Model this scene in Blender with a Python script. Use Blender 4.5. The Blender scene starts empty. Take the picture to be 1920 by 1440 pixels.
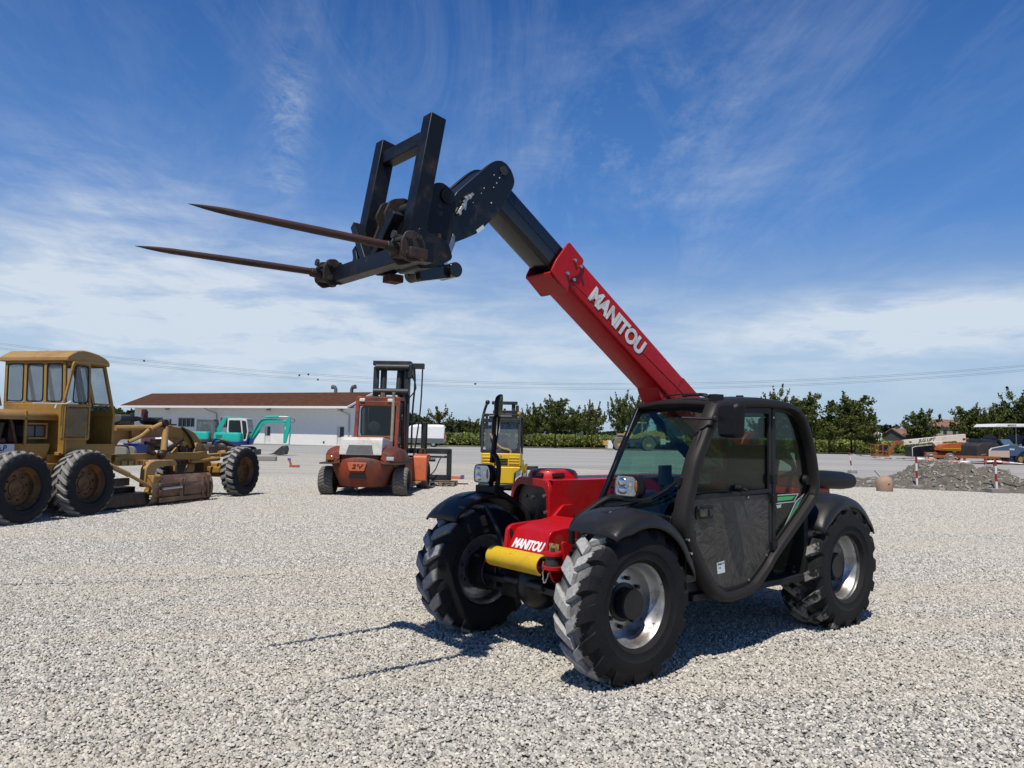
import bpy, bmesh, math, random
import numpy as np
from mathutils import Vector, Matrix, Euler, noise as mnoise
random.seed(7)
SC = bpy.context.scene
COL = SC.collection
R = math.radians
V = Vector
PI = math.pi

# ------------------------------------------------------------------ helpers
class MB:
    """collects shapes; build() links them as ONE mesh object"""
    def __init__(s): s.v = []; s.f = []; s.m = []
    def add(s, vs, fs, m=0):
        o = len(s.v); s.v += [tuple(p) for p in vs]
        s.f += [tuple(i + o for i in f) for f in fs]; s.m += [m] * len(fs)
    def hexa(s, p, m=0):
        s.add(p, [(3,2,1,0),(4,5,6,7),(0,1,5,4),(1,2,6,5),(2,3,7,6),(3,0,4,7)], m)
    def box(s, c, d, rot=None, m=0):
        x,y,z = d[0]/2, d[1]/2, d[2]/2
        P = [V(q) for q in ((-x,-y,-z),(x,-y,-z),(x,y,-z),(-x,y,-z),(-x,-y,z),(x,-y,z),(x,y,z),(-x,y,z))]
        if rot is not None:
            M = Euler(rot).to_matrix(); P = [M @ q for q in P]
        s.hexa([q + V(c) for q in P], m)
    def bb(s, x0,x1,y0,y1,z0,z1, m=0):
        s.box(((x0+x1)/2,(y0+y1)/2,(z0+z1)/2),(abs(x1-x0),abs(y1-y0),abs(z1-z0)),None,m)
    def beam(s, p0, p1, w, h, up=(0,0,1), m=0, w1=None, h1=None):
        p0, p1 = V(p0), V(p1); d = (p1-p0).normalized(); up = V(up)
        if abs(d.dot(up)) > .98: up = V((1,0,0))
        a = d.cross(up).normalized(); b = a.cross(d)
        w1 = w1 or w; h1 = h1 or h
        q = []
        for p,ww,hh in ((p0,w,h),(p1,w1,h1)):
            q += [p-a*ww/2-b*hh/2, p+a*ww/2-b*hh/2, p+a*ww/2+b*hh/2, p-a*ww/2+b*hh/2]
        s.hexa(q, m)
    def loft(s, rings, closed=True, caps=True, m=0):
        n = len(rings[0]); vs = [p for r in rings for p in r]; fs = []
        for k in range(len(rings)-1):
            for i in range(n if closed else n-1):
                j = (i+1) % n
                fs.append((k*n+i, k*n+j, (k+1)*n+j, (k+1)*n+i))
        if caps and closed:
            fs.append(tuple(range(n))[::-1]); fs.append(tuple((len(rings)-1)*n+i for i in range(n)))
        s.add(vs, fs, m)
    def cyl(s, p0, p1, r0, r1=None, n=16, m=0, caps=True):
        p0, p1 = V(p0), V(p1); d = (p1-p0).normalized()
        u = V((0,0,1)) if abs(d.z) < .9 else V((1,0,0))
        a = d.cross(u).normalized(); b = d.cross(a); r1 = r0 if r1 is None else r1
        rr = [[p + (a*math.cos(2*PI*i/n)+b*math.sin(2*PI*i/n))*r for i in range(n)] for p,r in ((p0,r0),(p1,r1))]
        s.loft(rr, True, caps, m)
    def tube(s, pts, r, n=8, m=0, smooth=0):
        pts = [V(p) for p in pts]
        if smooth: pts = curve(pts, smooth)
        if isinstance(r,(list,tuple)) and len(r) != len(pts): r = list(np.interp(np.linspace(0,1,len(pts)),np.linspace(0,1,len(r)),r))
        rings = []; prev = None
        for i,p in enumerate(pts):
            d = ((pts[i+1] if i < len(pts)-1 else p) - (pts[i-1] if i else p)).normalized()
            if prev is None:
                u = V((0,0,1)) if abs(d.z) < .9 else V((1,0,0)); a = d.cross(u).normalized()
            else:
                a = (prev - d*prev.dot(d)).normalized()
            prev = a; b = d.cross(a); rr = r[i] if isinstance(r, (list,tuple)) else r
            rings.append([p + (a*math.cos(2*PI*k/n)+b*math.sin(2*PI*k/n))*rr for k in range(n)])
        s.loft(rings, True, True, m)
    def prism(s, poly, ax, a, b, m=0):
        def P(q, h): return {'x':(h,q[0],q[1]), 'y':(q[0],h,q[1]), 'z':(q[0],q[1],h)}[ax]
        n = len(poly); vs = [P(q,a) for q in poly]+[P(q,b) for q in poly]
        fs = [tuple(range(n)), tuple(range(2*n-1,n-1,-1))]+[(i,i+n,(i+1)%n+n,(i+1)%n) for i in range(n)]
        s.add(vs, fs, m)
    def ring(s, outer, inner, ax, a, b, m=0, N=64):
        o, i = resample(outer,N), resample(inner,N)
        def P(q, h): return {'x':(h,q[0],q[1]), 'y':(q[0],h,q[1]), 'z':(q[0],q[1],h)}[ax]
        vs = [P(q,a) for q in o]+[P(q,b) for q in o]+[P(q,a) for q in i]+[P(q,b) for q in i]; fs = []
        for k in range(N):
            j = (k+1)%N
            fs += [(k,k+N,j+N,j),(k+2*N,j+2*N,j+3*N,k+3*N),(k,j,j+2*N,k+2*N),(k+N,k+3*N,j+3*N,j+N)]
        s.add(vs, fs, m)
    def lathe(s, prof, org, axis='y', n=32, m=0, a0=0, a1=2*PI):
        org = V(org); full = abs(a1-a0-2*PI) < 1e-6; nn = n if full else n+1; rings = []
        for i in range(nn):
            t = a0+(a1-a0)*i/n; c,q = math.cos(t), math.sin(t)
            rings.append([org+V({'y':(r*c,h,r*q),'z':(r*c,r*q,h),'x':(h,r*c,r*q)}[axis]) for r,h in prof])
        k = len(prof); vs = [p for r in rings for p in r]; fs = []
        for i in range(n):
            j = (i+1)%nn
            for q in range(k-1): fs.append((i*k+q, i*k+q+1, j*k+q+1, j*k+q))
        s.add(vs, fs, m)
    def ball(s, c, r, n=12, k=8, m=0):
        c = V(c); r = V(r) if not isinstance(r,(int,float)) else V((r,r,r))
        prof = [(math.sin(PI*i/k), -math.cos(PI*i/k)) for i in range(k+1)]
        vs = []; fs = []
        for i in range(n):
            t = 2*PI*i/n
            for a,h in prof: vs.append(c+V((a*math.cos(t)*r.x, a*math.sin(t)*r.y, h*r.z)))
        for i in range(n):
            j = (i+1)%n
            for q in range(k): fs.append((i*(k+1)+q, j*(k+1)+q, j*(k+1)+q+1, i*(k+1)+q+1))
        s.add(vs, fs, m)
    def build(s, name, mats, parent=None, bevel=0, ang=35, loc=None, fix=True, seg=2):
        me = bpy.data.meshes.new(name)
        me.from_pydata([tuple(p) for p in s.v], [], s.f)
        mats = mats if isinstance(mats,(list,tuple)) else [mats]
        for q in mats: me.materials.append(q)
        me.polygons.foreach_set('material_index', s.m)
        if fix:
            bm = bmesh.new(); bm.from_mesh(me)
            bmesh.ops.recalc_face_normals(bm, faces=bm.faces); bm.to_mesh(me); bm.free()
        me.polygons.foreach_set('use_smooth', [True]*len(me.polygons))
        me.set_sharp_from_angle(angle=R(ang)); me.update()
        o = bpy.data.objects.new(name, me); COL.objects.link(o)
        if parent: o.parent = parent
        if loc is not None: o.location = loc
        if bevel:
            b = o.modifiers.new('bevel','BEVEL'); b.width = bevel; b.segments = seg
            b.limit_method = 'ANGLE'; b.angle_limit = R(40); b.harden_normals = False
        return o

    def each(s, name, mats, parent=None, **k):
        """every separate piece collected becomes an object of its own"""
        p = list(range(len(s.v)))
        def fd(i):
            while p[i] != i: p[i] = p[p[i]]; i = p[i]
            return i
        for f in s.f:
            for i in f[1:]: p[fd(i)] = fd(f[0])
        gr = {}
        for f,m in zip(s.f,s.m): gr.setdefault(fd(f[0]),[]).append((f,m))
        out = []
        for g in gr.values():
            q = MB(); ids = sorted({i for f,_ in g for i in f}); mp = {i:n for n,i in enumerate(ids)}
            q.v = [s.v[i] for i in ids]; q.f = [tuple(mp[i] for i in f) for f,_ in g]; q.m = [m for _,m in g]
            out.append(q.build(name, mats, parent, **k))
        return out

def curve(pts, k):
    out = []; n = len(pts)
    for i in range(n-1):
        p0,p1,p2,p3 = pts[max(i-1,0)],pts[i],pts[i+1],pts[min(i+2,n-1)]
        for j in range(k):
            t = j/k
            out.append(.5*((2*p1)+(p2-p0)*t+(2*p0-5*p1+4*p2-p3)*t*t+(3*p1-p0-3*p2+p3)*t**3))
    out.append(pts[-1]); return out
def resample(poly, N):
    P = [V((p[0],p[1],0)) for p in poly]; P.append(P[0])
    L = [0]
    for i in range(len(P)-1): L.append(L[-1]+(P[i+1]-P[i]).length)
    out = []; k = 0
    for i in range(N):
        d = L[-1]*i/N
        while L[k+1] < d: k += 1
        t = (d-L[k])/max(L[k+1]-L[k],1e-9); q = P[k].lerp(P[k+1],t); out.append((q.x,q.y))
    return out
def rrect(x0,x1,z0,z1,r,k=4):
    out = []
    for cx,cz,a in ((x1-r,z1-r,0),(x0+r,z1-r,90),(x0+r,z0+r,180),(x1-r,z0+r,270)):
        for i in range(k+1): out.append((cx+r*math.cos(R(a+90*i/k)), cz+r*math.sin(R(a+90*i/k))))
    return out
def rounded(poly, r, k=4):
    """round every corner of a 2-d polygon"""
    out = []; n = len(poly)
    for i in range(n):
        p,a,b = V(poly[i]),V(poly[i-1]),V(poly[(i+1)%n])
        u,w = (a-p),(b-p); q = min(r,u.length*.45,w.length*.45)
        s,e = p+u.normalized()*q, p+w.normalized()*q
        for j in range(k+1):
            t = j/k; out.append(tuple(((1-t)**2*s+2*t*(1-t)*p+t*t*e)))
    return out
def tag(o, label=None, cat=None, group=None, kind=None):
    if label: o['label'] = label
    if cat: o['category'] = cat
    if group: o['group'] = group
    if kind: o['kind'] = kind
    return o
def thing(name, label, cat, loc=(0,0,0), rz=0, group=None):
    o = bpy.data.objects.new(name, None); COL.objects.link(o)
    o.empty_display_size = .3; o.location = loc; o.rotation_euler = (0,0,rz)
    return tag(o, label, cat, group)
def dup(o, parent=None):
    c = o.copy(); COL.objects.link(c)
    if parent: c.parent = parent
    for ch in list(o.children): dup(ch, c)
    return c
def lettering(s, size, M, mat, parent, extrude=.002, shear=.0, bold=.0, space=1.0, name='lettering', xs=1.0):
    cu = bpy.data.curves.new(name,'FONT'); cu.body = s; cu.size = size; cu.extrude = extrude
    cu.shear = shear; cu.offset = bold; cu.space_character = space; cu.align_x = 'CENTER'; cu.align_y = 'CENTER'
    tmp = bpy.data.objects.new('tmp', cu); COL.objects.link(tmp)
    dg = bpy.context.evaluated_depsgraph_get()
    me = bpy.data.meshes.new_from_object(tmp.evaluated_get(dg))
    bpy.data.objects.remove(tmp)
    me.transform(M @ Matrix.Diagonal((xs,1,1,1))); me.name = name
    me.materials.clear(); me.materials.append(mat)
    o = bpy.data.objects.new(name, me); COL.objects.link(o)
    if parent: o.parent = parent
    return o
def frame(org, right, up):
    r = V(right).normalized(); u = V(up); n = r.cross(u).normalized(); u = n.cross(r)
    M = Matrix.Identity(4)
    for i in range(3): M[i][0]=r[i]; M[i][1]=u[i]; M[i][2]=n[i]; M[i][3]=org[i]
    return M

# ------------------------------------------------------------------ materials
def newmat(name):
    m = bpy.data.materials.new(name); m.use_nodes = True
    nt = m.node_tree; nt.nodes.clear()
    out = nt.nodes.new('ShaderNodeOutputMaterial')
    return m, nt, out
def nd(nt, t, **kw):
    n = nt.nodes.new('ShaderNode'+t)
    for k,v in kw.items():
        if k in n.inputs.keys() if hasattr(n.inputs,'keys') else False: n.inputs[k].default_value = v
        else: setattr(n, k, v)
    return n
def c4(c): return (c[0],c[1],c[2],1)
def ramp(nt, src, p0, p1, c0=(0,0,0,1), c1=(1,1,1,1)):
    r = nt.nodes.new('ShaderNodeValToRGB'); r.color_ramp.elements[0].position = p0; r.color_ramp.elements[1].position = p1
    r.color_ramp.elements[0].color = c0; r.color_ramp.elements[1].color = c1
    nt.links.new(src, r.inputs[0]); return r.outputs[0]
def stops(cr, spec):
    """set all stops of a colour ramp"""
    spec = sorted(spec)
    while len(cr.elements) < len(spec): cr.elements.new(.5)
    for i,(p,c) in enumerate(spec): cr.elements[i].position = p
    for i,(p,c) in enumerate(spec): cr.elements[i].color = c
def mixc(nt, f, a, b):
    n = nt.nodes.new('ShaderNodeMix'); n.data_type = 'RGBA'
    for s,v in ((0,f),(6,a),(7,b)):
        if hasattr(v,'is_linked') or hasattr(v,'links'): nt.links.new(v, n.inputs[s])
        else: n.inputs[s].default_value = v if s == 0 else c4(v)
    return n.outputs[2]
def noise(nt, vec, scale, detail=5, rough=.6, dist=0):
    n = nt.nodes.new('ShaderNodeTexNoise'); n.inputs['Scale'].default_value = scale
    n.inputs['Detail'].default_value = detail; n.inputs['Roughness'].default_value = rough
    n.inputs['Distortion'].default_value = dist
    if vec is not None: nt.links.new(vec, n.inputs['Vector'])
    return n.outputs[0]
def objco(nt, scale=None):
    t = nt.nodes.new('ShaderNodeTexCoord'); o = t.outputs['Object']
    if scale:
        mp = nt.nodes.new('ShaderNodeMapping'); mp.inputs['Scale'].default_value = scale
        nt.links.new(o, mp.inputs[0]); o = mp.outputs[0]
    return o
def math_(nt, op, a, b=None, clamp=False):
    n = nt.nodes.new('ShaderNodeMath'); n.operation = op; n.use_clamp = clamp
    for i,v in enumerate((a,b)):
        if v is None: continue
        if isinstance(v,(int,float)): n.inputs[i].default_value = v
        else: nt.links.new(v, n.inputs[i])
    return n.outputs[0]
def surf(name, col, rough=.5, metal=0, var=.25, col2=None, amt=.0, scale=3, fine=30, bump=.0, bscale=60, coat=0, spec=.5,
         col3=None, amt3=0, scale3=8, stretch=None, rvar=.15):
    """principled surface: base colour with soft variation, a second colour in noisy patches (dust, rust) and a third (chips)"""
    m, nt, out = newmat(name); L = nt.links
    b = nd(nt,'BsdfPrincipled'); L.new(b.outputs[0], out.inputs[0])
    co = objco(nt, stretch)
    n1 = noise(nt, co, scale, 6, .65); n2 = noise(nt, co, fine, 4, .6)
    dark = tuple(x*(1-var) for x in col); c = mixc(nt, ramp(nt,n2,.3,.7), dark, tuple(min(1,x*(1+var*.5)) for x in col))
    if col2: c = mixc(nt, ramp(nt, n1, .62-amt*.5, .78-amt*.35), c, col2)
    if col3:
        n3 = noise(nt, co, scale3, 8, .75); c = mixc(nt, ramp(nt, n3, .66-amt3*.3, .70-amt3*.3), c, col3)
    L.new(c, b.inputs['Base Color'])
    b.inputs['Metallic'].default_value = metal; b.inputs['Specular IOR Level'].default_value = spec
    rr = nt.nodes.new('ShaderNodeMapRange'); rr.inputs[3].default_value = max(.02,rough-rvar); rr.inputs[4].default_value = min(1,rough+rvar)
    L.new(n1, rr.inputs[0]); L.new(rr.outputs[0], b.inputs['Roughness'])
    if coat: b.inputs['Coat Weight'].default_value = coat; b.inputs['Coat Roughness'].default_value = .08
    if bump:
        bp = nd(nt,'Bump'); bp.inputs['Strength'].default_value = bump; bp.inputs['Distance'].default_value = .01
        L.new(noise(nt, co, bscale, 4, .6), bp.inputs['Height']); L.new(bp.outputs[0], b.inputs['Normal'])
    return m
def glass(name, tint, gloss=1.0, rough=.02, haze=0, hazecol=(.1,.1,.1)):
    m, nt, out = newmat(name); L = nt.links
    t = nd(nt,'BsdfTransparent'); t.inputs[0].default_value = c4(tint)
    g = nd(nt,'BsdfGlossy'); g.inputs['Roughness'].default_value = rough
    f = nd(nt,'LayerWeight'); f.inputs[0].default_value = .5
    fr = math_(nt,'ADD', math_(nt,'MULTIPLY', math_(nt,'POWER',f.outputs['Facing'],4.0), .85), .045)
    mx = nd(nt,'MixShader'); L.new(math_(nt,'MULTIPLY',fr,gloss,True), mx.inputs[0]); L.new(t.outputs[0], mx.inputs[1]); L.new(g.outputs[0], mx.inputs[2])
    o = mx.outputs[0]
    if haze:
        d = nd(nt,'BsdfDiffuse'); d.inputs[0].default_value = c4(hazecol)
        m2 = nd(nt,'MixShader'); L.new(ramp(nt, noise(nt,objco(nt),4,6,.65),.3,.8,(haze*.5,)*3+(1,),(haze,)*3+(1,)), m2.inputs[0])
        L.new(o, m2.inputs[1]); L.new(d.outputs[0], m2.inputs[2]); o = m2.outputs[0]
    L.new(o, out.inputs[0]); return m
def rubber(name, col=(.018,.018,.020), mud=(.34,.33,.32), r0=.47, amt=.5, amt_side=.0, tan=(.040,.037,.032), ymax=0):
    """tyre rubber; dried pale mud sits on the tread, above radius r0 from the wheel's own axle"""
    m, nt, out = newmat(name); L = nt.links
    b = nd(nt,'BsdfPrincipled'); L.new(b.outputs[0], out.inputs[0])
    co = objco(nt); sp = nd(nt,'SeparateXYZ'); L.new(co, sp.inputs[0])
    rad = math_(nt,'SQRT', math_(nt,'ADD', math_(nt,'MULTIPLY',sp.outputs[0],sp.outputs[0]), math_(nt,'MULTIPLY',sp.outputs[2],sp.outputs[2])))
    up = ramp(nt, math_(nt,'SUBTRACT',rad,r0-.5), .495, .515)
    n1 = noise(nt, co, 9, 8, .7); n2 = noise(nt, co, 90, 4, .6)
    c = mixc(nt, ramp(nt,n2,.3,.75), col, tuple(x*1.8 for x in col))
    c = mixc(nt, math_(nt,'MULTIPLY',ramp(nt,noise(nt,co,3.2,6,.6),.4,.75),.35+amt_side), c, tan)
    f = math_(nt,'MULTIPLY', ramp(nt,n1,.70-amt*.45,.74-amt*.40), up)
    if ymax:
        yy = math_(nt,'ADD', sp.outputs[1], math_(nt,'MULTIPLY',noise(nt,co,14,6,.7),.16))
        f = math_(nt,'MULTIPLY', f, ramp(nt, yy, ymax+.08, ymax+.09, (1,1,1,1), (0,0,0,1)))
    mudc = mixc(nt, ramp(nt,noise(nt,co,40,5,.65),.3,.7), tuple(x*.55 for x in mud), mud)
    c = mixc(nt, f, c, mudc); L.new(c, b.inputs['Base Color'])
    b.inputs['Roughness'].default_value = .75; b.inputs['Specular IOR Level'].default_value = .18
    bp = nd(nt,'Bump'); bp.inputs['Strength'].default_value = .5; bp.inputs['Distance'].default_value = .006
    L.new(math_(nt,'ADD',noise(nt,co,70,5,.65),math_(nt,'MULTIPLY',f,1.2)), bp.inputs['Height']); L.new(bp.outputs[0], b.inputs['Normal'])
    return m
# ------------------------------------------------------------------ camera, sun, sky
FPX, HC, YH, ROLL = 1443.0, 1.61, 814.0, .019
pitch = math.atan((YH-720)/FPX)
cam = bpy.data.objects.new('camera', bpy.data.cameras.new('camera')); COL.objects.link(cam); SC.camera = cam
cam.data.sensor_width = 36; cam.data.lens = FPX/1920*36; cam.data.clip_end = 6000; cam.data.clip_start = .05
fw = V((0,math.cos(pitch),math.sin(pitch))); r0 = V((1,0,0)); u0 = V((0,-math.sin(pitch),math.cos(pitch)))
rr_ = r0*math.cos(ROLL)+u0*math.sin(ROLL); uu_ = u0*math.cos(ROLL)-r0*math.sin(ROLL)
Mc = Matrix.Identity(4)
for i in range(3): Mc[i][0]=rr_[i]; Mc[i][1]=uu_[i]; Mc[i][2]=-fw[i]
Mc.translation = V((0,0,HC)); cam.matrix_world = Mc

SUN_AZ, SUN_EL = R(253.6), R(63)
sd = V((math.cos(SUN_AZ)*math.cos(SUN_EL), math.sin(SUN_AZ)*math.cos(SUN_EL), math.sin(SUN_EL)))
sl = bpy.data.lights.new('sun','SUN'); sl.energy = 4.3; sl.angle = R(.53); sl.color = (1,.945,.85)
so = bpy.data.objects.new('sun', sl); COL.objects.link(so); so.rotation_euler = sd.to_track_quat('Z','Y').to_euler(); so.location = sd*60

W = bpy.data.worlds.new('World'); SC.world = W; W.use_nodes = True
nt = W.node_tree; nt.nodes.clear(); L = nt.links
wo = nt.nodes.new('ShaderNodeOutputWorld'); bg = nt.nodes.new('ShaderNodeBackground'); L.new(bg.outputs[0], wo.inputs[0])
sky = nt.nodes.new('ShaderNodeTexSky'); sky.sky_type = 'NISHITA'; sky.sun_disc = False
sky.sun_elevation = SUN_EL; sky.sun_rotation = R(90)-SUN_AZ; sky.altitude = 30; sky.air_density = 1.1; sky.dust_density = .35; sky.ozone_density = 3.0
hs = nt.nodes.new('ShaderNodeHueSaturation'); hs.inputs['Saturation'].default_value = 1.18; hs.inputs['Value'].default_value = 1.0
L.new(sky.outputs[0], hs.inputs['Color'])
tc = nt.nodes.new('ShaderNodeTexCoord'); sp = nt.nodes.new('ShaderNodeSeparateXYZ'); L.new(tc.outputs['Generated'], sp.inputs[0])
el = math_(nt,'MAXIMUM', sp.outputs[2], .0)
# cirrus sheet: a flat layer high up, seen along the direction of view
den = math_(nt,'ADD', el, .10)
cb = nt.nodes.new('ShaderNodeCombineXYZ'); L.new(math_(nt,'DIVIDE',sp.outputs[0],den), cb.inputs[0]); L.new(math_(nt,'DIVIDE',sp.outputs[1],den), cb.inputs[1])
def layer(rot, scl, nscale, lo, hi, det=8, rough=.62, dist=.6, loc=(0,0,0)):
    mp = nt.nodes.new('ShaderNodeMapping'); mp.inputs['Rotation'].default_value = (0,0,R(rot)); mp.inputs['Scale'].default_value = scl; mp.inputs['Location'].default_value = loc
    L.new(cb.outputs[0], mp.inputs[0]); return ramp(nt, noise(nt, mp.outputs[0], nscale, det, rough, dist), lo, hi)
wisp = layer(62,(1,.22,1),1.5,.48,.90,12,.70,1.6,(3.1,1.2,0))
wisp2 = layer(-30,(1,.24,1),1.6,.50,.92,12,.72,1.8,(7.7,4.2,0))
veil = layer(15,(.6,.4,1),.55,.42,.82,6,.55,.5,(1.3,8.1,0))
patch = layer(0,(1,1,1),.45,.35,.68,4,.5,.2,(4.4,2.0,0))
w_all = math_(nt,'ADD', math_(nt,'MULTIPLY',math_(nt,'ADD',wisp,wisp2),math_(nt,'ADD',math_(nt,'MULTIPLY',patch,.8),.12)), math_(nt,'MULTIPLY',veil,.10), True)
# thin cloud bank low over the horizon, thicker to the left
def spot(az, elv, wa, we, pw=1.0):
    """soft patch of sky centred on a compass direction (degrees right of +Y) and an elevation"""
    a = nt.nodes.new('ShaderNodeMath'); a.operation='ARCTAN2'; L.new(sp.outputs[0], a.inputs[0]); L.new(sp.outputs[1], a.inputs[1])
    e = nt.nodes.new('ShaderNodeMath'); e.operation='ARCSINE'; L.new(sp.outputs[2], e.inputs[0])
    da = math_(nt,'DIVIDE', math_(nt,'SUBTRACT',a.outputs[0],R(az)), R(wa)); de = math_(nt,'DIVIDE', math_(nt,'SUBTRACT',e.outputs[0],R(elv)), R(we))
    q = math_(nt,'ADD', math_(nt,'MULTIPLY',da,da), math_(nt,'MULTIPLY',de,de))
    return math_(nt,'MULTIPLY', math_(nt,'POWER', 2.718, math_(nt,'MULTIPLY',q,-1)), pw)
mist = layer(8,(.25,1,1),.8,.30,.75,8,.6,.8,(2.2,5.5,0))
bank = math_(nt,'ADD', spot(-24,8.0,19,5.2,1.15), spot(28,7.8,9,1.9,1.7))
bank = math_(nt,'ADD', bank, math_(nt,'MULTIPLY', spot(-17,21,1.6,6,.55), layer(35,(1,.6,1),4.5,.42,.78,12,.75,2.5,(1,2,0))))
bank = math_(nt,'ADD', bank, math_(nt,'MULTIPLY', spot(9,20,13,8,.55), layer(40,(1,.3,1),1.9,.44,.82,12,.72,1.4,(4,2,0))))
bank = math_(nt,'ADD', bank, math_(nt,'MULTIPLY', spot(-28,15,8,4.5,.5), layer(80,(1,.35,1),1.7,.40,.82,12,.72,1.2,(6,3,0))))
bank = math_(nt,'ADD', bank, spot(3,5.0,36,4.2,.75))
mp = nt.nodes.new('ShaderNodeMapping'); mp.inputs['Scale'].default_value = (1,1,4.5); L.new(tc.outputs['Generated'], mp.inputs[0])
puff = ramp(nt, noise(nt, mp.outputs[0], 9, 9, .62, .3), .38, .68)
bank = math_(nt,'MULTIPLY', bank, math_(nt,'ADD', math_(nt,'MULTIPLY',puff,.72), .34), True)
fade = ramp(nt, el, .01, .12)
cov = math_(nt,'ADD', math_(nt,'MULTIPLY', math_(nt,'MULTIPLY', w_all, .26), fade), bank, True)
tint = mixc(nt, ramp(nt, el, .0, .30), (8.2,9.6,11.2), (9.4,10.2,11.2))
gr = nt.nodes.new('ShaderNodeValToRGB'); cr = gr.color_ramp
stops(cr, ((0,(.47,.65,.84,1)),(1,(.008,.045,.18,1)),(.09,(.41,.61,.88,1)),(.26,(.105,.295,.74,1)),(.52,(.022,.120,.430,1))))
L.new(el, gr.inputs[0])
g10 = nt.nodes.new('ShaderNodeVectorMath'); g10.operation = 'SCALE'; g10.inputs['Scale'].default_value = 11.5; L.new(gr.outputs[0], g10.inputs[0])
blue = mixc(nt, .85, hs.outputs['Color'], g10.outputs[0])
skyc = mixc(nt, math_(nt,'MINIMUM',cov,.92), blue, tint)
L.new(skyc, bg.inputs[0]); bg.inputs[1].default_value = .075
vs_ = SC.view_settings; vs_.view_transform = 'Standard'; vs_.look = 'None'; vs_.exposure = 0; vs_.gamma = 1
SC.render.engine = 'CYCLES'; SC.cycles.max_bounces = 6; SC.cycles.transparent_max_bounces = 16; SC.cycles.use_denoising = True
SC.cycles.caustics_reflective = False; SC.cycles.caustics_refractive = False

# ------------------------------------------------------------------ palette
M = {}
M['red'] = surf('red_paint',(.47,.008,.012),.42,0,.14,(.26,.035,.030),.14,1.3,25,coat=.05,spec=.28,col3=(.30,.07,.05),amt3=.05,scale3=11)
M['red_dull'] = surf('dull_red_paint',(.42,.035,.02),.45,0,.2,(.2,.05,.03),.1)
M['black'] = surf('black_paint',(.004,.005,.0075),.38,0,.3,(.05,.04,.035),.10,4,40,col3=(.10,.045,.025),amt3=.05,scale3=14)
M['black_gloss'] = surf('black_gloss_paint',(.008,.009,.013),.22,0,.2,(.12,.11,.08),.04,2.2,20,coat=.3)
M['black_plastic'] = surf('black_plastic',(.010,.010,.011),.5,0,.15,(.022,.021,.020),.15,spec=.25,scale=3,fine=60,bump=.15,bscale=250)#,3,60,bump=.15,bscale=250)
M['fender'] = surf('fender_plastic',(.017,.017,.0175),.40,0,.12,(.036,.035,.034),.20,spec=.35,scale=2.5,fine=60,bump=.1,bscale=220)#,2.5,60,bump=.1,bscale=220)
M['cab_frame'] = surf('cab_frame_paint',(.021,.0185,.0175),.5,0,.1,(.034,.030,.028),.15,spec=.22,scale=2,fine=40)#,2,40)
M['black_dark'] = surf('dark_interior',(.006,.006,.007),.7,0,.2)
M['navy_dark'] = surf('navy_interior',(.012,.016,.026),.6,0,.2)
M['seal'] = surf('rubber_seal',(.008,.008,.009),.6,0,.1)
M['steel'] = surf('bare_steel',(.55,.55,.54),.32,.9,.15,(.2,.15,.1),.1)
M['rim_silver'] = surf('silver_rim_paint',(.54,.55,.56),.36,.75,.08,(.20,.16,.13),.22,4,40,col3=(.12,.065,.04),amt3=.20,scale3=10)
M['rust'] = surf('rust',(.115,.045,.025),.8,0,.4,(.05,.025,.02),.4,9,50,bump=.4)
M['rust_tine'] = surf('rusty_tine_steel',(.10,.042,.028),.55,.2,.35,(.045,.028,.026),.45,6,50,bump=.2,stretch=(1,6,6))
M['rust_bracket'] = surf('rusty_bracket',(.030,.024,.022),.6,.1,.4,(.065,.030,.020),.3,12,60,bump=.3)
M['fork_black'] = surf('worn_black_paint',(.0075,.009,.013),.42,0,.3,(.030,.026,.024),.2,5,50,spec=.3,col3=(.11,.04,.02),amt3=.12,scale3=10)
M['yellow'] = surf('yellow_paint',(.70,.44,.012),.45,0,.1,(.45,.28,.03),.1,4,40,col3=(.16,.06,.02),amt3=.04,scale3=9)
M['white_vinyl'] = surf('white_vinyl',(.82,.82,.82),.5,0,.04)
M['worn_vinyl'] = surf('worn_silver_vinyl',(.80,.80,.80),.45,.0,.06,(.50,.48,.45),.30,14,60)
M['green_vinyl'] = surf('green_vinyl',(.06,.44,.13),.4,0,.05)
M['grey_vinyl'] = surf('grey_vinyl',(.55,.57,.58),.4,.2,.05)
M['paper'] = surf('sticker_paper',(.72,.76,.78),.6,0,.04)
M['ink'] = surf('ink',(.02,.02,.025),.6,0,.1)
M['amber'] = surf('amber_lens',(.30,.10,.02),.2,0,.1,coat=.5)
M['lens'] = glass('clear_lens',(.9,.93,.96),1.6)
M['chrome'] = surf('lamp_reflector',(.80,.81,.84),.09,1,.05)
M['mirror_glass'] = surf('mirror_glass',(.82,.84,.86),.05,1,.02)
M['ws_glass'] = glass('green_tinted_glass',(.60,.755,.70),1.25)
M['side_glass'] = glass('smoked_glass',(.68,.76,.70),.62,.03,.02,(.10,.10,.085))
M['dark_glass'] = glass('dark_cab_glass',(.40,.45,.45),1.2)
M['clear_glass'] = glass('dusty_window_glass',(.80,.83,.84),1.0,.05,.30,(.30,.32,.34))
M['seat'] = surf('seat_vinyl',(.016,.022,.020),.6,0,.2)
M['tyre'] = rubber('tyre_rubber',col=(.010,.010,.012),amt=.25)
M['tyre_mud'] = rubber('muddy_tyre_rubber',col=(.009,.009,.011),r0=.484,amt=.98,mud=(.50,.49,.475),ymax=.075)
M['tyre_mid'] = rubber('dusty_tyre_rubber',col=(.011,.011,.013),r0=.492,amt=1.1,mud=(.36,.36,.36))
M['tyre_rear'] = rubber('worn_tyre_rubber',col=(.012,.012,.013),r0=.498,amt=.55,mud=(.34,.33,.31))
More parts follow.
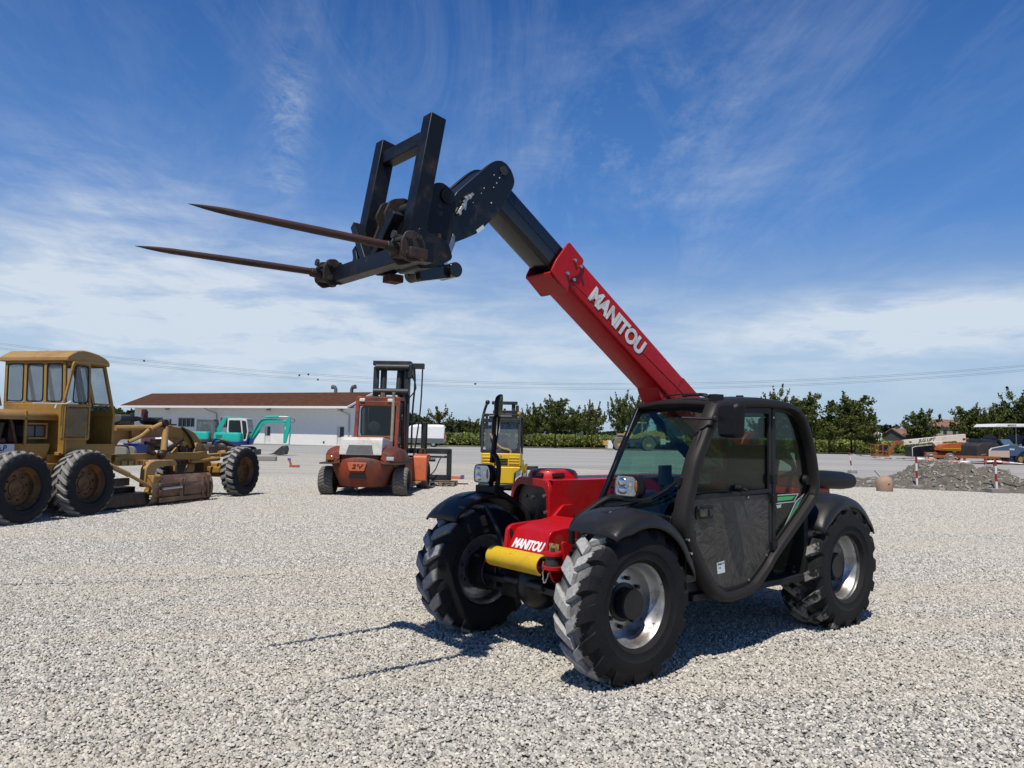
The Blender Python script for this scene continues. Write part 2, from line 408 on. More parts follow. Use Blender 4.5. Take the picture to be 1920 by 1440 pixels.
M['tyre_grader'] = rubber('old_tyre_rubber',col=(.013,.014,.017),r0=.555,amt=1.15,mud=(.36,.35,.33))
M['tyre_small'] = rubber('forklift_tyre_rubber',col=(.03,.03,.03),r0=.3,amt=.9,mud=(.24,.22,.19))
M['grader'] = surf('ochre_paint',(.37,.205,.042),.55,0,.16,(.23,.115,.028),.22,1.6,25,col3=(.10,.04,.018),amt3=.10,scale3=7)
M['grader_pale'] = surf('faded_ochre_paint',(.40,.24,.080),.55,0,.12,(.30,.155,.05),.2,2,25,col3=(.13,.05,.02),amt3=.10,scale3=8)
M['grader_rim'] = surf('rusty_ochre_rim',(.20,.10,.026),.65,0,.2,(.075,.035,.018),.5,6,40,col3=(.035,.018,.012),amt3=.15,scale3=14)
M['blade'] = surf('worn_blade_steel',(.15,.085,.06),.5,.3,.3,(.26,.17,.11),.35,3,40,col3=(.30,.17,.05),amt3=.18,scale3=4)
M['orange'] = surf('orange_paint',(.31,.052,.016),.55,0,.2,(.105,.035,.020),.55,1.5,25,col3=(.035,.019,.016),amt3=.20,scale3=5)
M['lid'] = surf('white_lid_paint',(.60,.585,.54),.5,0,.08,(.42,.38,.30),.2,3,30,col3=(.25,.16,.08),amt3=.08,scale3=10)
M['orange_clean'] = surf('clean_orange_paint',(.62,.14,.05),.45,0,.1,(.4,.1,.05),.2)
M['cream'] = surf('cream_paint',(.70,.66,.56),.5,0,.08,(.45,.38,.28),.15,2.5,30,col3=(.25,.13,.07),amt3=.04)
M['mast'] = surf('mast_steel_paint',(.022,.027,.030),.5,0,.3,(.06,.055,.05),.2,3,40)
M['wood'] = surf('pallet_wood',(.30,.21,.13),.8,0,.3,(.15,.10,.06),.3,6,40,stretch=(1,8,8))
M['teal'] = surf('teal_paint',(.012,.42,.34),.4,0,.08,(.02,.28,.24),.1,coat=.2)
M['blue'] = surf('blue_paint',(.012,.045,.23),.45,0,.15)
M['white_paint'] = surf('white_paint',(.80,.80,.80),.4,0,.04,(.62,.61,.58),.1)
M['offwhite'] = surf('off_white_paint',(.70,.69,.65),.5,0,.06)
M['grey_cab'] = surf('grey_cab_paint',(.11,.12,.125),.5,0,.1)
M['track'] = surf('track_rubber',(.035,.033,.030),.8,0,.3,(.16,.145,.12),.4,6,40)
M['steel_dark'] = surf('dark_steel',(.045,.047,.05),.55,.3,.3,(.12,.10,.08),.25,5,50)
M['hose'] = surf('hydraulic_hose',(.010,.010,.011),.5,0,.2)
M['grease'] = surf('greasy_steel',(.018,.013,.011),.5,.1,.4,(.08,.04,.02),.3,8,40)

# ------------------------------------------------------------------ ground
def sheet(name, poly, z, mat, kind='structure'):
    me = bpy.data.meshes.new(name); me.from_pydata([(x,y,z) for x,y in poly],[],[tuple(range(len(poly)))])
    me.materials.append(mat); o = bpy.data.objects.new(name, me); COL.objects.link(o)
    if me.polygons[0].normal.z < 0: me.flip_normals()
    return tag(o, kind=kind)
def gravel_mat(name='gravel', far=False):
    m, nt, out = newmat(name); L = nt.links
    b = nd(nt,'BsdfPrincipled'); L.new(b.outputs[0], out.inputs[0]); b.inputs['Roughness'].default_value = .9; b.inputs['Specular IOR Level'].default_value = .15
    co = objco(nt)
    vo = nt.nodes.new('ShaderNodeTexVoronoi'); vo.inputs['Scale'].default_value = 34; L.new(co, vo.inputs['Vector'])
    vd = nt.nodes.new('ShaderNodeTexVoronoi'); vd.feature = 'F1'; vd.inputs['Scale'].default_value = 34; L.new(co, vd.inputs['Vector'])
    bw = nt.nodes.new('ShaderNodeSeparateColor'); L.new(vo.outputs['Color'], bw.inputs[0])
    st = nt.nodes.new('ShaderNodeValToRGB'); cr = st.color_ramp
    stops(cr, ((0,(.19,.185,.18,1)),(1,(.60,.565,.505,1)),(.15,(.34,.325,.30,1)),(.6,(.47,.445,.395,1))))
    L.new(bw.outputs[0], st.inputs[0])
    mp = nt.nodes.new('ShaderNodeMapping'); mp.inputs['Rotation'].default_value = (0,0,R(-24)); mp.inputs['Scale'].default_value = (.10,.9,1); L.new(co, mp.inputs[0])
    lanes = ramp(nt, noise(nt, mp.outputs[0], 1.1, 6, .6, .4), .44, .62)
    blot = ramp(nt, noise(nt, co, .22, 5, .55), .35, .7)
    c = mixc(nt, math_(nt,'MULTIPLY',lanes,.75), st.outputs[0], (.54,.50,.41))
    c = mixc(nt, math_(nt,'MULTIPLY',blot,.22), c, (.33,.325,.315))
    # shade between the stones painted into the bed colour, fading out with distance
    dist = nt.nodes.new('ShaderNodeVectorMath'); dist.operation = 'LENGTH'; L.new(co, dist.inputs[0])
    gap_shade = ramp(nt, math_(nt,'ADD', math_(nt,'DIVIDE',dist.outputs['Value'],40), math_(nt,'MULTIPLY',noise(nt,co,.5,3,.6),.1)), .60, .72, (.9,)*3+(1,), (0,0,0,1))
    c = mixc(nt, math_(nt,'MULTIPLY',gap_shade,math_(nt,'SUBTRACT',1,math_(nt,'MULTIPLY',lanes,.3))), c, (.10,.094,.085))
    L.new(c, b.inputs['Base Color'])
    bp = nd(nt,'Bump'); bp.inputs['Strength'].default_value = 1.0; bp.inputs['Distance'].default_value = .02; bp.invert = True
    h = math_(nt,'ADD', vd.outputs['Distance'], math_(nt,'MULTIPLY',noise(nt,co,95,4,.6),.35))
    L.new(h, bp.inputs['Height']); L.new(bp.outputs[0], b.inputs['Normal'])
    return m
def concrete_mat():
    m, nt, out = newmat('concrete'); L = nt.links
    b = nd(nt,'BsdfPrincipled'); L.new(b.outputs[0], out.inputs[0]); b.inputs['Roughness'].default_value = .85; b.inputs['Specular IOR Level'].default_value = .2
    co = objco(nt); mp = nt.nodes.new('ShaderNodeMapping'); mp.inputs['Rotation'].default_value = (0,0,R(-8)); mp.inputs['Scale'].default_value = (.05,.8,1); L.new(co, mp.inputs[0])
    n = noise(nt, mp.outputs[0], .6, 8, .65, .5)
    c = mixc(nt, ramp(nt,n,.32,.70), (.27,.265,.25), (.44,.425,.395))
    c = mixc(nt, math_(nt,'MULTIPLY',ramp(nt,noise(nt,co,.35,6,.6),.5,.75),.4), c, (.32,.31,.295))
    c = mixc(nt, math_(nt,'MULTIPLY',ramp(nt,noise(nt,mp.outputs[0],2.2,5,.7),.62,.68),.4), c, (.55,.545,.53))
    L.new(c, b.inputs['Base Color']); return m
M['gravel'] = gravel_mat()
M['concrete'] = concrete_mat()
M['asphalt'] = surf('asphalt',(.20,.20,.195),.9,0,.12,(.27,.265,.25),.3,.3,3)
M['earth'] = surf('farmland',(.10,.13,.035),.95,0,.3,(.17,.15,.06),.4,.02,.3)
M['verge'] = surf('dry_verge',(.17,.145,.07),.95,0,.3,(.10,.12,.04),.35,.5,8)
sheet('ground', [(-3000,-60),(3000,-60),(3000,5000),(-3000,5000)], -.012, M['earth'])
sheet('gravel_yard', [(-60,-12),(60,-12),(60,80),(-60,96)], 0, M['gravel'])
rg = random.Random(5); edge = []
EL = [(-42,78),(-15.9,55.8),(-3.4,42.3),(4.7,37.0),(13,28.0),(16,22.6),(60,16)]
for (x0,y0),(x1,y1) in zip(EL,EL[1:]):
    n = max(2,int(math.hypot(x1-x0,y1-y0)/.5))
    for i in range(n):
        t = i/n; edge.append((x0+(x1-x0)*t+rg.uniform(-.25,.25), y0+(y1-y0)*t+rg.uniform(-.3,.3)))
edge.append(EL[-1])
sheet('concrete_apron', edge+[(110,60),(110,70),(54,78),(40,89.5),(12,93.5),(-8.5,91),(-42,96)], .006, M['concrete'])
sheet('asphalt_strip', [(-52,98),(-60,80),(-42,78.3),(-16,80.5),(-12,90.5),(-18,84)], .011, M['asphalt'])
sheet('dry_verge', [(-9,92.5),(12,95.5),(40,91.5),(54,80),(110,72),(114,84),(58,90),(42,101),(12,104),(-9,101)], .012, M['verge'])
# ------------------------------------------------------------------ crushed stone lying on the yard (nobody could count it):
# one square metre-and-a-bit of stones, laid over the yard side by side with random quarter turns
def stones():
    rng = np.random.default_rng(11); S = 1.25
    bv = np.array(((0,0,1),(.894,0,.447),(.276,.851,.447),(-.724,.526,.447),(-.724,-.526,.447),(.276,-.851,.447),
        (.724,.526,-.447),(-.276,.851,-.447),(-.894,0,-.447),(-.276,-.851,-.447),(.724,-.526,-.447),(0,0,-1)),float)
    bf = np.array([(0,1,2),(0,2,3),(0,3,4),(0,4,5),(0,5,1),(1,6,2),(2,7,3),(3,8,4),(4,9,5),(5,10,1),(1,10,6),(2,6,7),(3,7,8),(4,8,9),(5,9,10),(6,11,10),(6,7,11),(7,8,11),(8,9,11),(9,10,11)])
    n = 8600; k = 12; x = rng.uniform(-S/2,S/2,n); y = rng.uniform(-S/2,S/2,n); ab = np.abs(rng.normal(0,1,n)); s = .0112*(.60+.36*ab).clip(.5,1.9)
    sh = bv[None]*(1+rng.uniform(-.22,.22,(n,k,1)))*np.stack([rng.uniform(.85,1.4,n),rng.uniform(.65,1.0,n),rng.uniform(.45,.80,n)],1)[:,None]
    def rot(p,t,i,j):
        q = p.copy(); ct,st = np.cos(t)[:,None],np.sin(t)[:,None]; q[...,i]=p[...,i]*ct-p[...,j]*st; q[...,j]=p[...,i]*st+p[...,j]*ct; return q
    sh = rot(rot(rot(sh,rng.normal(0,.34,n),1,2),rng.normal(0,.34,n),0,2),rng.uniform(0,2*PI,n),0,1)*s[:,None,None]
    sh[...,0] += x[:,None]; sh[...,1] += y[:,None]; sh[...,2] += rng.uniform(-.004,.016,n)[:,None]
    v = sh.reshape(-1,3); f = (bf[None]+np.arange(n)[:,None,None]*k).reshape(-1,3)
    me = bpy.data.meshes.new('loose_gravel'); me.vertices.add(len(v)); me.vertices.foreach_set('co', v.ravel().astype(np.float32))
    me.loops.add(len(f)*3); me.loops.foreach_set('vertex_index', f.ravel().astype(np.int32))
    me.polygons.add(len(f)); me.polygons.foreach_set('loop_start', np.arange(0,len(f)*3,3,dtype=np.int32)); me.update(calc_edges=True)
    m, nt, out = newmat('stone'); L = nt.links
    b = nd(nt,'BsdfPrincipled'); L.new(b.outputs[0], out.inputs[0]); b.inputs['Roughness'].default_value = .85; b.inputs['Specular IOR Level'].default_value = .15
    g = nt.nodes.new('ShaderNodeNewGeometry'); st = nt.nodes.new('ShaderNodeValToRGB'); cr = st.color_ramp
    stops(cr, ((0,(.17,.17,.17,1)),(1,(.78,.745,.675,1)),(.16,(.33,.32,.30,1)),(.6,(.52,.495,.445,1))))
    L.new(g.outputs['Random Per Island'], st.inputs[0])
    pos = g.outputs['Position']      # the yard's own coordinates: pale dust packed along the wheel lanes
    mp = nt.nodes.new('ShaderNodeMapping'); mp.inputs['Rotation'].default_value = (0,0,R(-24)); mp.inputs['Scale'].default_value = (.10,.9,1); L.new(pos, mp.inputs[0])
    lanes = ramp(nt, noise(nt, mp.outputs[0], 1.1, 6, .6, .4), .44, .62)
    c = mixc(nt, math_(nt,'MULTIPLY',lanes,.45), st.outputs[0], (.56,.51,.41))
    c = mixc(nt, ramp(nt,noise(nt,pos,.35,5,.6),.35,.75,(0,0,0,1),(.22,)*3+(1,)), c, (.40,.385,.36)); L.new(c, b.inputs['Base Color']); me.materials.append(m)
    o = bpy.data.objects.new('loose_gravel', me); COL.objects.link(o)
    ng = bpy.data.node_groups.new('lay_gravel','GeometryNodeTree'); ng.is_modifier = True
    ng.interface.new_socket('Geometry', in_out='INPUT', socket_type='NodeSocketGeometry'); ng.interface.new_socket('Geometry', in_out='OUTPUT', socket_type='NodeSocketGeometry')
    N = ng.nodes.new; gi = N('NodeGroupInput'); go = N('NodeGroupOutput'); gr = N('GeometryNodeMeshGrid'); tr = N('GeometryNodeTransform'); ip = N('GeometryNodeInstanceOnPoints'); rv = N('FunctionNodeRandomValue')
    nx,ny = 27,20
    gr.inputs['Size X'].default_value = (nx-1)*S; gr.inputs['Size Y'].default_value = (ny-1)*S; gr.inputs['Vertices X'].default_value = nx; gr.inputs['Vertices Y'].default_value = ny
    tr.inputs['Translation'].default_value = (0, 1.6+ny*S/2, 0)
    rv.data_type = 'INT'; rv.inputs[4].default_value = 0; rv.inputs[5].default_value = 3
    mu = N('ShaderNodeMath'); mu.operation = 'MULTIPLY'; mu.inputs[1].default_value = PI/2; cx = N('ShaderNodeCombineXYZ')
    lk = ng.links.new
    lk(gr.outputs['Mesh'], tr.inputs['Geometry']); lk(tr.outputs[0], ip.inputs['Points']); lk(gi.outputs[0], ip.inputs['Instance'])
    lk(rv.outputs[2], mu.inputs[0]); lk(mu.outputs[0], cx.inputs[2]); lk(cx.outputs[0], ip.inputs['Rotation']); lk(ip.outputs[0], go.inputs[0])
    md = o.modifiers.new('lay','NODES'); md.node_group = ng
    tag(o, 'loose grey crushed stone covering the yard', 'gravel', kind='stuff')
stones()
# ------------------------------------------------------------------ wheels
def tyre_mb(Rr, Wd, rr, n, h, lw, sweep=1.0):
    mb = MB(); hw = Wd/2; rs = Rr-h
    prof = [(rr,-hw*.78),(rr+.02,-hw*.90),(rr+.028,-hw*.955),(rr+.036,-hw*.945),(rr+(rs-rr)*.36,-hw*.985),(rr+(rs-rr)*.40,-hw*1.015),(rr+(rs-rr)*.46,-hw*1.005),(rr+(rs-rr)*.72,-hw*1.02),(rs-.03,-hw*.94),(rs-.006,-hw*.78),(rs,-hw*.45),(rs+.003,0)]
    prof = prof+[(r,-y) for r,y in prof[-2::-1]]
    mb.lathe(prof,(0,0,0),'y',64)
    def srf(y):
        y = abs(y)/hw
        for (y0,r0),(y1,r1) in zip(((0,rs+.003),(.45,rs),(.78,rs-.006),(.94,rs-.03)),((.45,rs),(.78,rs-.006),(.94,rs-.03),(1.02,rr+(rs-rr)*.72))):
            if y <= y1: return r0+(r1-r0)*(y-y0)/(y1-y0)
        return rr+(rs-rr)*.72
    for sd_ in (-1,1):
        for i in range(n):
            a0 = 2*PI*(i+(.5 if sd_>0 else 0))/n; rings = []
            for t in (-.06,.12,.4,.68,.86,.96,1.015):
                y = sd_*hw*t; f = max(0,t); aa = a0 + sweep*(2*PI/n)*(.95*f**.85)
                top = (srf(y)+h if t < .9 else srf(sd_*hw*.94)+h*.95) - (.012 if t>.9 else 0) - (.03 if t>1 else 0)
                bot = srf(y)-.012
                wb = lw*(1.15+.25*f); wt = lw*(.82+.22*f)
                P = lambda r,w: V((r*math.cos(aa+w/r), y, r*math.sin(aa+w/r)))
                rings.append([P(bot,-wb/2),P(top,-wt/2),P(top,wt/2),P(bot,wb/2)])
            mb.loft(rings)
    return mb
def make_wheel(parent, loc, tyre, rimmat, tm, hubmat, out=1, rr=.27, Wd=.32, hub=.102, name='wheel', hubproj=.0, bolts=8, rust=None):
    """wheel = rim, with tyre, hub and wheel nuts as its parts; out=+1/-1: side the dish opens to"""
    mb = MB(); o = out; yo = Wd/2*.86
    prof = [(rr+.022,yo+.004),(rr+.024,yo-.010),(rr+.004,yo-.018),(rr-.012,yo-.045),(rr-.016,yo-.075),(rr-.042,yo-.105),(rr-.046,yo-.15),(rr-.05,yo-.165),(rr*.52,yo-.150),(.02,yo-.145)]
    mb.lathe([(r,y*o) for r,y in prof],(0,0,0),'y',48)
    mb.lathe([(r,y*o) for r,y in ((rr-.052,yo-.17),(rr-.02,-yo*.3),(rr-.01,-yo+.02),(rr+.022,-yo-.004))],(0,0,0),'y',48)
    w = mb.build(name, rimmat, parent, loc=loc, fix=False)
    ty = tyre.copy(); COL.objects.link(ty); ty.parent = w; ty.data.materials[0] if 0 else None
    ty.material_slots[0].link = 'OBJECT'; ty.material_slots[0].material = tm
    hb = MB(); hb.lathe([(.0,(yo-.045+hubproj)*o),(hub*.94,(yo-.047+hubproj)*o),(hub,(yo-.06+hubproj)*o),(hub,(yo-.13)*o),(hub*1.25,(yo-.135)*o),(hub*1.25,(yo-.16)*o)],(0,0,0),'y',32)
    hb.build('hub', hubmat, w, fix=True)
    nb = MB()
    for i in range(bolts):
        a = 2*PI*i/bolts+.2; r = (hub+rr-.05)/2*.98; p = V((r*math.cos(a),0,r*math.sin(a)))
        nb.cyl(p+V((0,(yo-.155)*o,0)), p+V((0,(yo-.118)*o,0)), .014, n=6)
    nb.each('wheel_nut', M['steel_dark'] if not rust else rust, w)
    return w
HID = []   # source tyres, removed at the end
def tyre_src(*a, mat=None, **k):
    o = tyre_mb(*a, **k).build('tyre', mat or M['tyre'], None, ang=30); HID.append(o); return o

# ------------------------------------------------------------------ telehandler (local x forward, y to its left, z up; origin under the front axle)
T = thing('telehandler','red and black telescopic handler with raised boom carrying two bale spikes','telehandler',(.236,5.842,0),R(219.3))
TY = tyre_src(.525,.32,.272,16,.038,.088,.62); TYR = tyre_src(.548,.385,.272,16,.052,.080,.66)
WB = -2.645
make_wheel(T,(0,.84,.512),TY,M['rim_silver'],M['tyre_mud'],M['black'],1)
make_wheel(T,(0,-.79,.512),TY,M['rim_silver'],M['tyre_mid'],M['black'],-1)
make_wheel(T,(WB,.84,.512),TYR,M['rim_silver'],M['tyre_rear'],M['black'],1)
make_wheel(T,(WB,-.84,.512),TYR,M['rim_silver'],M['tyre_rear'],M['black_plastic'],-1)
# chassis and axles
b = MB()
for s in (-1,1): b.bb(-3.0,.05,s*.30-.02,s*.30+.02,.47,.78)
b.bb(-2.9,-.1,-.27,.27,.44,.50); b.bb(-3.05,-2.2,-.9,.30,.52,.80); b.bb(-2.2,-.35,-.95,-.26,.42,.85); b.bb(-.40,-.1,-.3,.3,.5,.85)
b.build('chassis', M['black'], T, .008)
for x in (0,WB):
    b = MB(); b.cyl((x,-.66,.512),(x,.66,.512),.085,n=20); b.ball((x,0,.50),(.19,.17,.19),20,12)
    for s in (-1,1):
        b.cyl((x,s*.52,.512),(x,s*.70,.512),.15,.17,n=24); b.box((x,s*.47,.512),(.22,.14,.20)); b.bb(x-.06,x+.06,s*.30-.09,s*.30+.09,.36,.72)
    b.beam((x+.13,-.5,.50),(x+.13,.5,.50),.05,.05); b.cyl((x+.14,-.22,.52),(x+.14,.22,.52),.04)
    b.build('axle', M['grease'] if x else M['black'], T, .008)
# nose: red front plates, lettered cover, yellow stop, tow cup
far = rounded([(.20,.66),(.17,.90),(.12,.93),(-.28,.95),(-.40,1.05),(-.52,1.05),(-.52,.66)],.03)
b = MB(); b.prism(far,'y',-.212,-.178)
b.build('nose_side_plate', M['red'], T, .004)
hole = [(x*.022+.125,z*.045+.855) for x,z in [(math.cos(2*PI*i/24),math.sin(2*PI*i/24)) for i in range(24)]]
b = MB(); b.lathe([(.001,-.1768),(.024,-.1768)],(0,0,0),'y',20)
for v in range(len(b.v)): x,y,z = b.v[v]; b.v[v] = (.135+x*.75+z*.25, y, .855+z*1.7)
b.build('slot_hole', M['black_dark'], T)
near = rounded([(.16,.66),(.13,.88),(.10,.915),(-.02,.93),(-.30,.95),(-.45,.95),(-.45,.66)],.03)
b = MB(); b.prism(near,'y',.205,.235); b.build('nose_side_plate', M['red'], T, .004)
b = MB(); b.lathe([(.001,.2368),(.045,.2368)],(.03,0,.845),'y',20); b.build('slot_hole', M['red_dull'], T)
b = MB(); b.prism(rounded([(.20,.70),(.09,.905),(-.02,.93),(-.32,.975),(-.32,.90),(-.06,.88),(.06,.86),(.15,.68)],.02),'y',-.178,.205)
b.bb(.02,.2,-.20,.20,.62,.70)
b.build('nose_cover', M['red'], T, .006)
lettering('MANITOU',.098,frame((.1515,.03,.797),(0,1,0),(-.11,0,.205)),M['white_vinyl'],T,.0015,.22,.0042,.93,xs=.78)
b = MB()
prof = [(.075*math.cos(R(a)),.075*math.sin(R(a))) for a in range(-70,161,15)]
o_ = [(x,z) for x,z in prof]; i_ = [(x*.82,z*.82) for x,z in prof][::-1]
b.prism([(.215+x,.688+z) for x,z in o_+i_],'y',-.30,.28); b.build('yellow_stop', M['yellow'], T, .004)
b = MB(); b.cyl((.18,-.29,.688),(.18,.27,.688),.035); b.bb(.03,.25,-.36,-.24,.63,.65); b.build('stop_mount', M['red'], T, .004)
b = MB(); b.lathe([(.0,.795),(.062,.795),(.066,.785),(.066,.77),(.05,.765),(.05,.70),(.066,.695),(.066,.675),(.0,.67)],(.20,.355,0),'z',28); b.build('tow_cup', M['red'], T)
b = MB(); b.lathe([(.053,.765),(.053,.70)],(.20,.355,0),'z',28); b.cyl((.20,.355,.66),(.20,.355,.82),.016); b.build('tow_pin', M['steel_dark'], T)
b = MB(); b.prism(rounded([(.10,.80),(.17,.80),(.25,.68),(.22,.60),(.16,.565),(.10,.60)],.03),'y',.36,.385); b.prism(rounded([(.06,.68),(.13,.87),(.175,.87),(.15,.72),(.12,.68)],.02),'y',.405,.425); b.bb(.02,.2,.23,.41,.66,.675); b.build('tow_bracket', M['red'], T, .004)
b = MB(); b.tube([(.215+.03*math.sin(i/16*3)+.004*(i%2),.275+.10*i/16,.72-.14*math.sin(PI*i/16)) for i in range(17)],[.007 if i%2 else .004 for i in range(17)],6)
b.build('chain', M['steel'], T)
b = MB()
for dy in (0,.052): b.bb(.158,.160,.275+dy,.322+dy,.79,.845)
b.each('warning_label', surf('label_yellow',(.55,.42,.16),.6,0,.2,(.1,.08,.03),.5,60), T)
# side hose box behind the nose
b = MB(); b.bb(-.42,-.14,.24,.30,.62,.90); b.cyl((-.17,.30,.87),(-.17,.33,.87),.022); b.cyl((-.17,.30,.70),(-.17,.33,.70),.022); b.build('hose_bracket', M['black'], T, .006)
# engine hood on the right
P8 = [(-.30,-.205),(-.53,-.97),(-2.95,-.97),(-2.95,-.205)]
def hoodz(x,y): return 1.245-.10*max(0,(-y-.72)/.25)**2 - .06*max(0,(-x-2.2)/.75)**2
b = MB(); rings = []
for x in [None]+[-.7-i*.25 for i in range(10)]:
    row = []
    for k in range(11):
        y = -.205-.765*k/10; xx = (-.30+.23*(y+.205)/.765) if x is None else x
        row.append((xx,y,hoodz(xx,y)))
    rings.append(row)
for r in rings:
    pass
full = [[(r[0][0],r[0][1],.62)]+r+[(r[-1][0],r[-1][1],.70)] for r in rings]
b.loft(full, closed=False, caps=False); b.add([p for p in full[-1]],[tuple(range(len(full[-1])))]); b.build('engine_hood', M['red'], T, 0)
# hood mouth: red arch round a black recess
def hx(y): return -.30+.23*(y+.205)/.765
oy = rounded([(-.205,.64),(-.205,1.247),(-.83,1.247),(-.972,1.11),(-.972,.64)],.10,6)
iy = rounded([(-.245,.66),(-.262,1.18),(-.80,1.185),(-.915,1.07),(-.915,.66)],.09,6)
b = MB(); b.ring(oy,iy,'x',0,.04,N=80); b.v = [(hx(v[1])+v[0]-.005, v[1], v[2]) for v in b.v]; b.build('hood_front_frame', M['red'], T, .006)
b = MB(); b.prism(iy,'x',0,.015); b.v = [(hx(v[1])+v[0]-.02, v[1], v[2]) for v in b.v]; b.build('hood_grille', M['black'], T, 0)
b = MB()
for k,(y,z) in enumerate(((-.275,1.12),(-.255,.99),(-.5,1.09),(-.62,1.09))): b.cyl((hx(y)+.03,y,z),(hx(y)+.052,y,z),.014,n=10)
b.each('hood_bolt', M['steel'], T)
b = MB(); b.loft([[V((-.62+.235*q*math.cos(2*PI*i/32)*(1 if 1 else 1),-.55+.2*q*math.sin(2*PI*i/32),z)) for i in range(32)] for q,z in ((1.0,1.235),(.97,1.275),(.88,1.305),(.70,1.32))]); b.build('hood_scoop', M['red'], T)
b = MB(); b.box((-.404,-.50,1.275),(.03,.11,.035),(0,-.35,0)); b.box((-.52,-.372,1.275),(.12,.03,.035),(.3,0,0)); b.each('scoop_vent', M['black_dark'], T, bevel=.004)
# boom: frame with s along the boom, t across it
BP = V((-2.5,0,1.395)); BA = R(33.46); ca,sa = math.cos(BA),math.sin(BA)
def bs(s,t,y): return V((BP.x+s*ca-t*sa, y, BP.z+s*sa+t*ca))
def bprism(mb, poly, y0, y1, m=0):
    n = len(poly); vs = [bs(s,t,y0) for s,t in poly]+[bs(s,t,y1) for s,t in poly]
    mb.add(vs,[tuple(range(n)),tuple(range(2*n-1,n-1,-1))]+[(i,i+n,(i+1)%n+n,(i+1)%n) for i in range(n)],m)
def boxsec(mb, s0, s1, y0, y1, t0, t1, r=.02, m=0):
    sec = rrect(y0,y1,t0,t1,r,3)
    mb.loft([[bs(s,t,y) for y,t in sec] for s in (s0,s1)],True,True,m)
b = MB(); boxsec(b,1.15,2.80,-.205,.062,-.137,.130,.022); bprism(b,rounded([(1.17,-.137),(1.17,.130),(.5,.130),(.25,.17),(.10,.27),(-.02,.27),(-.08,.18),(-.02,.09),(.25,.07),(.55,.0),(.9,-.085)],.03),-.205,.062)
for y in (-.209,.046): bprism(b,[(.55,.030),(2.68,-.078),(2.68,-.064),(.55,.044)],y,y+.020)
bprism(b,rounded([(.95,-.07),(1.40,-.12),(1.27,-.20),(1.10,-.19)],.05),-.19,.045)
boom = b.build('boom', M['red'], T, .004)
b = MB()
pl = rounded([(2.665,-.190),(2.895,-.172),(2.905,-.06),(2.885,.150),(2.68,.140),(2.66,.0),(2.72,-.08)],.025)
for y in (.064,-.225): bprism(b,pl,y,y+.018)
bprism(b,rrect(2.67,2.895,-.185,-.165,.005),-.21,.065); bprism(b,rrect(2.67,2.70,-.175,.13,.005),-.21,-.20)
b.build('boom_end_plate', M['red'], boom, .003)
b = MB()
for s,t in ((2.761,.083),(2.684,.086),(2.763,-.056),(2.685,-.052)): 
    b.cyl(bs(s,t-.02,.082),bs(s,t-.02,.100),.014,n=6)
b.each('boom_bolt', M['steel'], boom)
lettering('MANITOU',.186,frame(bs(2.10,-.008,.0665),(-ca,0,-sa),(-sa,0,ca)),M['worn_vinyl'],boom,.001,.16,.0085,.95,xs=.90)
b = MB(); boxsec(b,2.2,3.55,-.185,.040,-.120,.108,.034); bprism(b,[(2.4,.0),(3.5,.0),(3.5,.012),(2.4,.012)],.036,.045)
inner = b.build('inner_boom', M['black_gloss'], T, .003)
# boom head
hp = [(.62,3.53),(.56,3.575),(.50,3.59),(.45,3.575),(.405,3.535),(.375,3.47),(.385,3.42),(.42,3.36),(.52,3.20),(.62,3.10),(.70,3.02),(.80,2.965),(.86,2.935),(.93,2.90),(.99,2.74),(1.05,2.66),(1.12,2.70),(1.10,2.80),(1.02,3.00),(.93,3.20),(.895,3.27)]
b = MB()
for y in (.040,-.215): b.prism(rounded(hp,.02,2),'y',y,y+.035)
b.prism([(.885,3.262),(.62,3.512),(.605,3.495),(.87,3.245)],'y',-.17,.040); b.prism([(.70,3.08),(.90,2.97),(.88,3.2),(.60,3.42),(.50,3.3)],'y',-.17,.03)
head = b.build('boom_head', M['black'], T, .004)
b = MB(); b.cyl((.485,-.225,3.515),(.485,.085,3.515),.034,n=20); b.cyl((1.05,-.24,2.71),(1.05,.12,2.71),.052,n=20); b.each('pivot_pin', M['steel_dark'], head)
b = MB()
for (x,z,x2,z2) in ((.895,3.11,.83,3.21),(.85,3.20,.77,3.28),(.84,3.15,.825,3.25)): b.cyl((x,.097,z),(x2,.097,z2),.011,n=8)
for x,z in ((.885,3.12),(.85,3.18),(.80,3.252),(.83,3.235)): b.cyl((x-.008,.097,z+.008),(x+.008,.097,z-.008),.017,n=6)
b.cyl((.86,.07,3.16),(.86,.097,3.16),.010); b.cyl((.81,.07,3.24),(.81,.097,3.24),.010)
b.each('hose_coupling', M['steel'], head)
b = MB(); b.prism([(.72,3.035),(.66,3.085),(.645,3.065),(.705,3.015)],'y',.0757,.0767); b.each('warning_label', M['paper'], head)
b = MB(); rs_ = random.Random(3)
for i in range(9):
    x,z = rs_.uniform(.5,.8),0; z = 3.42-(x-.5)*.75+rs_.uniform(-.1,.1); b.cyl((x,.074,z),(x,.0765,z),rs_.uniform(.003,.006),n=6)
b.each('grease_spot', M['worn_vinyl'], head)
b = MB(); b.beam((1.03,.10,2.70),(.90,.06,2.96),.03,.05); b.build('tilt_link', M['steel'], head)
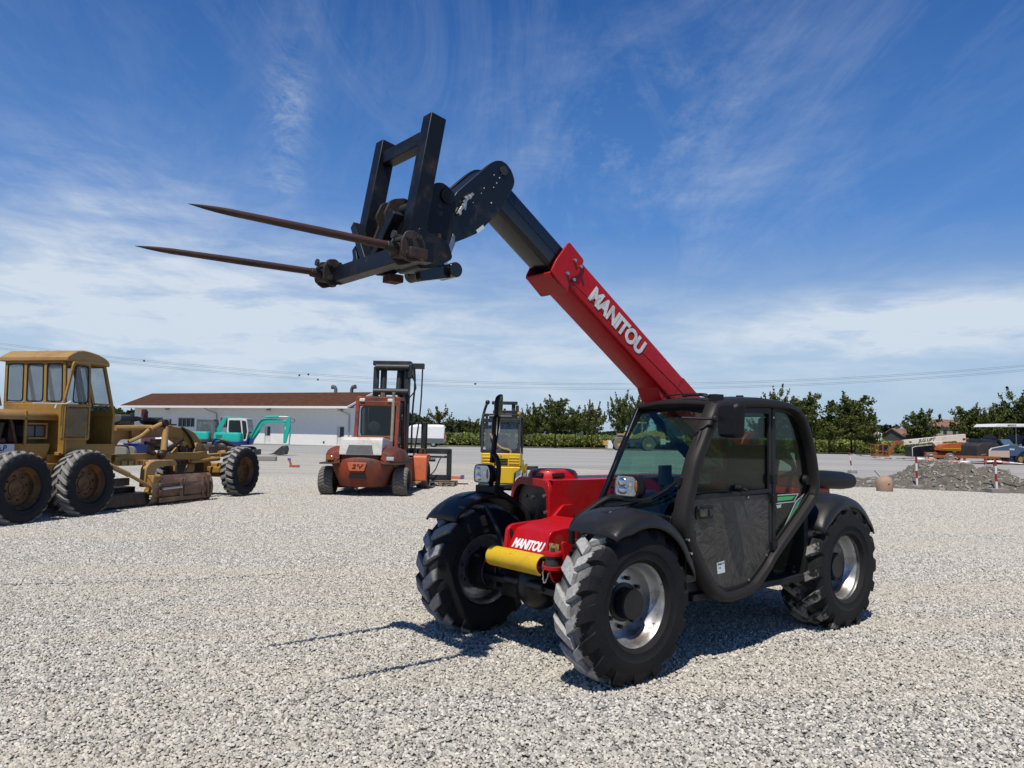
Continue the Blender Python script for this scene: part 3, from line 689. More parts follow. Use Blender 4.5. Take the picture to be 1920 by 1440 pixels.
# quick hitch and bale-spike frame
b = MB()
cp = rounded([(1.31,3.04),(1.22,3.20),(1.17,3.235),(1.12,3.245),(1.06,3.22),(1.02,3.18),(1.01,3.12),(1.05,2.86),(1.12,2.74),(1.22,2.68),(1.33,2.67),(1.36,2.80)],.02,3)
for y in (.215,-.245): b.prism(cp,'y',y,y+.03)
b.cyl((1.09,-.26,3.16),(1.09,.262,3.16),.052,n=20); b.bb(1.1,1.3,-.22,.22,2.72,2.78)
b.prism(rounded([(1.30,2.62),(1.42,2.60),(1.42,2.86),(1.20,2.80),(1.16,2.70)],.03),'y',.20,.44)
car = b.build('quick_hitch', M['fork_black'], T, .004)
b = MB(); b.cyl((1.09,.2465,3.16),(1.09,.264,3.16),.028,n=16); b.build('hitch_hole', M['black_dark'], car)
b = MB(); b.box((1.19,.27,2.865),(.07,.045,.045)); b.box((1.36,.05,2.60),(.10,.10,.05)); b.each('rusty_pin', M['rust'], car, bevel=.004)
b = MB(); b.cyl((1.03,.12,2.675),(1.03,.29,2.675),.050,n=20); b.beam((1.03,.22,2.67),(1.28,.22,2.61),.06,.08); b.build('lower_link', M['black_gloss'], car, .004)
S = MB()
S.beam((1.405,.31,2.70),(1.24,.31,3.625),.10,.115,(1,0,0)); S.beam((1.405,-.30,2.70),(1.24,-.30,3.625),.10,.115,(1,0,0))
S.beam((1.252,-.245,3.50),(1.252,.262,3.50),.095,.085)
S.beam((1.52,-.47,2.665),(1.52,.56,2.665),.10,.10)
S.beam((1.47,-.26,2.99),(1.50,-.03,2.70),.055,.075,(1,0,0)); S.beam((1.47,.27,2.97),(1.50,.06,2.70),.055,.075,(1,0,0))
S.beam((1.45,-.28,2.84),(1.47,-.20,2.70),.05,.06,(1,0,0))
S.bb(1.38,1.50,.255,.56,2.62,2.74)
spk = S.build('spike_frame', M['fork_black'], T, .005)
b = MB(); b.cyl((1.27,-.25,3.08),(1.27,.25,3.08),.036); b.build('hitch_shaft', M['steel_dark'], spk)
b = MB()
hk = rounded([(1.25,3.17),(1.33,3.15),(1.37,3.13),(1.41,3.04),(1.385,2.98),(1.43,2.86),(1.40,2.74),(1.33,2.74),(1.35,2.90),(1.32,3.0),(1.27,3.08)],.015,2)
for y in (-.13,-.02): b.prism(hk,'y',y,y+.022)
b.build('hitch_hook', M['rust_bracket'], spk, .003)
for s,y in ((1,.54),(-1,-.46)):
    b = MB(); pr = rounded([(1.48,2.72),(1.55,2.775),(1.61,2.765),(1.64,2.71),(1.64,2.625),(1.58,2.585),(1.47,2.62)],.02)
    for dy in (-.07,.055): b.prism(pr,'y',y+dy,y+dy+.018)
    b.box((1.57,y,2.66),(.12,.12,.08)); b.cyl((1.60,y,2.668),(1.70,y,2.674),.036,.030,n=16); b.box((1.54,y+.08*s,2.64),(.12,.05,.06))
    b.build('tine_clamp', M['rust_bracket'], spk, .005)
    b = MB()
    for x,z in ((1.525,2.735),(1.595,2.73),(1.595,2.635)): b.cyl((x,y-.08,z),(x,y+.085,z),.018,n=12); b.cyl((x,y+.085,z),(x,y+.089,z),.011,n=12)
    b.cyl((1.665,y+.04,2.735),(1.68,y+.04,2.737),.024,n=14); b.each('clamp_bolt', M['steel_dark'], spk)
    b = MB(); rings = []
    for q,rd,nt_ in ((0,.023,0),(.45,.023,0),(.46,.023,0),(.47,.023,.7),(.95,.018,.7),(1.02,.015,.3),(1.08,.010,0),(1.15,.0015,0)):
        p = V((1.64+q, y, 2.668+.012*q*s+.01)); ring_ = []
        for i in range(16):
            a = 2*PI*i/16; k = 1.0
            yy,zz = rd*math.cos(a), rd*math.sin(a)
            if nt_ and abs(a-PI*.62) < .42: yy,zz = yy*(1-nt_),zz*(1-nt_)
            ring_.append(p+V((0,yy,zz)))
        rings.append(ring_)
    b.loft(rings); b.build('bale_spike', M['rust_tine'], spk)
# rear tower and body behind the cab
b = MB()
for y in (-.30,.10): b.prism(rounded([(-3.05,.6),(-1.95,.6),(-2.25,1.10),(-2.42,1.62),(-2.55,1.69),(-2.70,1.62),(-2.90,1.30),(-3.05,1.1)],.06),'y',y,y+.035)
b.bb(-3.1,-2.45,.14,.62,.72,1.30); b.bb(-3.15,-2.95,-.9,.75,.55,1.05)
b.build('rear_body', M['red_dull'], T, .012)
b = MB(); b.cyl((-2.568,-.34,1.59),(-2.568,.17,1.59),.06); b.build('boom_pivot', M['steel_dark'], T)
b = MB()
for k in range(4): b.tube([(-2.45+.05*k,.12,1.15),(-2.35,.2+.05*k,1.42+.03*k),(-2.5-.08*k,.33,1.48+.02*k),(-2.8,.42,1.36),(-2.95,.3,1.2)],.02,8,0,6)
b.each('hydraulic_hose', M['hose'], T)
b = MB(); b.cyl((-1.28,-.10,1.88),(-1.80,-.10,1.52),.032); b.cyl((-1.75,-.10,1.555),(-2.2,-.10,1.24),.048); b.beam((-1.52,-.02,1.84),(-2.3,-.02,1.36),.04,.06); b.build('lift_cylinder', M['navy_dark'], T)
# rear right mirror pod on its arm
b = MB(); rings = []
for q,ry,rz in ((0,.03,.03),(.02,.065,.075),(.20,.075,.085),(.55,.075,.085),(.72,.065,.07),(.76,.02,.02)): rings.append([V((-2.72-q, .64+ry*math.cos(2*PI*i/20), 1.255-.05*q+rz*math.sin(2*PI*i/20))) for i in range(20)])
b.loft(rings); b.tube([(-2.3,.60,1.28),(-2.5,.62,1.32),(-2.74,.64,1.26)],.02,8,0,4); b.build('intake_pipe', M['black_plastic'], T)
# fenders
def fender(xw, side, a0, a1, r0=.555, r1=.605, dist=0, n=26):
    b = MB(); rings = []; s = side
    for i in range(n+1):
        a = R(a0+(a1-a0)*i/n); f = max(0,math.sin(PI*i/n))**.6; r = r0+(r1-r0)*f
        row = []
        for y,d in ((.60,-.03),(.605,.0),(.64,.008),(.76,.014),(.88,.012),(.96,.0),(1.005,-.018),(1.03,-.045),(1.035,-.075),(1.036,-.095)):
            e = min(1,min(i,n-i)/4); row.append((xw+(r+d*(.4+.6*e))*math.cos(a), s*y, .512+(r+d*(.4+.6*e))*math.sin(a)))
        rings.append(row)
    b.loft(rings, closed=False, caps=False)
    for q in (.78,):
        b.loft([[(xw+(r0+(r1-r0)*max(0,math.sin(PI*i/n))**.6+.016)*math.cos(R(a0+(a1-a0)*i/n)), s*(q+dy), .512+(r0+(r1-r0)*max(0,math.sin(PI*i/n))**.6+.013+(.005 if 0<k<3 else 0))*math.sin(R(a0+(a1-a0)*i/n))) for k,dy in enumerate((-.045,-.03,.03,.045))] for i in range(5,15)],closed=False,caps=False)
    o = b.build('fender', M['fender'], T, 0, ang=50)
    m = o.modifiers.new('shell','SOLIDIFY'); m.thickness = .008; m.offset = -1
    return o
fender(0,1,57,165); fender(0,-1,48,165,.545); fender(WB,1,38,150,.56,.615); fender(WB,-1,38,150,.56,.615)
b = MB(); b.tube([(.05,-.62,1.02),(.02,-.55,.90),(0,-.40,.68)],.022,8,0,4); b.tube([(-.1,.62,1.02),(-.2,.5,.9),(-.3,.4,.8)],.022,8,0,4); b.each('fender_stay', M['black'], T)
# lamps on bracket tubes
for s in (1,-1):
    y = .72*s; x = -.20 if s>0 else -.02; z = 1.265 if s > 0 else 1.28
    b = MB()
    if s > 0:
        b.tube([(.12,.46,.86),(.12,.47,.98),(.05,.50,1.06),(-.12,.56,1.165),(-.16,.66,1.175),(-.2,.74,1.175)],.024,10,0,5); b.box((-.20,.74,1.172),(.10,.26,.028)); b.cyl((x-.02,.80,1.17),(x-.02,.80,1.23),.02)
    else:
        b.tube([(-.32,-.50,.74),(-.30,-.50,.93),(-.24,-.54,1.02),(-.08,-.60,1.13),(-.04,-.64,1.16)],.026,10,0,5); b.box((-.05,-.70,1.155),(.10,.26,.055)); b.cyl((x-.06,y,1.16),(x-.06,y,1.24),.02)
        b.tube([(-.05,-.60,1.17),(-.05,-.585,1.34),(-.05,-.62,1.42),(-.05,-.68,1.45)],.021,10,0,5)
        b.beam((-.05,-.675,1.37),(-.08,-.645,1.76),.03,.036,(1,0,0))
    br = b.build('lamp_bracket', M['black_plastic'], T, .004)
    b = MB(); sec = rounded([(-.10,-.075),(.10,-.075),(.115,.0),(.09,.075),(-.09,.075),(-.105,.0)],.035,4)
    # shell opens forward
    b.loft([[V((x+dx, y+p*k, z+q*k)) for p,q in sec] for dx,k in ((0.045,1.0),(.02,1.04),(-.03,.95),(-.085,.55),(-.10,.3))],True,True)
    b.build('lamp_housing', M['black_plastic'], br)
    hl = MB(); hl.loft([[V((x+dx, y+p*k-.012*s, z+q*k)) for p,q in sec] for dx,k in ((.047,.93),(.060,.88),(.063,.5),(.063,.02))],True,True); 
    h = hl.build('headlight', M['lens'], br)
    b = MB(); b.ball((x+.035,y-.045*1,z+.025),(.025,.045,.038),16,10); b.ball((x+.035,y-.04,z-.03),(.022,.055,.034),16,10); b.ball((x+.03,y+.03,z),(.02,.03,.06),16,10); b.loft([[V((x+dx, y+p*k-.012*s, z+q*k)) for p,q in sec] for dx,k in ((.046,.92),(.02,.6))],True,True)
    b.build('reflector', M['chrome'], h)
    b = MB(); b.ball((x+.042,y+.082,z),(.012,.014,.045),14,10); b.build('indicator', M['amber'], h)
# right-hand mirrors, two heads seen almost edge on
for z,yy,tl in ((1.685,-.66,.5),(1.845,-.63,.5)):
    b = MB(); cx = -.07
    Mr = Euler((0.0,R(-4),R(-50))).to_matrix() @ Euler((R(-14),0,0)).to_matrix()
    sec = rrect(-.085,.085,-.088,.088,.045,5)
    b.loft([[V((cx,yy,z))+Mr@V((dx,p*k,q*k)) for p,q in sec] for dx,k in ((-.020,.98),(0,1.0),(.014,.92),(.024,.6))],True,True)
    o = b.build('wing_mirror', M['black_plastic'], T)
    b = MB(); b.loft([[V((cx,yy,z))+Mr@V((dx,p*.9,q*.92)) for p,q in sec] for dx in (-.019,-.0215)],True,True); b.build('mirror_glass', M['mirror_glass'], o)
# ------------------------------------------------------------------ telehandler cab
cab_o = [(-.80,1.86),(-1.09,1.90),(-1.42,1.918),(-1.72,1.91),(-1.87,1.885),(-1.98,1.84),(-2.07,1.75),(-2.15,1.59),(-2.205,1.42),(-2.235,1.24),(-2.215,1.14),(-2.15,1.06),(-1.63,.70),(-1.51,.60),(-1.38,.50),(-1.26,.445),(-1.03,.42),(-.89,.43),(-.81,.46),(-.75,.50),(-.64,.62),(-.53,.78),(-.45,.93),(-.425,1.02),(-.45,1.14),(-.50,1.29),(-.56,1.45),(-.65,1.60),(-.735,1.745)]
cab_i = [(-.905,1.80),(-1.12,1.838),(-1.42,1.855),(-1.72,1.855),(-1.87,1.83),(-1.95,1.785),(-2.01,1.71),(-2.09,1.56),(-2.14,1.40),(-2.168,1.25),(-2.15,1.17),(-2.09,1.105),(-1.60,.755),(-1.48,.65),(-1.35,.56),(-1.25,.51),(-1.03,.488),(-.95,.495),(-.88,.525),(-.82,.57),(-.72,.69),(-.62,.83),(-.55,.95),(-.53,1.03),(-.555,1.15),(-.61,1.31),(-.67,1.46),(-.755,1.60),(-.84,1.72)]
CB = thing('cab','',None); CB.parent = T
for k in ('label','category'):
    if k in CB.keys(): del CB[k]
b = MB(); N = len(cab_o)
def ringv(o,i,ys):
    """side frame: section goes outer edge, rounded outer face, inner edge"""
    rings = []
    for (ox,oz),(ix,iz) in zip(o,i):
        mx,mz = (ox+ix)/2,(oz+iz)/2
        rings.append([(ox,ys[0],oz),(ox,ys[1],oz),(ox+(mx-ox)*.5,ys[2],oz+(mz-oz)*.5),(ix+(mx-ix)*.4,ys[2],iz+(mz-iz)*.4),(ix,ys[1],iz),(ix,ys[0],iz)])
    return rings
def closed_loft(mb, rings):
    n = len(rings[0]); k = len(rings); vs = [p for r in rings for p in r]; fs = []
    for a in range(k):
        c = (a+1)%k
        for i in range(n): fs.append((a*n+i,a*n+(i+1)%n,c*n+(i+1)%n,c*n+i))
    mb.add(vs,fs)
def fine(poly,k=4):
    P = [V((p[0],p[1],0)) for p in poly]; P = P[-2:]+P+P[:2]
    c = curve(P,k); return [(p.x,p.y) for p in c[2*k:-2*k-1+1-0]][:len(poly)*k]
closed_loft(b, ringv(fine(cab_o),fine(cab_i),(.90,.985,1.004)))
cf = b.build('side_frame', M['cab_frame'], CB, 0, ang=60)
# inner side frame next to the boom, roof, floor, rear wall
top = [p for p in cab_o if p[1] > 1.0]
b = MB(); inn_o = [(-.88,1.84),(-1.42,1.90),(-1.87,1.87),(-2.05,1.75),(-2.20,1.40),(-2.22,1.10),(-2.22,.50),(-.48,.50),(-.46,1.10),(-.66,1.50)]
inn_i = [(-.91,1.79),(-1.42,1.84),(-1.82,1.82),(-1.98,1.72),(-2.13,1.40),(-2.16,1.20),(-2.16,1.14),(-.53,1.14),(-.495,1.17),(-.69,1.50)]
b.ring(inn_o,inn_i,'y',.16,.19,N=100); b.build('side_frame', M['black'], CB, .004)
b = MB(); rf = [(-.80,1.86),(-1.09,1.905),(-1.42,1.925),(-1.72,1.915),(-1.90,1.885)]
rings = []
for y,dz,dx in ((.17,-.012,-.07),(.19,.0,-.07),(.4,.022,-.05),(.7,.022,-.02),(.93,.008,0),(.985,-.004,0)): rings.append([(x+dx*(1 if i==0 else 0),y,z+dz) for i,(x,z) in enumerate(rf)])
b.loft(rings,closed=False,caps=False); rf_o = b.build('roof', M['cab_frame'], CB, 0, ang=60); q = rf_o.modifiers.new('shell','SOLIDIFY'); q.thickness = .03; q.offset = -1
b = MB(); b.tube([(-.83,.97,1.850),(-.86,.6,1.868),(-.90,.18,1.850)],.024,10,0,4); b.build('roof_visor', M['cab_frame'], CB)
b = MB(); b.bb(-2.1,-.62,.2,.93,.45,.50); b.bb(-2.16,-2.10,.2,.93,.45,1.15); b.bb(-2.1,-.6,.19,.215,.45,1.13); b.build('cab_floor', M['black_dark'], CB, .005)
b = MB(); b.beam((-.885,.175,1.835),(-.455,.175,1.10),.034,.04); b.beam((-.50,.18,1.06),(-.44,.90,1.02),.06,.07); b.build('windscreen_frame', M['black'], CB, .006)
b = MB(); b.bb(-.56,-.45,.20,.93,.62,1.03); b.bb(-.62,-.50,.9,.96,.6,.95); b.build('front_bulkhead', M['black'], CB, .006)
b = MB(); b.box((-.50,.93,.90),(.05,.10,.06)); b.box((-.52,.96,.79),(.015,.09,.12)); b.build('frame_bracket', M['black_plastic'], CB, .004)
b = MB()
for x,z in ((-.47,.905),(-.50,.81)): b.cyl((x,.985,z),(x,1.012,z),.009,n=8)
b.each('bracket_bolt', M['steel'], CB)
# glass
def pane(mb, pts, th=.006):
    p = [V(q) for q in pts]; n = (p[1]-p[0]).cross(p[2]-p[0]).normalized()*th/2; k = len(p)
    mb.add([q-n for q in p]+[q+n for q in p],[tuple(range(k)),tuple(range(2*k-1,k-1,-1))]+[(i,(i+1)%k,(i+1)%k+k,i+k) for i in range(k)])
b = MB(); rows = []
for t in [i/8 for i in range(9)]:
    xl = -.865+(.435)*t+.035*math.sin(PI*t); zl = 1.835-.80*t
    rows.append([(xl+ (-.05*(1-t) -.03*t)*u - .012*(1-(2*u-1)**2)*-1, .92-.74*u, zl+.05*u*t) for u in [j/8 for j in range(9)]])
b.loft(rows,closed=False,caps=False); b.build('windscreen', M['ws_glass'], CB, 0)
sill = lambda x: 1.185+(-.58-x)*-.02
xi = [(p[0],p[1]) for p in fine(cab_i)]
def clip(poly, f):
    out = []
    for i in range(len(poly)):
        a,c = poly[i],poly[(i+1)%len(poly)]; fa,fc = f(a),f(c)
        if fa >= 0: out.append(a)
        if fa*fc < 0: t = fa/(fa-fc); out.append((a[0]+(c[0]-a[0])*t,a[1]+(c[1]-a[1])*t))
    return out
DR = thing('door','',None); DR.parent = CB
for k in ('label','category'):
    if k in DR.keys(): del DR[k]
CBX = -1.585
def shrink(poly, d):
    cx = sum(p[0] for p in poly)/len(poly); cz = sum(p[1] for p in poly)/len(poly)
    return [(cx+(x-cx)*(1-d), cz+(z-cz)*(1-d)) for x,z in poly]
front = clip(xi, lambda p: p[0]-CBX-.012); upper = clip(front, lambda p: p[1]-1.195); lower = clip(front, lambda p: 1.195-p[1]); rear = clip(xi, lambda p: CBX-.03-p[0])
b = MB(); b.ring(front, shrink(front,.055),'y',.94,.958,N=120); door_fr = b.build('door', M['seal'], CB, .003)
bpy.data.objects.remove(DR); DR = door_fr
b = MB(); b.beam((-.60,.955,1.188),(CBX+.02,.955,1.205),.022,.03); b.build('sill_rail', M['seal'], DR, .003)
b = MB(); b.prism(upper,'y',.930,.937); b.build('upper_pane', M['side_glass'], DR, 0)
m_, nt, out = newmat('dusty_door_panel'); L = nt.links
pb = nd(nt,'BsdfPrincipled'); co = objco(nt)
mp = nt.nodes.new('ShaderNodeMapping'); mp.inputs['Location'].default_value = (1.15,0,-.98); L.new(co, mp.inputs[0])
sx = nt.nodes.new('ShaderNodeSeparateXYZ'); L.new(mp.outputs[0], sx.inputs[0])
ang = math_(nt,'ARCTAN2', sx.outputs[2], sx.outputs[0]); rad = math_(nt,'SQRT', math_(nt,'ADD',math_(nt,'MULTIPLY',sx.outputs[0],sx.outputs[0]),math_(nt,'MULTIPLY',sx.outputs[2],sx.outputs[2])))
cmb = nt.nodes.new('ShaderNodeCombineXYZ'); L.new(math_(nt,'MULTIPLY',ang,2.2), cmb.inputs[0]); L.new(math_(nt,'MULTIPLY',rad,1.3), cmb.inputs[1])
sw = noise(nt, cmb.outputs[0], 6, 7, .7, 1.6)
c = mixc(nt, ramp(nt,sw,.40,.60), (.006,.0055,.005), (.088,.079,.068)); c = mixc(nt, ramp(nt,noise(nt,co,5,6,.65),.35,.75,(0,0,0,1),(.55,)*3+(1,)), c, (.026,.023,.020))
L.new(c, pb.inputs['Base Color']); pb.inputs['Roughness'].default_value = .42; L.new(pb.outputs[0], out.inputs[0]); M['door_panel'] = m_
b = MB(); b.prism(shrink(lower,.03),'y',.945,.953); b.build('lower_panel', M['door_panel'], DR, .003)
b = MB(); b.prism(rrect(-.815,-.615,1.03,1.125,.02),'y',.952,.962); b.build('handle_plate', M['seal'], DR, .003)
b = MB(); b.bb(-.72,-.64,.962,.982,1.05,1.105); b.bb(-.80,-.76,.962,.97,1.05,1.1); b.build('door_handle', M['black_gloss'], DR, .005)
b = MB(); b.cyl((-1.14,.935,1.235),(-1.14,.985,1.235),.028,.02,n=16); b.cyl((-1.145,.985,1.235),(-1.16,1.01,1.22),.012); b.build('window_latch', M['black_plastic'], DR)
b = MB(); b.prism([(-.865,.705),(-.955,.715),(-.965,.63),(-.875,.625)],'y',.9535,.9545); st_ = b.build('sticker', M['paper'], DR, 0)
lettering('70462 N',.022,frame((-.912,.9552,.695),(-1,0,.10),(0,0,1)),M['ink'],st_,.0003,0,.0006); lettering('Tele',.016,frame((-.90,.9552,.667),(-1,0,.10),(0,0,1)),M['ink'],st_,.0003,0,.0004)
b = MB()
for z in (1.295,1.14,.775): b.bb(CBX-.03,CBX+.03,.955,.985,z-.035,z+.035)
b.each('hinge', M['black_plastic'], DR, bevel=.005)
b = MB()
for x,z in ((-.60,.80),(-.86,.545),(-1.26,.545),(-1.50,.71),(-.58,1.155),(-.64,1.115),(-1.25,1.165),(-1.60,1.78)): b.cyl((x,.952,z),(x,.962,z),.009,n=8)
b.each('panel_screw', M['steel'], DR)
b = MB(); b.bb(CBX-.045,CBX-.005,.91,.955,.78,1.85); b.build('door_pillar', M['seal'], CB, .004)
b = MB(); b.prism(rear,'y',.930,.937); rg_ = b.build('rear_quarter_glass', M['side_glass'], CB, 0)
b = MB(); b.ring(rear, shrink(rear,.07),'y',.938,.950,N=90); b.build('glass_seal', M['seal'], rg_, 0)
b = MB(); b.cyl((-2.10,.938,1.275),(-2.10,.965,1.275),.045,.038,n=20); b.build('glass_latch', M['black_plastic'], rg_)
gz = .9395
for mt,dy,ps in (('grey_vinyl',0,[[(-1.625,1.168),(-2.0,1.168),(-1.93,1.10),(-1.625,1.095)],[(-1.95,1.105),(-2.085,1.165),(-1.80,.88),(-1.72,.83),(-1.76,.89)]]),('ink',.0008,[[(-1.625,1.160),(-1.975,1.160),(-1.92,1.108),(-1.625,1.106)],[(-1.965,1.10),(-2.055,1.145),(-1.80,.895),(-1.79,.905)]]),('green_vinyl',.0016,[[(-1.625,1.150),(-1.945,1.150),(-1.89,1.122),(-1.625,1.116)],[(-1.975,1.092),(-2.035,1.122),(-1.825,.925),(-1.815,.935)]])):
    for p in ps:
        b = MB(); b.prism(p,'y',gz+dy,gz+dy+.0006); b.build('decal', M[mt], rg_, 0)
b = MB(); b.prism([(-1.665,1.085),(-1.74,1.09),(-1.73,1.065),(-1.68,1.06)],'y',gz,gz+.0006); b.build('decal', M['grey_vinyl'], rg_, 0)
b = MB(); b.prism([(-.95,1.77),(-1.42,1.84),(-1.80,1.82),(-1.96,1.70),(-2.11,1.40),(-2.13,1.13),(-.58,1.13),(-.56,1.20),(-.72,1.50)],'y',.172,.177); b.build('inner_glass', M['ws_glass'], CB, 0)
b = MB(); pane(b,[(-2.06,.2,1.80),(-2.06,.9,1.80),(-2.20,.9,1.2),(-2.20,.2,1.2)]); b.build('rear_window', M['ws_glass'], CB, 0)
b = MB(); b.beam((-2.0,.2,1.84),(-2.2,.2,1.15),.05,.05); b.beam((-2.0,.88,1.84),(-2.2,.88,1.15),.05,.05); b.beam((-2.05,.2,1.83),(-2.05,.9,1.83),.06,.06); b.build('rear_frame', M['black'], CB, .005)
# interior
b = MB(); b.prism(rounded([(-1.30,.86),(-1.78,.84),(-1.82,.98),(-1.34,1.00)],.04),'y',.33,.83); b.prism(rounded([(-1.72,.95),(-1.82,.94),(-1.98,1.48),(-1.95,1.56),(-1.88,1.56),(-1.84,1.48)],.04),'y',.36,.80); b.bb(-1.75,-1.40,.4,.75,.5,.86); b.build('seat', M['seat'], CB, .03, seg=3)
b = MB(); b.bb(-.85,-.58,.3,.9,.5,.98); b.beam((-.80,.58,.95),(-.98,.58,1.12),.06,.06); b.bb(-1.0,-.60,.2,.30,.6,1.18); b.build('dashboard', M['navy_dark'], CB, .02)
b = MB(); Mq = Euler((0,R(-32),0)).to_matrix(); pts = [V((-1.0,.58,1.14))+Mq@V((.18*math.cos(2*PI*i/28),.18*math.sin(2*PI*i/28),0)) for i in range(29)]
b.tube(pts,.014,8); b.beam(V((-1.0,.58,1.135)),pts[0],.03,.012); b.beam(V((-1.0,.58,1.135)),pts[9],.03,.012); b.beam(V((-1.0,.58,1.135)),pts[19],.03,.012); b.build('steering_wheel', M['seal'], CB)
b = MB(); b.box((-1.10,.28,1.30),(.14,.03,.16)); b.beam((-1.1,.25,1.2),(-1.1,.25,1.05),.03,.03); b.tube([(-1.45,.28,.98),(-1.42,.28,1.16)],.013); b.build('control_pod', M['navy_dark'], CB, .01)
b = MB(); b.box((-1.62,.86,1.70),(.10,.06,.16)); b.build('head_cushion', M['black_dark'], CB, .02)
# wipers, left mirror, roof fittings
b = MB(); b.tube([(-.475,.90,1.30),(-.43,.74,1.18),(-.405,.44,1.10)],.009,6,0,4); b.beam((-.43,.66,1.155),(-.395,.30,1.085),.012,.022); b.tube([(-.50,.88,1.29),(-.455,.74,1.20),(-.40,.42,1.06)],.008,6,0,4); b.box((-.50,.90,1.30),(.06,.05,.05)); b.build('wiper', M['seal'], CB)
b = MB(); b.tube([(-.735,.93,1.70),(-.66,.95,1.62),(-.58,.945,1.43),(-.50,.945,1.20),(-.46,.95,1.0)],.014,6,0,4); b.build('wiper_cable', M['seal'], CB)
b = MB(); b.tube([(-.80,.98,1.72),(-.72,1.04,1.745),(-.66,1.10,1.745)],.013,8,0,4); b.tube([(-.72,1.03,1.745),(-.55,.88,1.75)],.010,8); b.ball((-.72,1.04,1.745),.025); ma = b.build('mirror_arm', M['seal'], CB)
b = MB(); Mr = Matrix.Rotation(R(-12),3,'Z'); sec = rounded([(-.095,-.12),(.085,-.125),(.10,.10),(.08,.125),(-.08,.12),(-.10,.10)],.03,4)
b.loft([[V((-.73,1.17,1.735))+Mr@V((dx,p*k,q*k)) for p,q in sec] for dx,k in ((-.04,.97),(0,1.0),(.03,.96),(.05,.82))],True,True); wm = b.build('wing_mirror', M['black_plastic'], CB, .004)
b = MB(); b.loft([[V((-.73,1.17,1.735))+Mr@V((dx,p*.9,q*.92)) for p,q in sec] for dx in (-.039,-.042)],True,True); b.build('mirror_glass', M['mirror_glass'], wm)
b = MB(); b.tube([(-.90,.86,1.905),(-.86,.86,1.935),(-1.0,.60,1.95),(-1.05,.32,1.945),(-1.05,.30,1.91)],.006,6,0,3); b.tube([(-.95,.90,1.90),(-.92,.75,1.935),(-.98,.55,1.935)],.010,6,0,3); b.box((-.93,.90,1.91),(.10,.06,.05)); b.build('roof_wiper', M['seal'], CB)
b = MB(); b.cyl((-1.45,.75,1.93),(-1.45,.75,1.955),.03,n=14); b.build('roof_plug', M['seal'], CB)
# ------------------------------------------------------------------ motor grader (local x forward, y left; origin midway between the tandem axles)
G = thing('motor_grader','old ochre motor grader with its cab door ajar and blade lowered','grader',(-8.787,13.443,0),R(75.5))
GT = tyre_src(.585,.36,.34,22,.032,.075,.45)
GT2 = tyre_src(.60,.37,.34,22,.038,.062,.9)
for x in (-.66,.74):
    for s in (-1,1): make_wheel(G,(x,s*.98,.585),GT2,M['grader_rim'],M['tyre_grader'],M['grader_rim'],s,.335,.36,.12,hubproj=-.09)
for s in (-1,1): make_wheel(G,(5.56,s*.94,.60),GT,M['grader_rim'],M['tyre_grader'],M['grader_rim'],s,.335,.36,.12,hubproj=-.09)
b = MB()
for s in (-1,1): b.prism(rounded([(-1.0,.50),(1.1,.50),(1.0,.80),(.3,.95),(-.2,.95),(-.9,.8)],.1),'y',s*.70-.09,s*.70+.09)
b.cyl((.04,-.7,.62),(.04,.7,.62),.16); b.build('tandem_case', M['grader'], G, .01)
b = MB(); b.bb(-1.9,.35,-.42,.42,.80,1.12); b.bb(.3,1.8,-.6,.6,.85,1.1); b.build('rear_frame', M['grader'], G, .015)
# engine bay: side skirts, battery, frames, round-edged hood
b = MB()
for s in (-1,1): b.prism(rounded([(.37,1.29),(-2.3,1.29),(-2.3,1.0),(.19,1.0),(.30,1.06)],.04),'y',s*.56-.012,s*.56+.012)
b.build('side_skirt', M['grader'], G, .004)
b = MB(); sec = [(-.60,1.70)]+[(-.60+.10*(1-math.cos(R(a))),1.74+.10*math.sin(R(a))) for a in range(0,91,15)]+[(-.2,1.875),(.2,1.875)]+[(.60-.10*(1-math.sin(R(a))),1.74+.10*math.cos(R(a))) for a in range(0,91,15)]+[(.60,1.70)]
b.loft([[(x,y,z-(.02 if x<-2 else 0)) for y,z in sec] for x in (.50,-.9,-2.35)],closed=False,caps=False); h = b.build('hood', M['grader_pale'], G, 0); q = h.modifiers.new('shell','SOLIDIFY'); q.thickness = .03
b = MB(); b.bb(-2.2,.36,-.02,.02,1.1,1.75); b.bb(-2.3,-.45,-.35,.35,1.10,1.66); b.bb(-.42,-.3,-.5,-.2,1.31,1.62); b.cyl((-.75,-.5,1.42),(-1.6,-.5,1.42),.07); b.cyl((-.75,-.47,1.62),(-1.7,-.47,1.62),.06); b.cyl((-.6,-.5,1.66),(-.6,-.42,1.3),.08); b.build('engine', M['grease'], G, .01)
b = MB(); b.cyl((-.5,-.5,1.34),(-1.6,-.5,1.34),.05); b.box((-.9,-.52,1.52),(.6,.06,.07)); b.beam((-.45,-.55,1.72),(-.34,-.57,1.29),.05,.05); b.build('exhaust_manifold', M['rust'], G, .01)
b = MB(); b.bb(-.20,-.15,-.60,-.56,1.27,1.86); b.build('hood_strap', M['grader'], G, .01)
b = MB(); b.bb(-.10,.30,-.56,-.53,1.62,1.65); b.bb(-.10,.30,-.56,-.53,1.37,1.40); b.bb(.28,.31,-.56,-.53,1.37,1.65); b.build('battery_rack', M['grader'], G, .004)
b = MB()
for x in (-.02,.19): b.bb(x-.09,x+.09,-.52,-.30,1.41,1.60)
b.each('battery', M['grey_cab'], G, bevel=.01)
b = MB(); b.bb(-1.62,-.36,-.575,-.569,1.13,1.285); pl_ = b.build('name_plate', M['paper'], G, 0)
lettering('C.E.A.P',.135,frame((-.72,-.5765,1.215),(1,0,0),(0,0,1)),M['ink'],pl_,.0005,.18,.003)
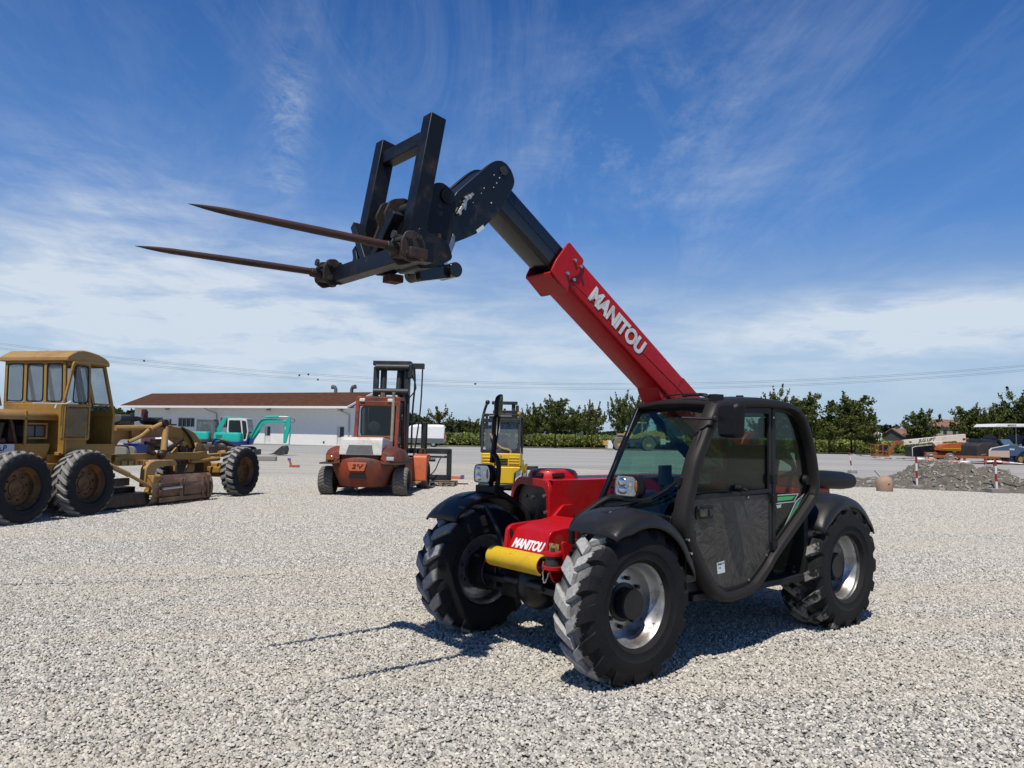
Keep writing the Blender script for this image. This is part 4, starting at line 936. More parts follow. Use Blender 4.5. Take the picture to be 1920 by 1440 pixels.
# cab: tapered box, lower body, four posts, roof, three rear windows, open door
b = MB()
b.prism(rounded([(.53,1.08),(1.72,1.08),(1.72,1.28),(1.0,1.28),(1.0,1.99),(.53,1.99)],.03),'y',-.74,-.71); b.prism([(.53,1.08),(1.72,1.08),(1.72,1.99),(.53,1.99)],'y',.62,.65)
b.bb(.49,.55,-.735,.65,1.10,2.0); b.bb(1.66,1.72,-.70,.70,1.08,1.85); b.bb(.43,1.7,-.7,.7,1.08,1.14)
cb = b.build('cab_body', M['grader'], G, .008)
b = MB(); wz0,wz1 = 2.02,2.745
def tap(x,y,z):
    k = (z-1.9)/.9; return (x+(.03*k if x<.8 else -.20*k), y*(1-.02*k)+.06*k, z)
b.ring([(-.72,1.98),(.66,1.98),(.66,2.80),(-.72,2.80)],[(-.70,2.0),(.64,2.0),(.64,2.78),(-.70,2.78)],'x',.50,.54)
for y0,y1 in ((-.72,-.66),(-.295,-.235),(.155,.215),(.60,.66)): b.bb(.50,.54,y0,y1,1.99,2.80)
b.bb(.50,.54,-.72,.66,2.735,2.82); b.bb(.50,.54,-.72,.66,1.95,2.03)
for s in (-1,1):
    q_ = s*.715 if s<0 else .64
    b.bb(.52,1.66,q_-.02,q_+.02,2.74,2.82); b.bb(1.60,1.66,q_-.025,q_+.025,1.8,2.8); b.bb(1.15,1.21,q_-.02,q_+.02,2.0,2.78)
b.bb(.96,1.01,-.735,-.695,1.95,2.78); b.bb(1.61,1.66,-.72,.72,2.72,2.82); b.bb(1.61,1.66,-.72,.72,1.80,1.90); b.bb(1.61,1.66,-.03,.03,1.85,2.8); b.bb(1.15,1.66,-.735,-.695,2.0,2.04)
b.v = [tap(*p) for p in b.v]; b.build('cab_frame', M['grader'], G, .004)
for k,(y0,y1) in enumerate(((-.655,-.30),(-.23,.15),(.22,.595))):
    b = MB(); b.ring(rrect(y0,y1,2.035,2.73,.05),rrect(y0+.02,y1-.02,2.055,2.71,.045),'x',.493,.507); b.v = [tap(*p) for p in b.v]; w = b.build('rear_window', M['seal'], G, 0)
    b = MB(); b.prism(rrect(y0+.01,y1-.01,2.045,2.72,.045),'x',.510,.515); b.v = [tap(*p) for p in b.v]; b.build('pane', M['clear_glass'], w, 0)
b = MB(); b.prism([(1.62,1.9),(1.655,1.9),(1.655,2.72),(1.62,2.72)],'y',-.69,.69); b.v = [tap(*p) for p in b.v]; b.build('front_glass', M['clear_glass'], G, 0)
b = MB(); b.prism([(1.0,2.04),(1.6,2.04),(1.6,2.74),(1.0,2.74)],'y',.63,.635); b.prism([(.58,2.04),(1.0,2.04),(1.0,2.74),(.58,2.74)],'y',.63,.635); b.v = [tap(*p) for p in b.v]; b.each('side_glass', M['clear_glass'], G)
b = MB(); b.prism([(.48,2.77),(.48,2.85),(.58,2.91),(.70,2.975),(.84,2.995),(1.0,2.985),(1.2,2.955),(1.36,2.905),(1.45,2.855),(1.49,2.80),(1.49,2.74),(1.40,2.76)],'y',-.73,.80)
b.build('cab_roof', M['grader_pale'], G, .018)
b = MB(); Dm = Matrix.Rotation(R(-5),4,'Z'); do = [(.365,1.35),(1.0,1.35),(1.0,1.95),(.955,2.77),(.56,2.77),(.365,1.95)]
b.ring(rounded(do,.03,3),rounded([(.41,1.39),(.955,1.39),(.955,1.93),(.915,2.72),(.595,2.72),(.41,1.94)],.04,3),'y',-.80,-.765,N=90); b.beam((.38,-.783,1.965),(.985,-.783,1.985),.03,.05)
dr = b.build('door', M['grader'], G, .005)
b = MB(); b.prism(rounded([(.44,1.42),(.93,1.42),(.93,1.93),(.44,1.92)],.05,4),'y',-.805,-.797); b.build('lower_pane', surf('dusty_door_glass',(.20,.13,.045),.3,0,.2,(.12,.085,.035),.4,4), dr, 0)
b = MB(); b.ring(rounded([(.565,2.02),(.93,2.02),(.90,2.705),(.60,2.705)],.06,4),rounded([(.585,2.04),(.91,2.04),(.882,2.685),(.618,2.685)],.06,4),'y',-.808,-.797,N=60); w = b.build('door_window', M['seal'], dr, 0)
b = MB(); b.prism(rounded([(.575,2.03),(.92,2.03),(.89,2.695),(.61,2.695)],.06,4),'y',-.80,-.796); b.build('pane', M['clear_glass'], w, 0)
b = MB(); b.tube([(-.2,-.74,1.985),(.2,-.76,1.99),(.42,-.80,2.0),(.50,-.83,2.05)],.012,6,0,4); b.tube([(.25,-.765,1.99),(.22,-.775,1.91)],.016,6); b.build('rope', M['offwhite'], G)
b = MB(); b.beam((.55,.80,1.95),(.50,.98,2.75),.05,.06); b.beam((.5,.8,1.9),(.5,1.0,2.2),.04,.04); b.bb(.42,.48,.74,1.0,1.95,1.99); b.build('door_stay', M['grader'], G, .005)
b = MB(); b.beam((1.45,-.2,1.75),(1.52,-.25,2.05),.03,.03); b.beam((1.35,-.3,1.3),(1.35,-.3,1.75),.07,.07); b.box((1.3,0,1.55),(.12,.7,.14)); b.bb(.75,1.15,-.3,.3,1.3,1.75); b.build('cab_controls', M['black_dark'], G, .01)
# arched main frame
fp = [(1.7,1.36),(2.0,1.52),(2.33,1.56),(2.53,1.60),(4.06,1.64),(4.55,1.60),(4.85,1.50),(5.30,1.10),(5.55,.62),(5.48,.50),(5.20,.50),(5.05,.62),(4.88,.92),(4.60,1.22),(4.25,1.38),(4.03,1.40),(3.39,1.40),(2.85,1.35),(2.60,1.36),(2.48,1.33),(2.36,1.18),(2.2,1.02),(1.7,1.02)]
b = MB(); b.prism(rounded(fp,.05,3),'y',-.17,.17); b.prism([(2.55,1.58),(4.06,1.645),(4.06,1.665),(2.55,1.60)],'y',-.2,.2); b.build('main_frame', M['grader'], G, .015)
b = MB(); b.prism([(2.75,1.36),(3.05,1.37),(3.02,1.56),(2.72,1.55)],'y',-.24,-.17); b.build('frame_box', M['grader_pale'], G, .01)
b = MB()
for y0,y1,z0,z1 in ((3.52,3.66,1.50,1.60),(3.52,3.66,1.39,1.47),(3.80,3.95,1.50,1.60),(3.80,3.95,1.40,1.47)): b.bb(y0,y1,-.176,-.171,z0,z1)
b.each('warning_plate', surf('faded_sign',(.42,.25,.15),.6,0,.3,(.45,.08,.05),.4,12), G)
b = MB(); b.tube([(2.3,-.20,1.58),(2.95,-.30,1.60),(3.10,-.42,1.60)],.06,10,0,4); b.tube([(3.05,-.42,1.57),(3.36,-.50,1.72)],.045,10); b.tube([(2.60,-.28,1.30),(2.85,-.36,1.42),(3.0,-.42,1.56)],.04,8,0,3); b.build('lift_arm', M['grader_pale'], G)
b = MB(); b.cyl((3.36,-.56,1.70),(3.36,-.40,1.70),.085,n=16); b.build('arm_joint', M['grease'], G)
b = MB(); b.cyl((3.40,-.52,1.62),(3.26,-.60,1.12),.065); b.cyl((3.26,-.60,1.14),(3.22,-.60,1.03),.035); b.build('lift_cylinder', M['grader_pale'], G)
b = MB(); b.ball((3.20,-.60,1.04),.095,14,10); b.cyl((3.0,-.6,1.06),(2.8,-.55,1.12),.045); b.build('ball_joint', M['grease'], G)
# drawbar, circle, arms and blade
b = MB(); b.prism(rounded([(4.9,.98),(4.7,1.08),(4.4,1.06),(3.2,1.07),(1.95,1.06),(1.95,.94),(3.2,.93),(4.5,.90)],.03),'y',-.56,-.46); b.prism([(4.9,.98),(1.95,1.04),(1.95,.94),(4.5,.9)],'y',.42,.52); b.bb(1.9,2.1,-.6,.55,.92,1.02); b.build('drawbar', M['grader'], G, .01)
b = MB(); b.lathe([(.60,.84),(.72,.84),(.72,.94),(.60,.94),(.60,.84)],(2.35,0,0),'z',48); b.build('turn_circle', M['grader_pale'], G)
b = MB()
for i in range(12): 
    a = R(-150+i*11); b.box((2.35+.735*math.cos(a),.735*math.sin(a),.89),(.05,.03,.09),(0,0,a))
b.each('circle_tooth', M['grader_pale'], G)
b = MB(); b.prism(rounded([(2.50,.40),(2.53,.78),(2.62,.88),(2.78,.93),(3.36,.93),(3.46,.86),(3.44,.80),(3.0,.80),(2.84,.76),(2.76,.60),(2.72,.38)],.04,3),'y',-.80,-.66); b.prism(rounded([(2.50,.40),(2.53,.78),(2.62,.88),(2.78,.93),(3.36,.93),(3.46,.86),(3.44,.80),(3.0,.80),(2.84,.76),(2.76,.60),(2.72,.38)],.04,3),'y',.55,.69)
b.each('circle_arm', M['grader_pale'], G, bevel=.012)
b = MB(); b.box((2.66,-.86,.46),(.20,.16,.34),(0,.1,0)); b.cyl((2.6,-.95,.30),(2.6,-.75,.30),.07); b.box((2.82,-.86,.57),(.10,.10,.14),(0,.4,0)); b.build('arm_bracket', M['grader'], G, .02)
bl = []
b = MB(); P0 = V((2.60,-.80,0)); P1 = V((4.33,-1.02,0)); dx = (P1-P0).normalized(); nx = V((dx.y,-dx.x,0)).normalized()
# mouldboard: curved plate, its back to the camera side, long axis oblique
ax0,ax1 = V((2.62,-1.02,0)),V((4.34,-1.04,0)); ax1b = V((4.35,-1.05,0))
def blade(mb, p0, p1, th=.025):
    d = (p1-p0).normalized(); nn = V((d.y,-d.x,0)); rings = []
    prof = [(.13,.02),(.05,.10),(.0,.22),(-.01,.34),(.02,.46),(.08,.56),(.14,.62)]
    for p in (p0,p1): rings.append([p-nn*o+V((0,0,z)) for o,z in prof]+[p-nn*(o-th)+V((0,0,z)) for o,z in prof[::-1]])
    mb.loft(rings)
blade(b, V((2.55,-.94,0)), V((4.36,-1.02,0))); blade(b, V((4.30,-1.0,0)), V((4.36,-1.02,0)), .06)
b.build('mouldboard', M['blade'], G, .004)
b = MB(); b.bb(2.7,4.0,-1.01,-.97,.40,.47); b.bb(2.7,3.3,-1.02,-.98,.25,.33); b.bb(2.7,4.25,-1.03,-1.0,.08,.17); b.bb(3.30,3.36,-1.06,-.97,.15,.55); b.bb(3.42,3.46,-1.04,-.97,.2,.55); b.bb(4.02,4.08,-1.05,-.98,.12,.56); b.bb(4.18,4.22,-1.07,-.99,.10,.58); b.build('blade_rails', M['blade'], G, .006)
b = MB(); b.cyl((2.72,-1.06,.36),(3.30,-1.06,.37),.025); b.build('side_shift_rod', M['steel'], G)
b = MB(); b.cyl((1.35,-.86,.92),(1.95,-.88,.68),.05); b.cyl((1.95,-.88,.68),(2.52,-.90,.42),.033); b.build('tilt_cylinder', M['grader_pale'], G)
b = MB(); b.bb(1.3,2.6,-.5,.5,.28,.40); b.bb(1.05,2.6,-.85,.3,.06,.30); b.bb(1.1,2.2,-.7,-.6,.45,.60); b.bb(1.25,1.8,-.55,.6,.4,.62); b.build('scarifier', M['grease'], G, .01)
b = MB(); b.cyl((5.56,-.80,.60),(5.56,.80,.60),.09); b.bb(5.45,5.70,-.45,.45,.45,.78); b.bb(5.30,5.5,-.75,.75,.55,.70); b.cyl((5.2,-.60,.9),(4.3,-.48,.86),.05); b.bb(5.0,5.45,-.2,.2,.40,.95); b.build('front_axle', M['grader'], G, .02)
b = MB(); b.cyl((4.9,-.3,.82),(3.6,-.35,.86),.05); b.bb(4.2,4.6,-.42,-.25,.80,.95); b.bb(4.75,5.1,-.26,.26,.55,1.0); b.bb(4.55,4.85,-.20,.20,.80,1.15); b.build('steering_gear', M['grease'], G, .015)
b = MB(); b.cyl((5.05,-.30,.98),(5.45,-.44,1.0),.03); b.cyl((5.42,-.43,1.0),(5.56,-.47,1.01),.075,.085,n=16); b.build('steering_cylinder', M['grader_pale'], G)
b = MB(); b.cyl((3.5,-.30,1.0),(4.25,-.30,1.35),.05); b.cyl((3.0,-.35,1.28),(3.9,-.28,1.12),.04); b.bb(3.35,3.75,-.32,-.18,1.12,1.36); b.cyl((4.2,-.36,1.12),(4.2,-.2,1.12),.09,n=16); b.build('link_gear', M['grease'], G, .01)
b = MB(); b.prism(rounded([(3.9,1.0),(4.3,1.30),(4.42,1.26),(4.1,.95)],.03),'y',-.30,-.2); b.prism(rounded([(4.5,.60),(4.75,.60),(5.0,1.22),(4.82,1.28)],.04),'y',-.26,-.18); b.each('front_link', M['grader_pale'], G, bevel=.01)
b = MB(); b.bb(2.55,2.85,-.1,.2,1.66,1.86); b.build('hydraulic_box', M['grey_cab'], G, .02)
b = MB(); b.beam((3.55,.1,1.66),(3.45,.1,2.0),.10,.06); b.box((3.48,.1,1.90),(.13,.08,.14)); b.build('operator_lever_stand', surf('maroon_paint',(.09,.012,.018),.5), G, .01)
b = MB()
for k in range(7): b.tube([(2.2+.12*k,-.15+.05*k,1.66),(2.7+.1*k,-.2+.05*k,1.76+.03*(k%3)),(3.4,-.15+.03*k,1.80-.02*k),(3.9+.1*k,-.1+.03*k,1.68)],.017,6,0,4)
b.each('hose', M['hose'], G)
b = MB(); b.tube([(4.35,-.18,1.62),(4.6,-.2,1.45),(4.75,-.22,1.2),(4.9,-.25,.95)],.03,6,0,4); b.tube([(4.4,-.21,1.60),(4.7,-.23,1.30),(4.8,-.24,1.0)],.022,6,0,4); b.each('hose', M['hose'], G)
# ------------------------------------------------------------------ orange forklift (x forward = away from the camera, origin under the rear axle)
F = thing('orange_forklift','large worn orange forklift with white engine lid and black mast','forklift',(-3.66,19.5,0),R(88))
FT = tyre_src(.365,.36,.20,26,.018,.060,1.0); FT2 = tyre_src(.40,.34,.22,26,.016,.06,1.0)
for s in (-1,1): make_wheel(F,(0,s*.93,.36),FT,M['steel_dark'],M['tyre_small'],M['grease'],s,.19,.36,.07,hubproj=-.08)
for s in (-1,1): make_wheel(F,(2.95,s*1.02,.40),FT2,M['steel_dark'],M['tyre_small'],M['grease'],s,.21,.34,.08,hubproj=-.08)
b = MB(); rings = []
for z,w,d in ((.235,.50,-.42),(.27,.58,-.50),(.45,.66,-.58),(.70,.76,-.63),(.86,.80,-.62),(1.0,.78,-.58),(1.08,.6,-.5)):
    n = 22; row = [(.55,-w,z)]+[(-.0+(d+0)*math.cos(R(-90+180*i/n))**.45, w*math.sin(R(-90+180*i/n)), z) for i in range(1,n)]+[(.55,w,z)]
    rings.append(row)
b.loft(rings,True,True); b.build('counterweight', M['orange'], F, .015)
for s in (-1,1):
    b = MB(); rings = []
    for x,zz,yy in ((-.60,.93,.66),(-.56,1.10,.80),(-.40,1.19,.90),(0,1.235,.95),(.5,1.20,.96),(.95,1.06,.97),(1.15,.84,.97)):
        rings.append([(x,s*.50,.82),(x,s*.50,zz+.01),(x,s*(yy-.20),zz),(x,s*(yy-.05),zz-.06),(x,s*yy,zz-.16 if zz>1.0 else .84),(x,s*yy,.82)])
    b.loft(rings); b.build('rear_fender', M['orange'], F, .015)
    b = MB(); b.prism([(-.62,.80),(1.15,.80),(1.2,.835),(-.62,.835)],'y',s*.55,s*1.0); b.build('fender_lip', M['rust_bracket'], F, .01)
    b = MB(); b.box((-.615,s*.74,.95),(.03,.20,.11)); b.build('tail_lamp', M['lens'] if s<0 else M['amber'], F, .015)
    b = MB(); b.box((-.60,s*.74,.95),(.02,.18,.09)); b.build('lamp_reflector', M['offwhite'], F, .01)
    b = MB(); b.prism(rounded([(.42,.82),(.55,.30),(.62,.14),(1.5,.12),(1.55,.80),(1.3,.95)],.05),'y',s*.62,s*.95); b.build('side_panel', M['orange'], F, .02)
    b = MB(); b.prism(rounded([(2.2,.24),(2.3,.95),(2.6,1.0),(3.0,.96),(3.2,.80),(2.95,.82),(2.6,.80),(2.45,.6),(2.42,.24)],.06),'y',s*.80,s*1.22); b.build('front_fender', M['orange_clean'], F, .02)
    b = MB(); b.bb(1.5,2.35,s*.75,s*1.1,.20,.25); b.build('step', M['wood'], F, .01)
b = MB(); b.prism(rounded([(-.47,.85),(-.30,.85),(-.30,.88),(-.47,.88)],.01),'y',-.2,.2); b.build('tow_plate', M['orange'], F, .01)
b = MB(); b.add([(-.655,.30,.845),(-.655,-.18,.845),(-.655,-.12,.64),(-.655,.25,.64),(-.60,.30,.845),(-.60,-.18,.845),(-.60,-.12,.64),(-.60,.25,.64)],[(0,1,2,3),(7,6,5,4),(0,4,5,1),(1,5,6,2),(2,6,7,3),(3,7,4,0)]); pl_ = b.build('number_panel', M['orange_clean'], F, .01)
lettering("2'V",.15,frame((-.663,.06,.745),(0,-1,0),(0,0,1)),M['ink'],pl_,.002,.2,.002,xs=1.3)
b = MB(); b.prism(rrect(-.16,.26,.46,.56,.04),'x',-.62,-.60); b.build('tow_slot', M['black_dark'], F)
b = MB(); b.cyl((-.62,.05,.25),(-.62,.05,.17),.03); b.cyl((-.62,.05,.21),(-.66,.05,.21),.02); b.build('tow_pin', M['steel_dark'], F)
b = MB(); b.prism(rounded([(-.63,1.03),(-.52,1.42),(-.44,1.47),(.85,1.36),(.85,1.0),(-.2,1.0)],.03),'y',-.53,.52); b.build('engine_lid', M['lid'], F, .03, seg=3)
b = MB()
for k in range(10): z = 1.065+.0225*k; b.box((-.640+(z-1.03)*.285,.01,z),(.004,.68-.012*k,.008),(0,R(0),0))
b.build('grille_slats', M['black_dark'], F)
b = MB()
for y,s in ((.46,1),(-.62,-1)): b.beam((.78,y,1.1),(.98,y,2.52),.10,.09,(1,0,0))
b.beam((.98,.5,2.46),(.98,-.66,2.46),.12,.14); b.bb(.84,.93,-.62,.46,1.34,1.50); b.bb(.9,1.0,-.62,.46,2.28,2.42)
for y in (.44,-.60): b.beam((2.0,y,1.0),(1.85,y,2.5),.09,.09,(1,0,0)); b.beam((.98,y,2.5),(1.85,y,2.5),.09,.09)
b.build('cab_frame', M['orange'], F, .015)
b = MB(); b.prism(rrect(-.53,.33,1.50,2.26,.09),'x',.885,.895); b.build('rear_glass', M['dark_glass'], F, 0)
b = MB(); b.ring(rrect(-.56,.36,1.47,2.29,.11),rrect(-.52,.32,1.51,2.25,.08),'x',.870,.885); b.build('window_seal', M['seal'], F, 0)
b = MB(); b.bb(1.0,1.9,-.58,.42,2.50,2.55); b.bb(1.02,1.9,-.58,.42,.9,1.2); b.bb(1.75,1.85,-.5,.35,1.2,2.45); b.bb(1.2,1.6,-.4,.2,1.2,1.85); b.build('cab_interior', M['black_dark'], F, .02)
b = MB(); b.lathe([(0,-.02),(.13,-.015),(.15,.02),(.15,.06),(.1,.09),(0,.1)],(0,0,0),'x',24); b.v = [(1.05-p[0],p[1]-.0+.02,p[2]+1.74) for p in b.v]; b.cyl((1.05,.02,1.74),(1.1,.02,1.5),.05); b.build('air_cleaner', M['offwhite'], F)
b = MB(); b.cyl((.80,-.50,1.36),(.92,-.50,2.66),.045,n=12); b.build('exhaust_stack', surf('pale_exhaust',(.34,.29,.22),.6,.2,.2,(.15,.08,.05),.3), F)
b = MB(); b.tube([(1.3,-.61,2.3),(1.25,-.63,1.8),(1.3,-.62,1.2),(1.6,-.64,1.0)],.022,6,0,4); b.bb(1.1,1.9,-.62,-.60,1.3,2.4); b.build('side_door', M['dark_glass'], F)
b = MB()
for y in (.33,-.42): b.box((.89,y,2.44),(.06,.15,.09))
b.each('work_lamp', M['offwhite'], F, bevel=.02)
b = MB(); b.cyl((1.2,-.15,2.55),(1.2,-.15,2.66),.06,.055,n=14); b.build('beacon', M['amber'], F)
MS = MB()
for y in (.47,-.47): MS.beam((3.05,y,.25),(3.22,y,3.52),.14,.20,(1,0,0))
for y in (.30,-.30): MS.beam((3.20,y,.5),(3.36,y,3.66),.12,.14,(1,0,0))
MS.bb(3.1,3.45,-.56,.56,3.56,3.70); MS.cyl((3.05,-.54,3.50),(3.05,.46,3.50),.10); MS.cyl((3.0,-.54,2.78),(3.0,.50,2.78),.10); MS.bb(3.1,3.3,-.56,-.95,3.48,3.64); MS.bb(3.05,3.2,-.5,.5,1.0,1.2)
MS.bb(3.0,3.4,-.62,-.50,3.2,3.6)
mst = MS.build('mast', M['mast'], F, .012)
b = MB()
for y in (.22,-.22): b.cyl((3.15,y,.6),(3.28,y,3.3),.055); b.cyl((3.1,y,2.8),(3.2,y,3.45),.085,.07)
b.each('lift_cylinder', M['mast'], F)
b = MB(); b.tube([(3.15,-.66,3.55),(3.1,-.70,3.0),(3.05,-.66,2.2),(3.0,-.66,1.1)],.028,8,0,4); b.tube([(3.2,-.90,3.5),(3.15,-.88,2.4),(3.1,-.80,1.5),(3.1,-.72,.95)],.022,8,0,4); b.tube([(3.1,-.60,3.3),(3.05,-.74,2.9),(3.0,-.55,2.6)],.02,6,0,4); b.tube([(3.0,-.45,2.5),(3.0,-.45,1.1)],.03,6); b.each('hose', M['hose'], F)
CR = MB()
for y in (-.93,-.20): CR.bb(3.62,3.74,y-.09,y+.09,.9,1.92)
CR.bb(3.60,3.74,-1.75,.6,.98,1.14); CR.bb(3.64,3.74,-1.70,.6,.86,.92); CR.bb(3.60,3.74,-1.75,.6,.20,.36); CR.bb(3.60,3.74,-1.77,-1.63,.20,1.12); CR.bb(3.60,3.74,.5,.62,.20,1.12); CR.bb(3.60,3.74,-1.02,-.84,.3,1.1); CR.cyl((3.55,-1.30,.80),(3.55,-.2,.80),.05)
CR.build('fork_carriage', M['mast'], F, .012)
b = MB(); b.tube([(3.6,-1.62,.93),(3.55,-1.45,.85),(3.5,-1.30,.50),(3.55,-1.1,.32),(3.6,-1.0,.40)],.018,6,0,5); b.build('hose', M['hose'], F)
b = MB(); b.bb(3.5,3.62,-1.02,-.75,.82,1.1); b.build('chain_anchor', M['rust'], F, .01)
b = MB(); b.bb(.2,3.2,-.6,.6,.25,.85); b.build('chassis', M['grease'], F, .02)

# ------------------------------------------------------------------ pallet and small litter
PL = thing('wooden_pallet','weathered wooden pallet on the gravel under the orange forklift carriage','pallet',(-2.05,23.55,0),R(88))
b = MB()
for k in range(5): b.bb(-.5+.22*k,-.5+.22*k+.13,-.4,.4,.125,.148)
b.build('deck_boards', M['wood'], PL, .004)
b = MB()
for y in (-.36,0,.36): b.bb(-.5,.52,y-.05,y+.05,0,.022)
b.build('bottom_boards', M['wood'], PL, .004)
b = MB()
for y in (-.36,0,.36):
    for x in (-.44,.01,.46): b.box((x,y,.073),(.14,.10,.10))
b.each('pallet_block', M['wood'], PL, bevel=.006)
b = MB(); b.beam((-2.25,24.2,.03),(-1.3,24.15,.03),.05,.05); b.beam((-1.75,24.1,.03),(-1.7,24.25,.05),.04,.04); tag(b.build('steel_bar', M['steel_dark'], None, .006),'dark steel bar lying on the gravel next to the pallet','bar')
def litter(name,label,cat,parts):
    r = None
    for nm,mb,mt in parts:
        o = mb.build(nm if r else name, mt, r, .008)
        if r is None: r = tag(o,label,cat)
    return r
red_l = surf('faded_red_plastic',(.45,.10,.08),.5); blu_l = surf('blue_plastic',(.08,.10,.38),.5)
b1 = MB(); b1.bb(-9.55,-9.15,33.4,33.6,.0,.10); b2 = MB(); b2.beam((-9.5,33.5,.1),(-9.58,33.5,.30),.09,.07); b3 = MB(); b3.box((-9.59,33.5,.34),(.12,.10,.10))
litter('red_plastic_scrap','faded red plastic scrap standing on open gravel beside the grader front wheel','litter',[('x',b1,red_l),('upright',b2,red_l),('cap',b3,blu_l)])
b1 = MB(); b1.box((-12.6,40,.12),(.95,.4,.22),(0,0,.1)); tag(b1.build('concrete_block', surf('block_concrete',(.27,.26,.25),.9,0,.2), None, .02),'low grey concrete block lying on the gravel in front of the teal excavators','block')
b1 = MB(); b1.beam((-2.05,27.3,.05),(-1.72,27.2,.05),.16,.10); b2 = MB(); b2.box((-1.68,27.2,.08),(.12,.12,.13)); b3 = MB(); b3.beam((-2.4,27.5,.02),(-2.05,27.3,.03),.04,.03)
litter('orange_plastic_scrap','orange plastic scrap with a blue end on gravel past the orange forklift','litter',[('x',b1,surf('orange_plastic',(.62,.16,.06),.5)),('blue_end',b2,blu_l),('strap',b3,red_l)])
b = MB(); b.tube([(-6.6,7.62,.012),(-4.6,7.9,.014),(-3.2,8.3,.012),(-2.2,8.9,.012)],.006,6,0,8); tag(b.build('string', M['hose'], None),'thin dark string stretched across the gravel nearest the grader','string')

# ------------------------------------------------------------------ yellow forklift
Y = thing('yellow_forklift','small yellow forklift with black overhead guard and short mast','forklift',(-.02,22.3,0),R(86))
for s in (-1,1): make_wheel(Y,(0,s*.40 if s<0 else .62,.25),FT,M['offwhite'],M['tyre_small'],M['grease'],s,.19,.36,.07,hubproj=-.08).scale = (.68,.55,.68)
for s in (-1,1): make_wheel(Y,(1.55,s*.50+.2,.32),FT2,M['offwhite'],M['tyre_small'],M['grease'],s,.21,.34,.08,hubproj=-.08).scale = (.8,.7,.8)
b = MB(); pr = [(.80,.20),(.83,.30),(.80,.69)]; b.prism(rounded([(-.32,.69),(-.34,.62),(-.16,.50),(-.14,.20),(.82,.20),(.82,.69)],.04,3),'x',-.45,.55); b.build('counterweight', M['yellow'], Y, .03)
b = MB(); b.prism(rounded([(-.36,.60),(-.20,.54),(-.17,.16),(-.28,.16),(-.36,.3)],.03),'x',-.36,-.30); b.bb(-.45,-.3,.62,.86,.20,.36); b.each('pale_corner', M['offwhite'], Y, bevel=.02)
b = MB(); b.prism(rounded([(-.34,.70),(.80,.70),(.79,1.06),(-.33,1.06)],.04,3),'x',-.43,.60); b.build('engine_cover', M['yellow'], Y, .02)
b = MB()
for z in (.76,.84,.92): b.prism([(-.30,z),(.0,z),(.0,z+.045),(-.30,z+.045)],'x',-.455,-.42); b.prism([(.45,z),(.76,z),(.76,z+.045),(.45,z+.045)],'x',-.455,-.42)
b.each('cover_rib', M['yellow'], Y, bevel=.012)
b = MB()
for z in (.73,.80,.87): b.bb(-.445,-.425,.03,.42,z,z+.045)
b.each('grille_slot', M['black_dark'], Y)
b = MB(); b.cyl((-.445,.23,1.0),(-.425,.23,1.0),.035,n=16); b.build('badge', M['chrome'], Y)
b = MB(); b.bb(-.50,.6,-.2,.86,.08,.20); b.build('chassis', M['black'], Y, .02)
b = MB()
for y in (.80,-.27): b.beam((-.18,y,1.08),(.02,y,2.16),.07,.09,(1,0,0)); b.beam((1.3,y,1.0),(1.05,y,2.16),.07,.07,(1,0,0)); b.beam((.02,y,2.15),(1.05,y,2.15),.07,.07)
for k in range(6): b.beam((.05+.19*k,-.27,2.17),(.05+.19*k,.80,2.17),.05,.05)
b.bb(-.10,.0,-.27,.80,1.94,2.05); b.bb(-.2,-.1,-.27,.80,1.05,1.16); b.cyl((-.05,-.05,2.10),(-.05,.62,2.10),.06)
b.build('overhead_guard', M['mast'], Y, .01)
b = MB(); b.prism(rrect(-.22,.75,1.17,1.94,.08),'x',-.10,-.095); b.v = [(p[0]+(p[2]-1.17)*.17,p[1],p[2]) for p in b.v]; b.build('rear_glass', M['clear_glass'], Y)
b = MB(); b.bb(.1,.6,.05,.6,1.05,1.2); b.bb(.1,.22,.08,.58,1.1,1.58); b.bb(1.15,1.25,-.2,.75,.9,1.25); b.beam((.95,.25,1.2),(.8,.25,1.5),.04,.04); b.build('seat', M['black_dark'], Y, .02)
b = MB(); b.tube([(-.12,.58,1.62),(-.16,.45,1.40),(-.2,.25,1.22),(-.22,.05,1.17),(-.22,-.03,1.13),(-.22,-.03,1.05)],.032,8,0,4); b.build('air_hose', surf('tan_hose',(.33,.24,.13),.5), Y)
b = MB(); b.tube([(-.1,.83,1.25),(0,.86,1.7),(.15,.80,2.2),(.3,.72,2.52)],.04,8,0,4); b.ball((.3,.71,2.53),.07); b.build('exhaust_stack', M['black'], Y)
b = MB()
for y in (.58,.03): b.beam((1.55,y,.15),(1.62,y,2.58),.11,.12,(1,0,0))
b.bb(1.5,1.7,-.09,.70,2.52,2.62); b.bb(1.5,1.68,-.05,.66,2.24,2.34); b.beam((1.5,.30,.5),(1.55,.30,2.4),.07,.07); b.bb(1.45,1.6,-.14,-.05,2.2,2.5); b.build('mast', M['mast'], Y, .01)
b = MB(); b.cyl((1.35,-.16,2.12),(1.35,-.16,2.30),.045,n=10); b.build('beacon', M['yellow'], Y)
b = MB(); b.bb(1.95,2.1,-.75,.9,.50,.62); b.bb(1.95,2.1,-.75,-.66,.15,.62); b.bb(1.95,2.1,-.40,-.30,.15,.62); b.bb(1.95,2.1,.85,.93,.15,.62); b.bb(1.95,2.1,-.75,.9,.15,.24); b.build('fork_carriage', M['steel_dark'], Y, .01)
for y in (0,.6): b = MB(); b.bb(2.1,3.1,y-.06,y+.06,.08,.12); b.build('fork', M['steel_dark'], Y, .008)
b = MB(); b.bb(-.3,.9,-.36,-.30,.2,.85); b.bb(.9,1.9,-.42,-.25,.2,.7); b.build('side_panel', M['yellow'], Y, .02)

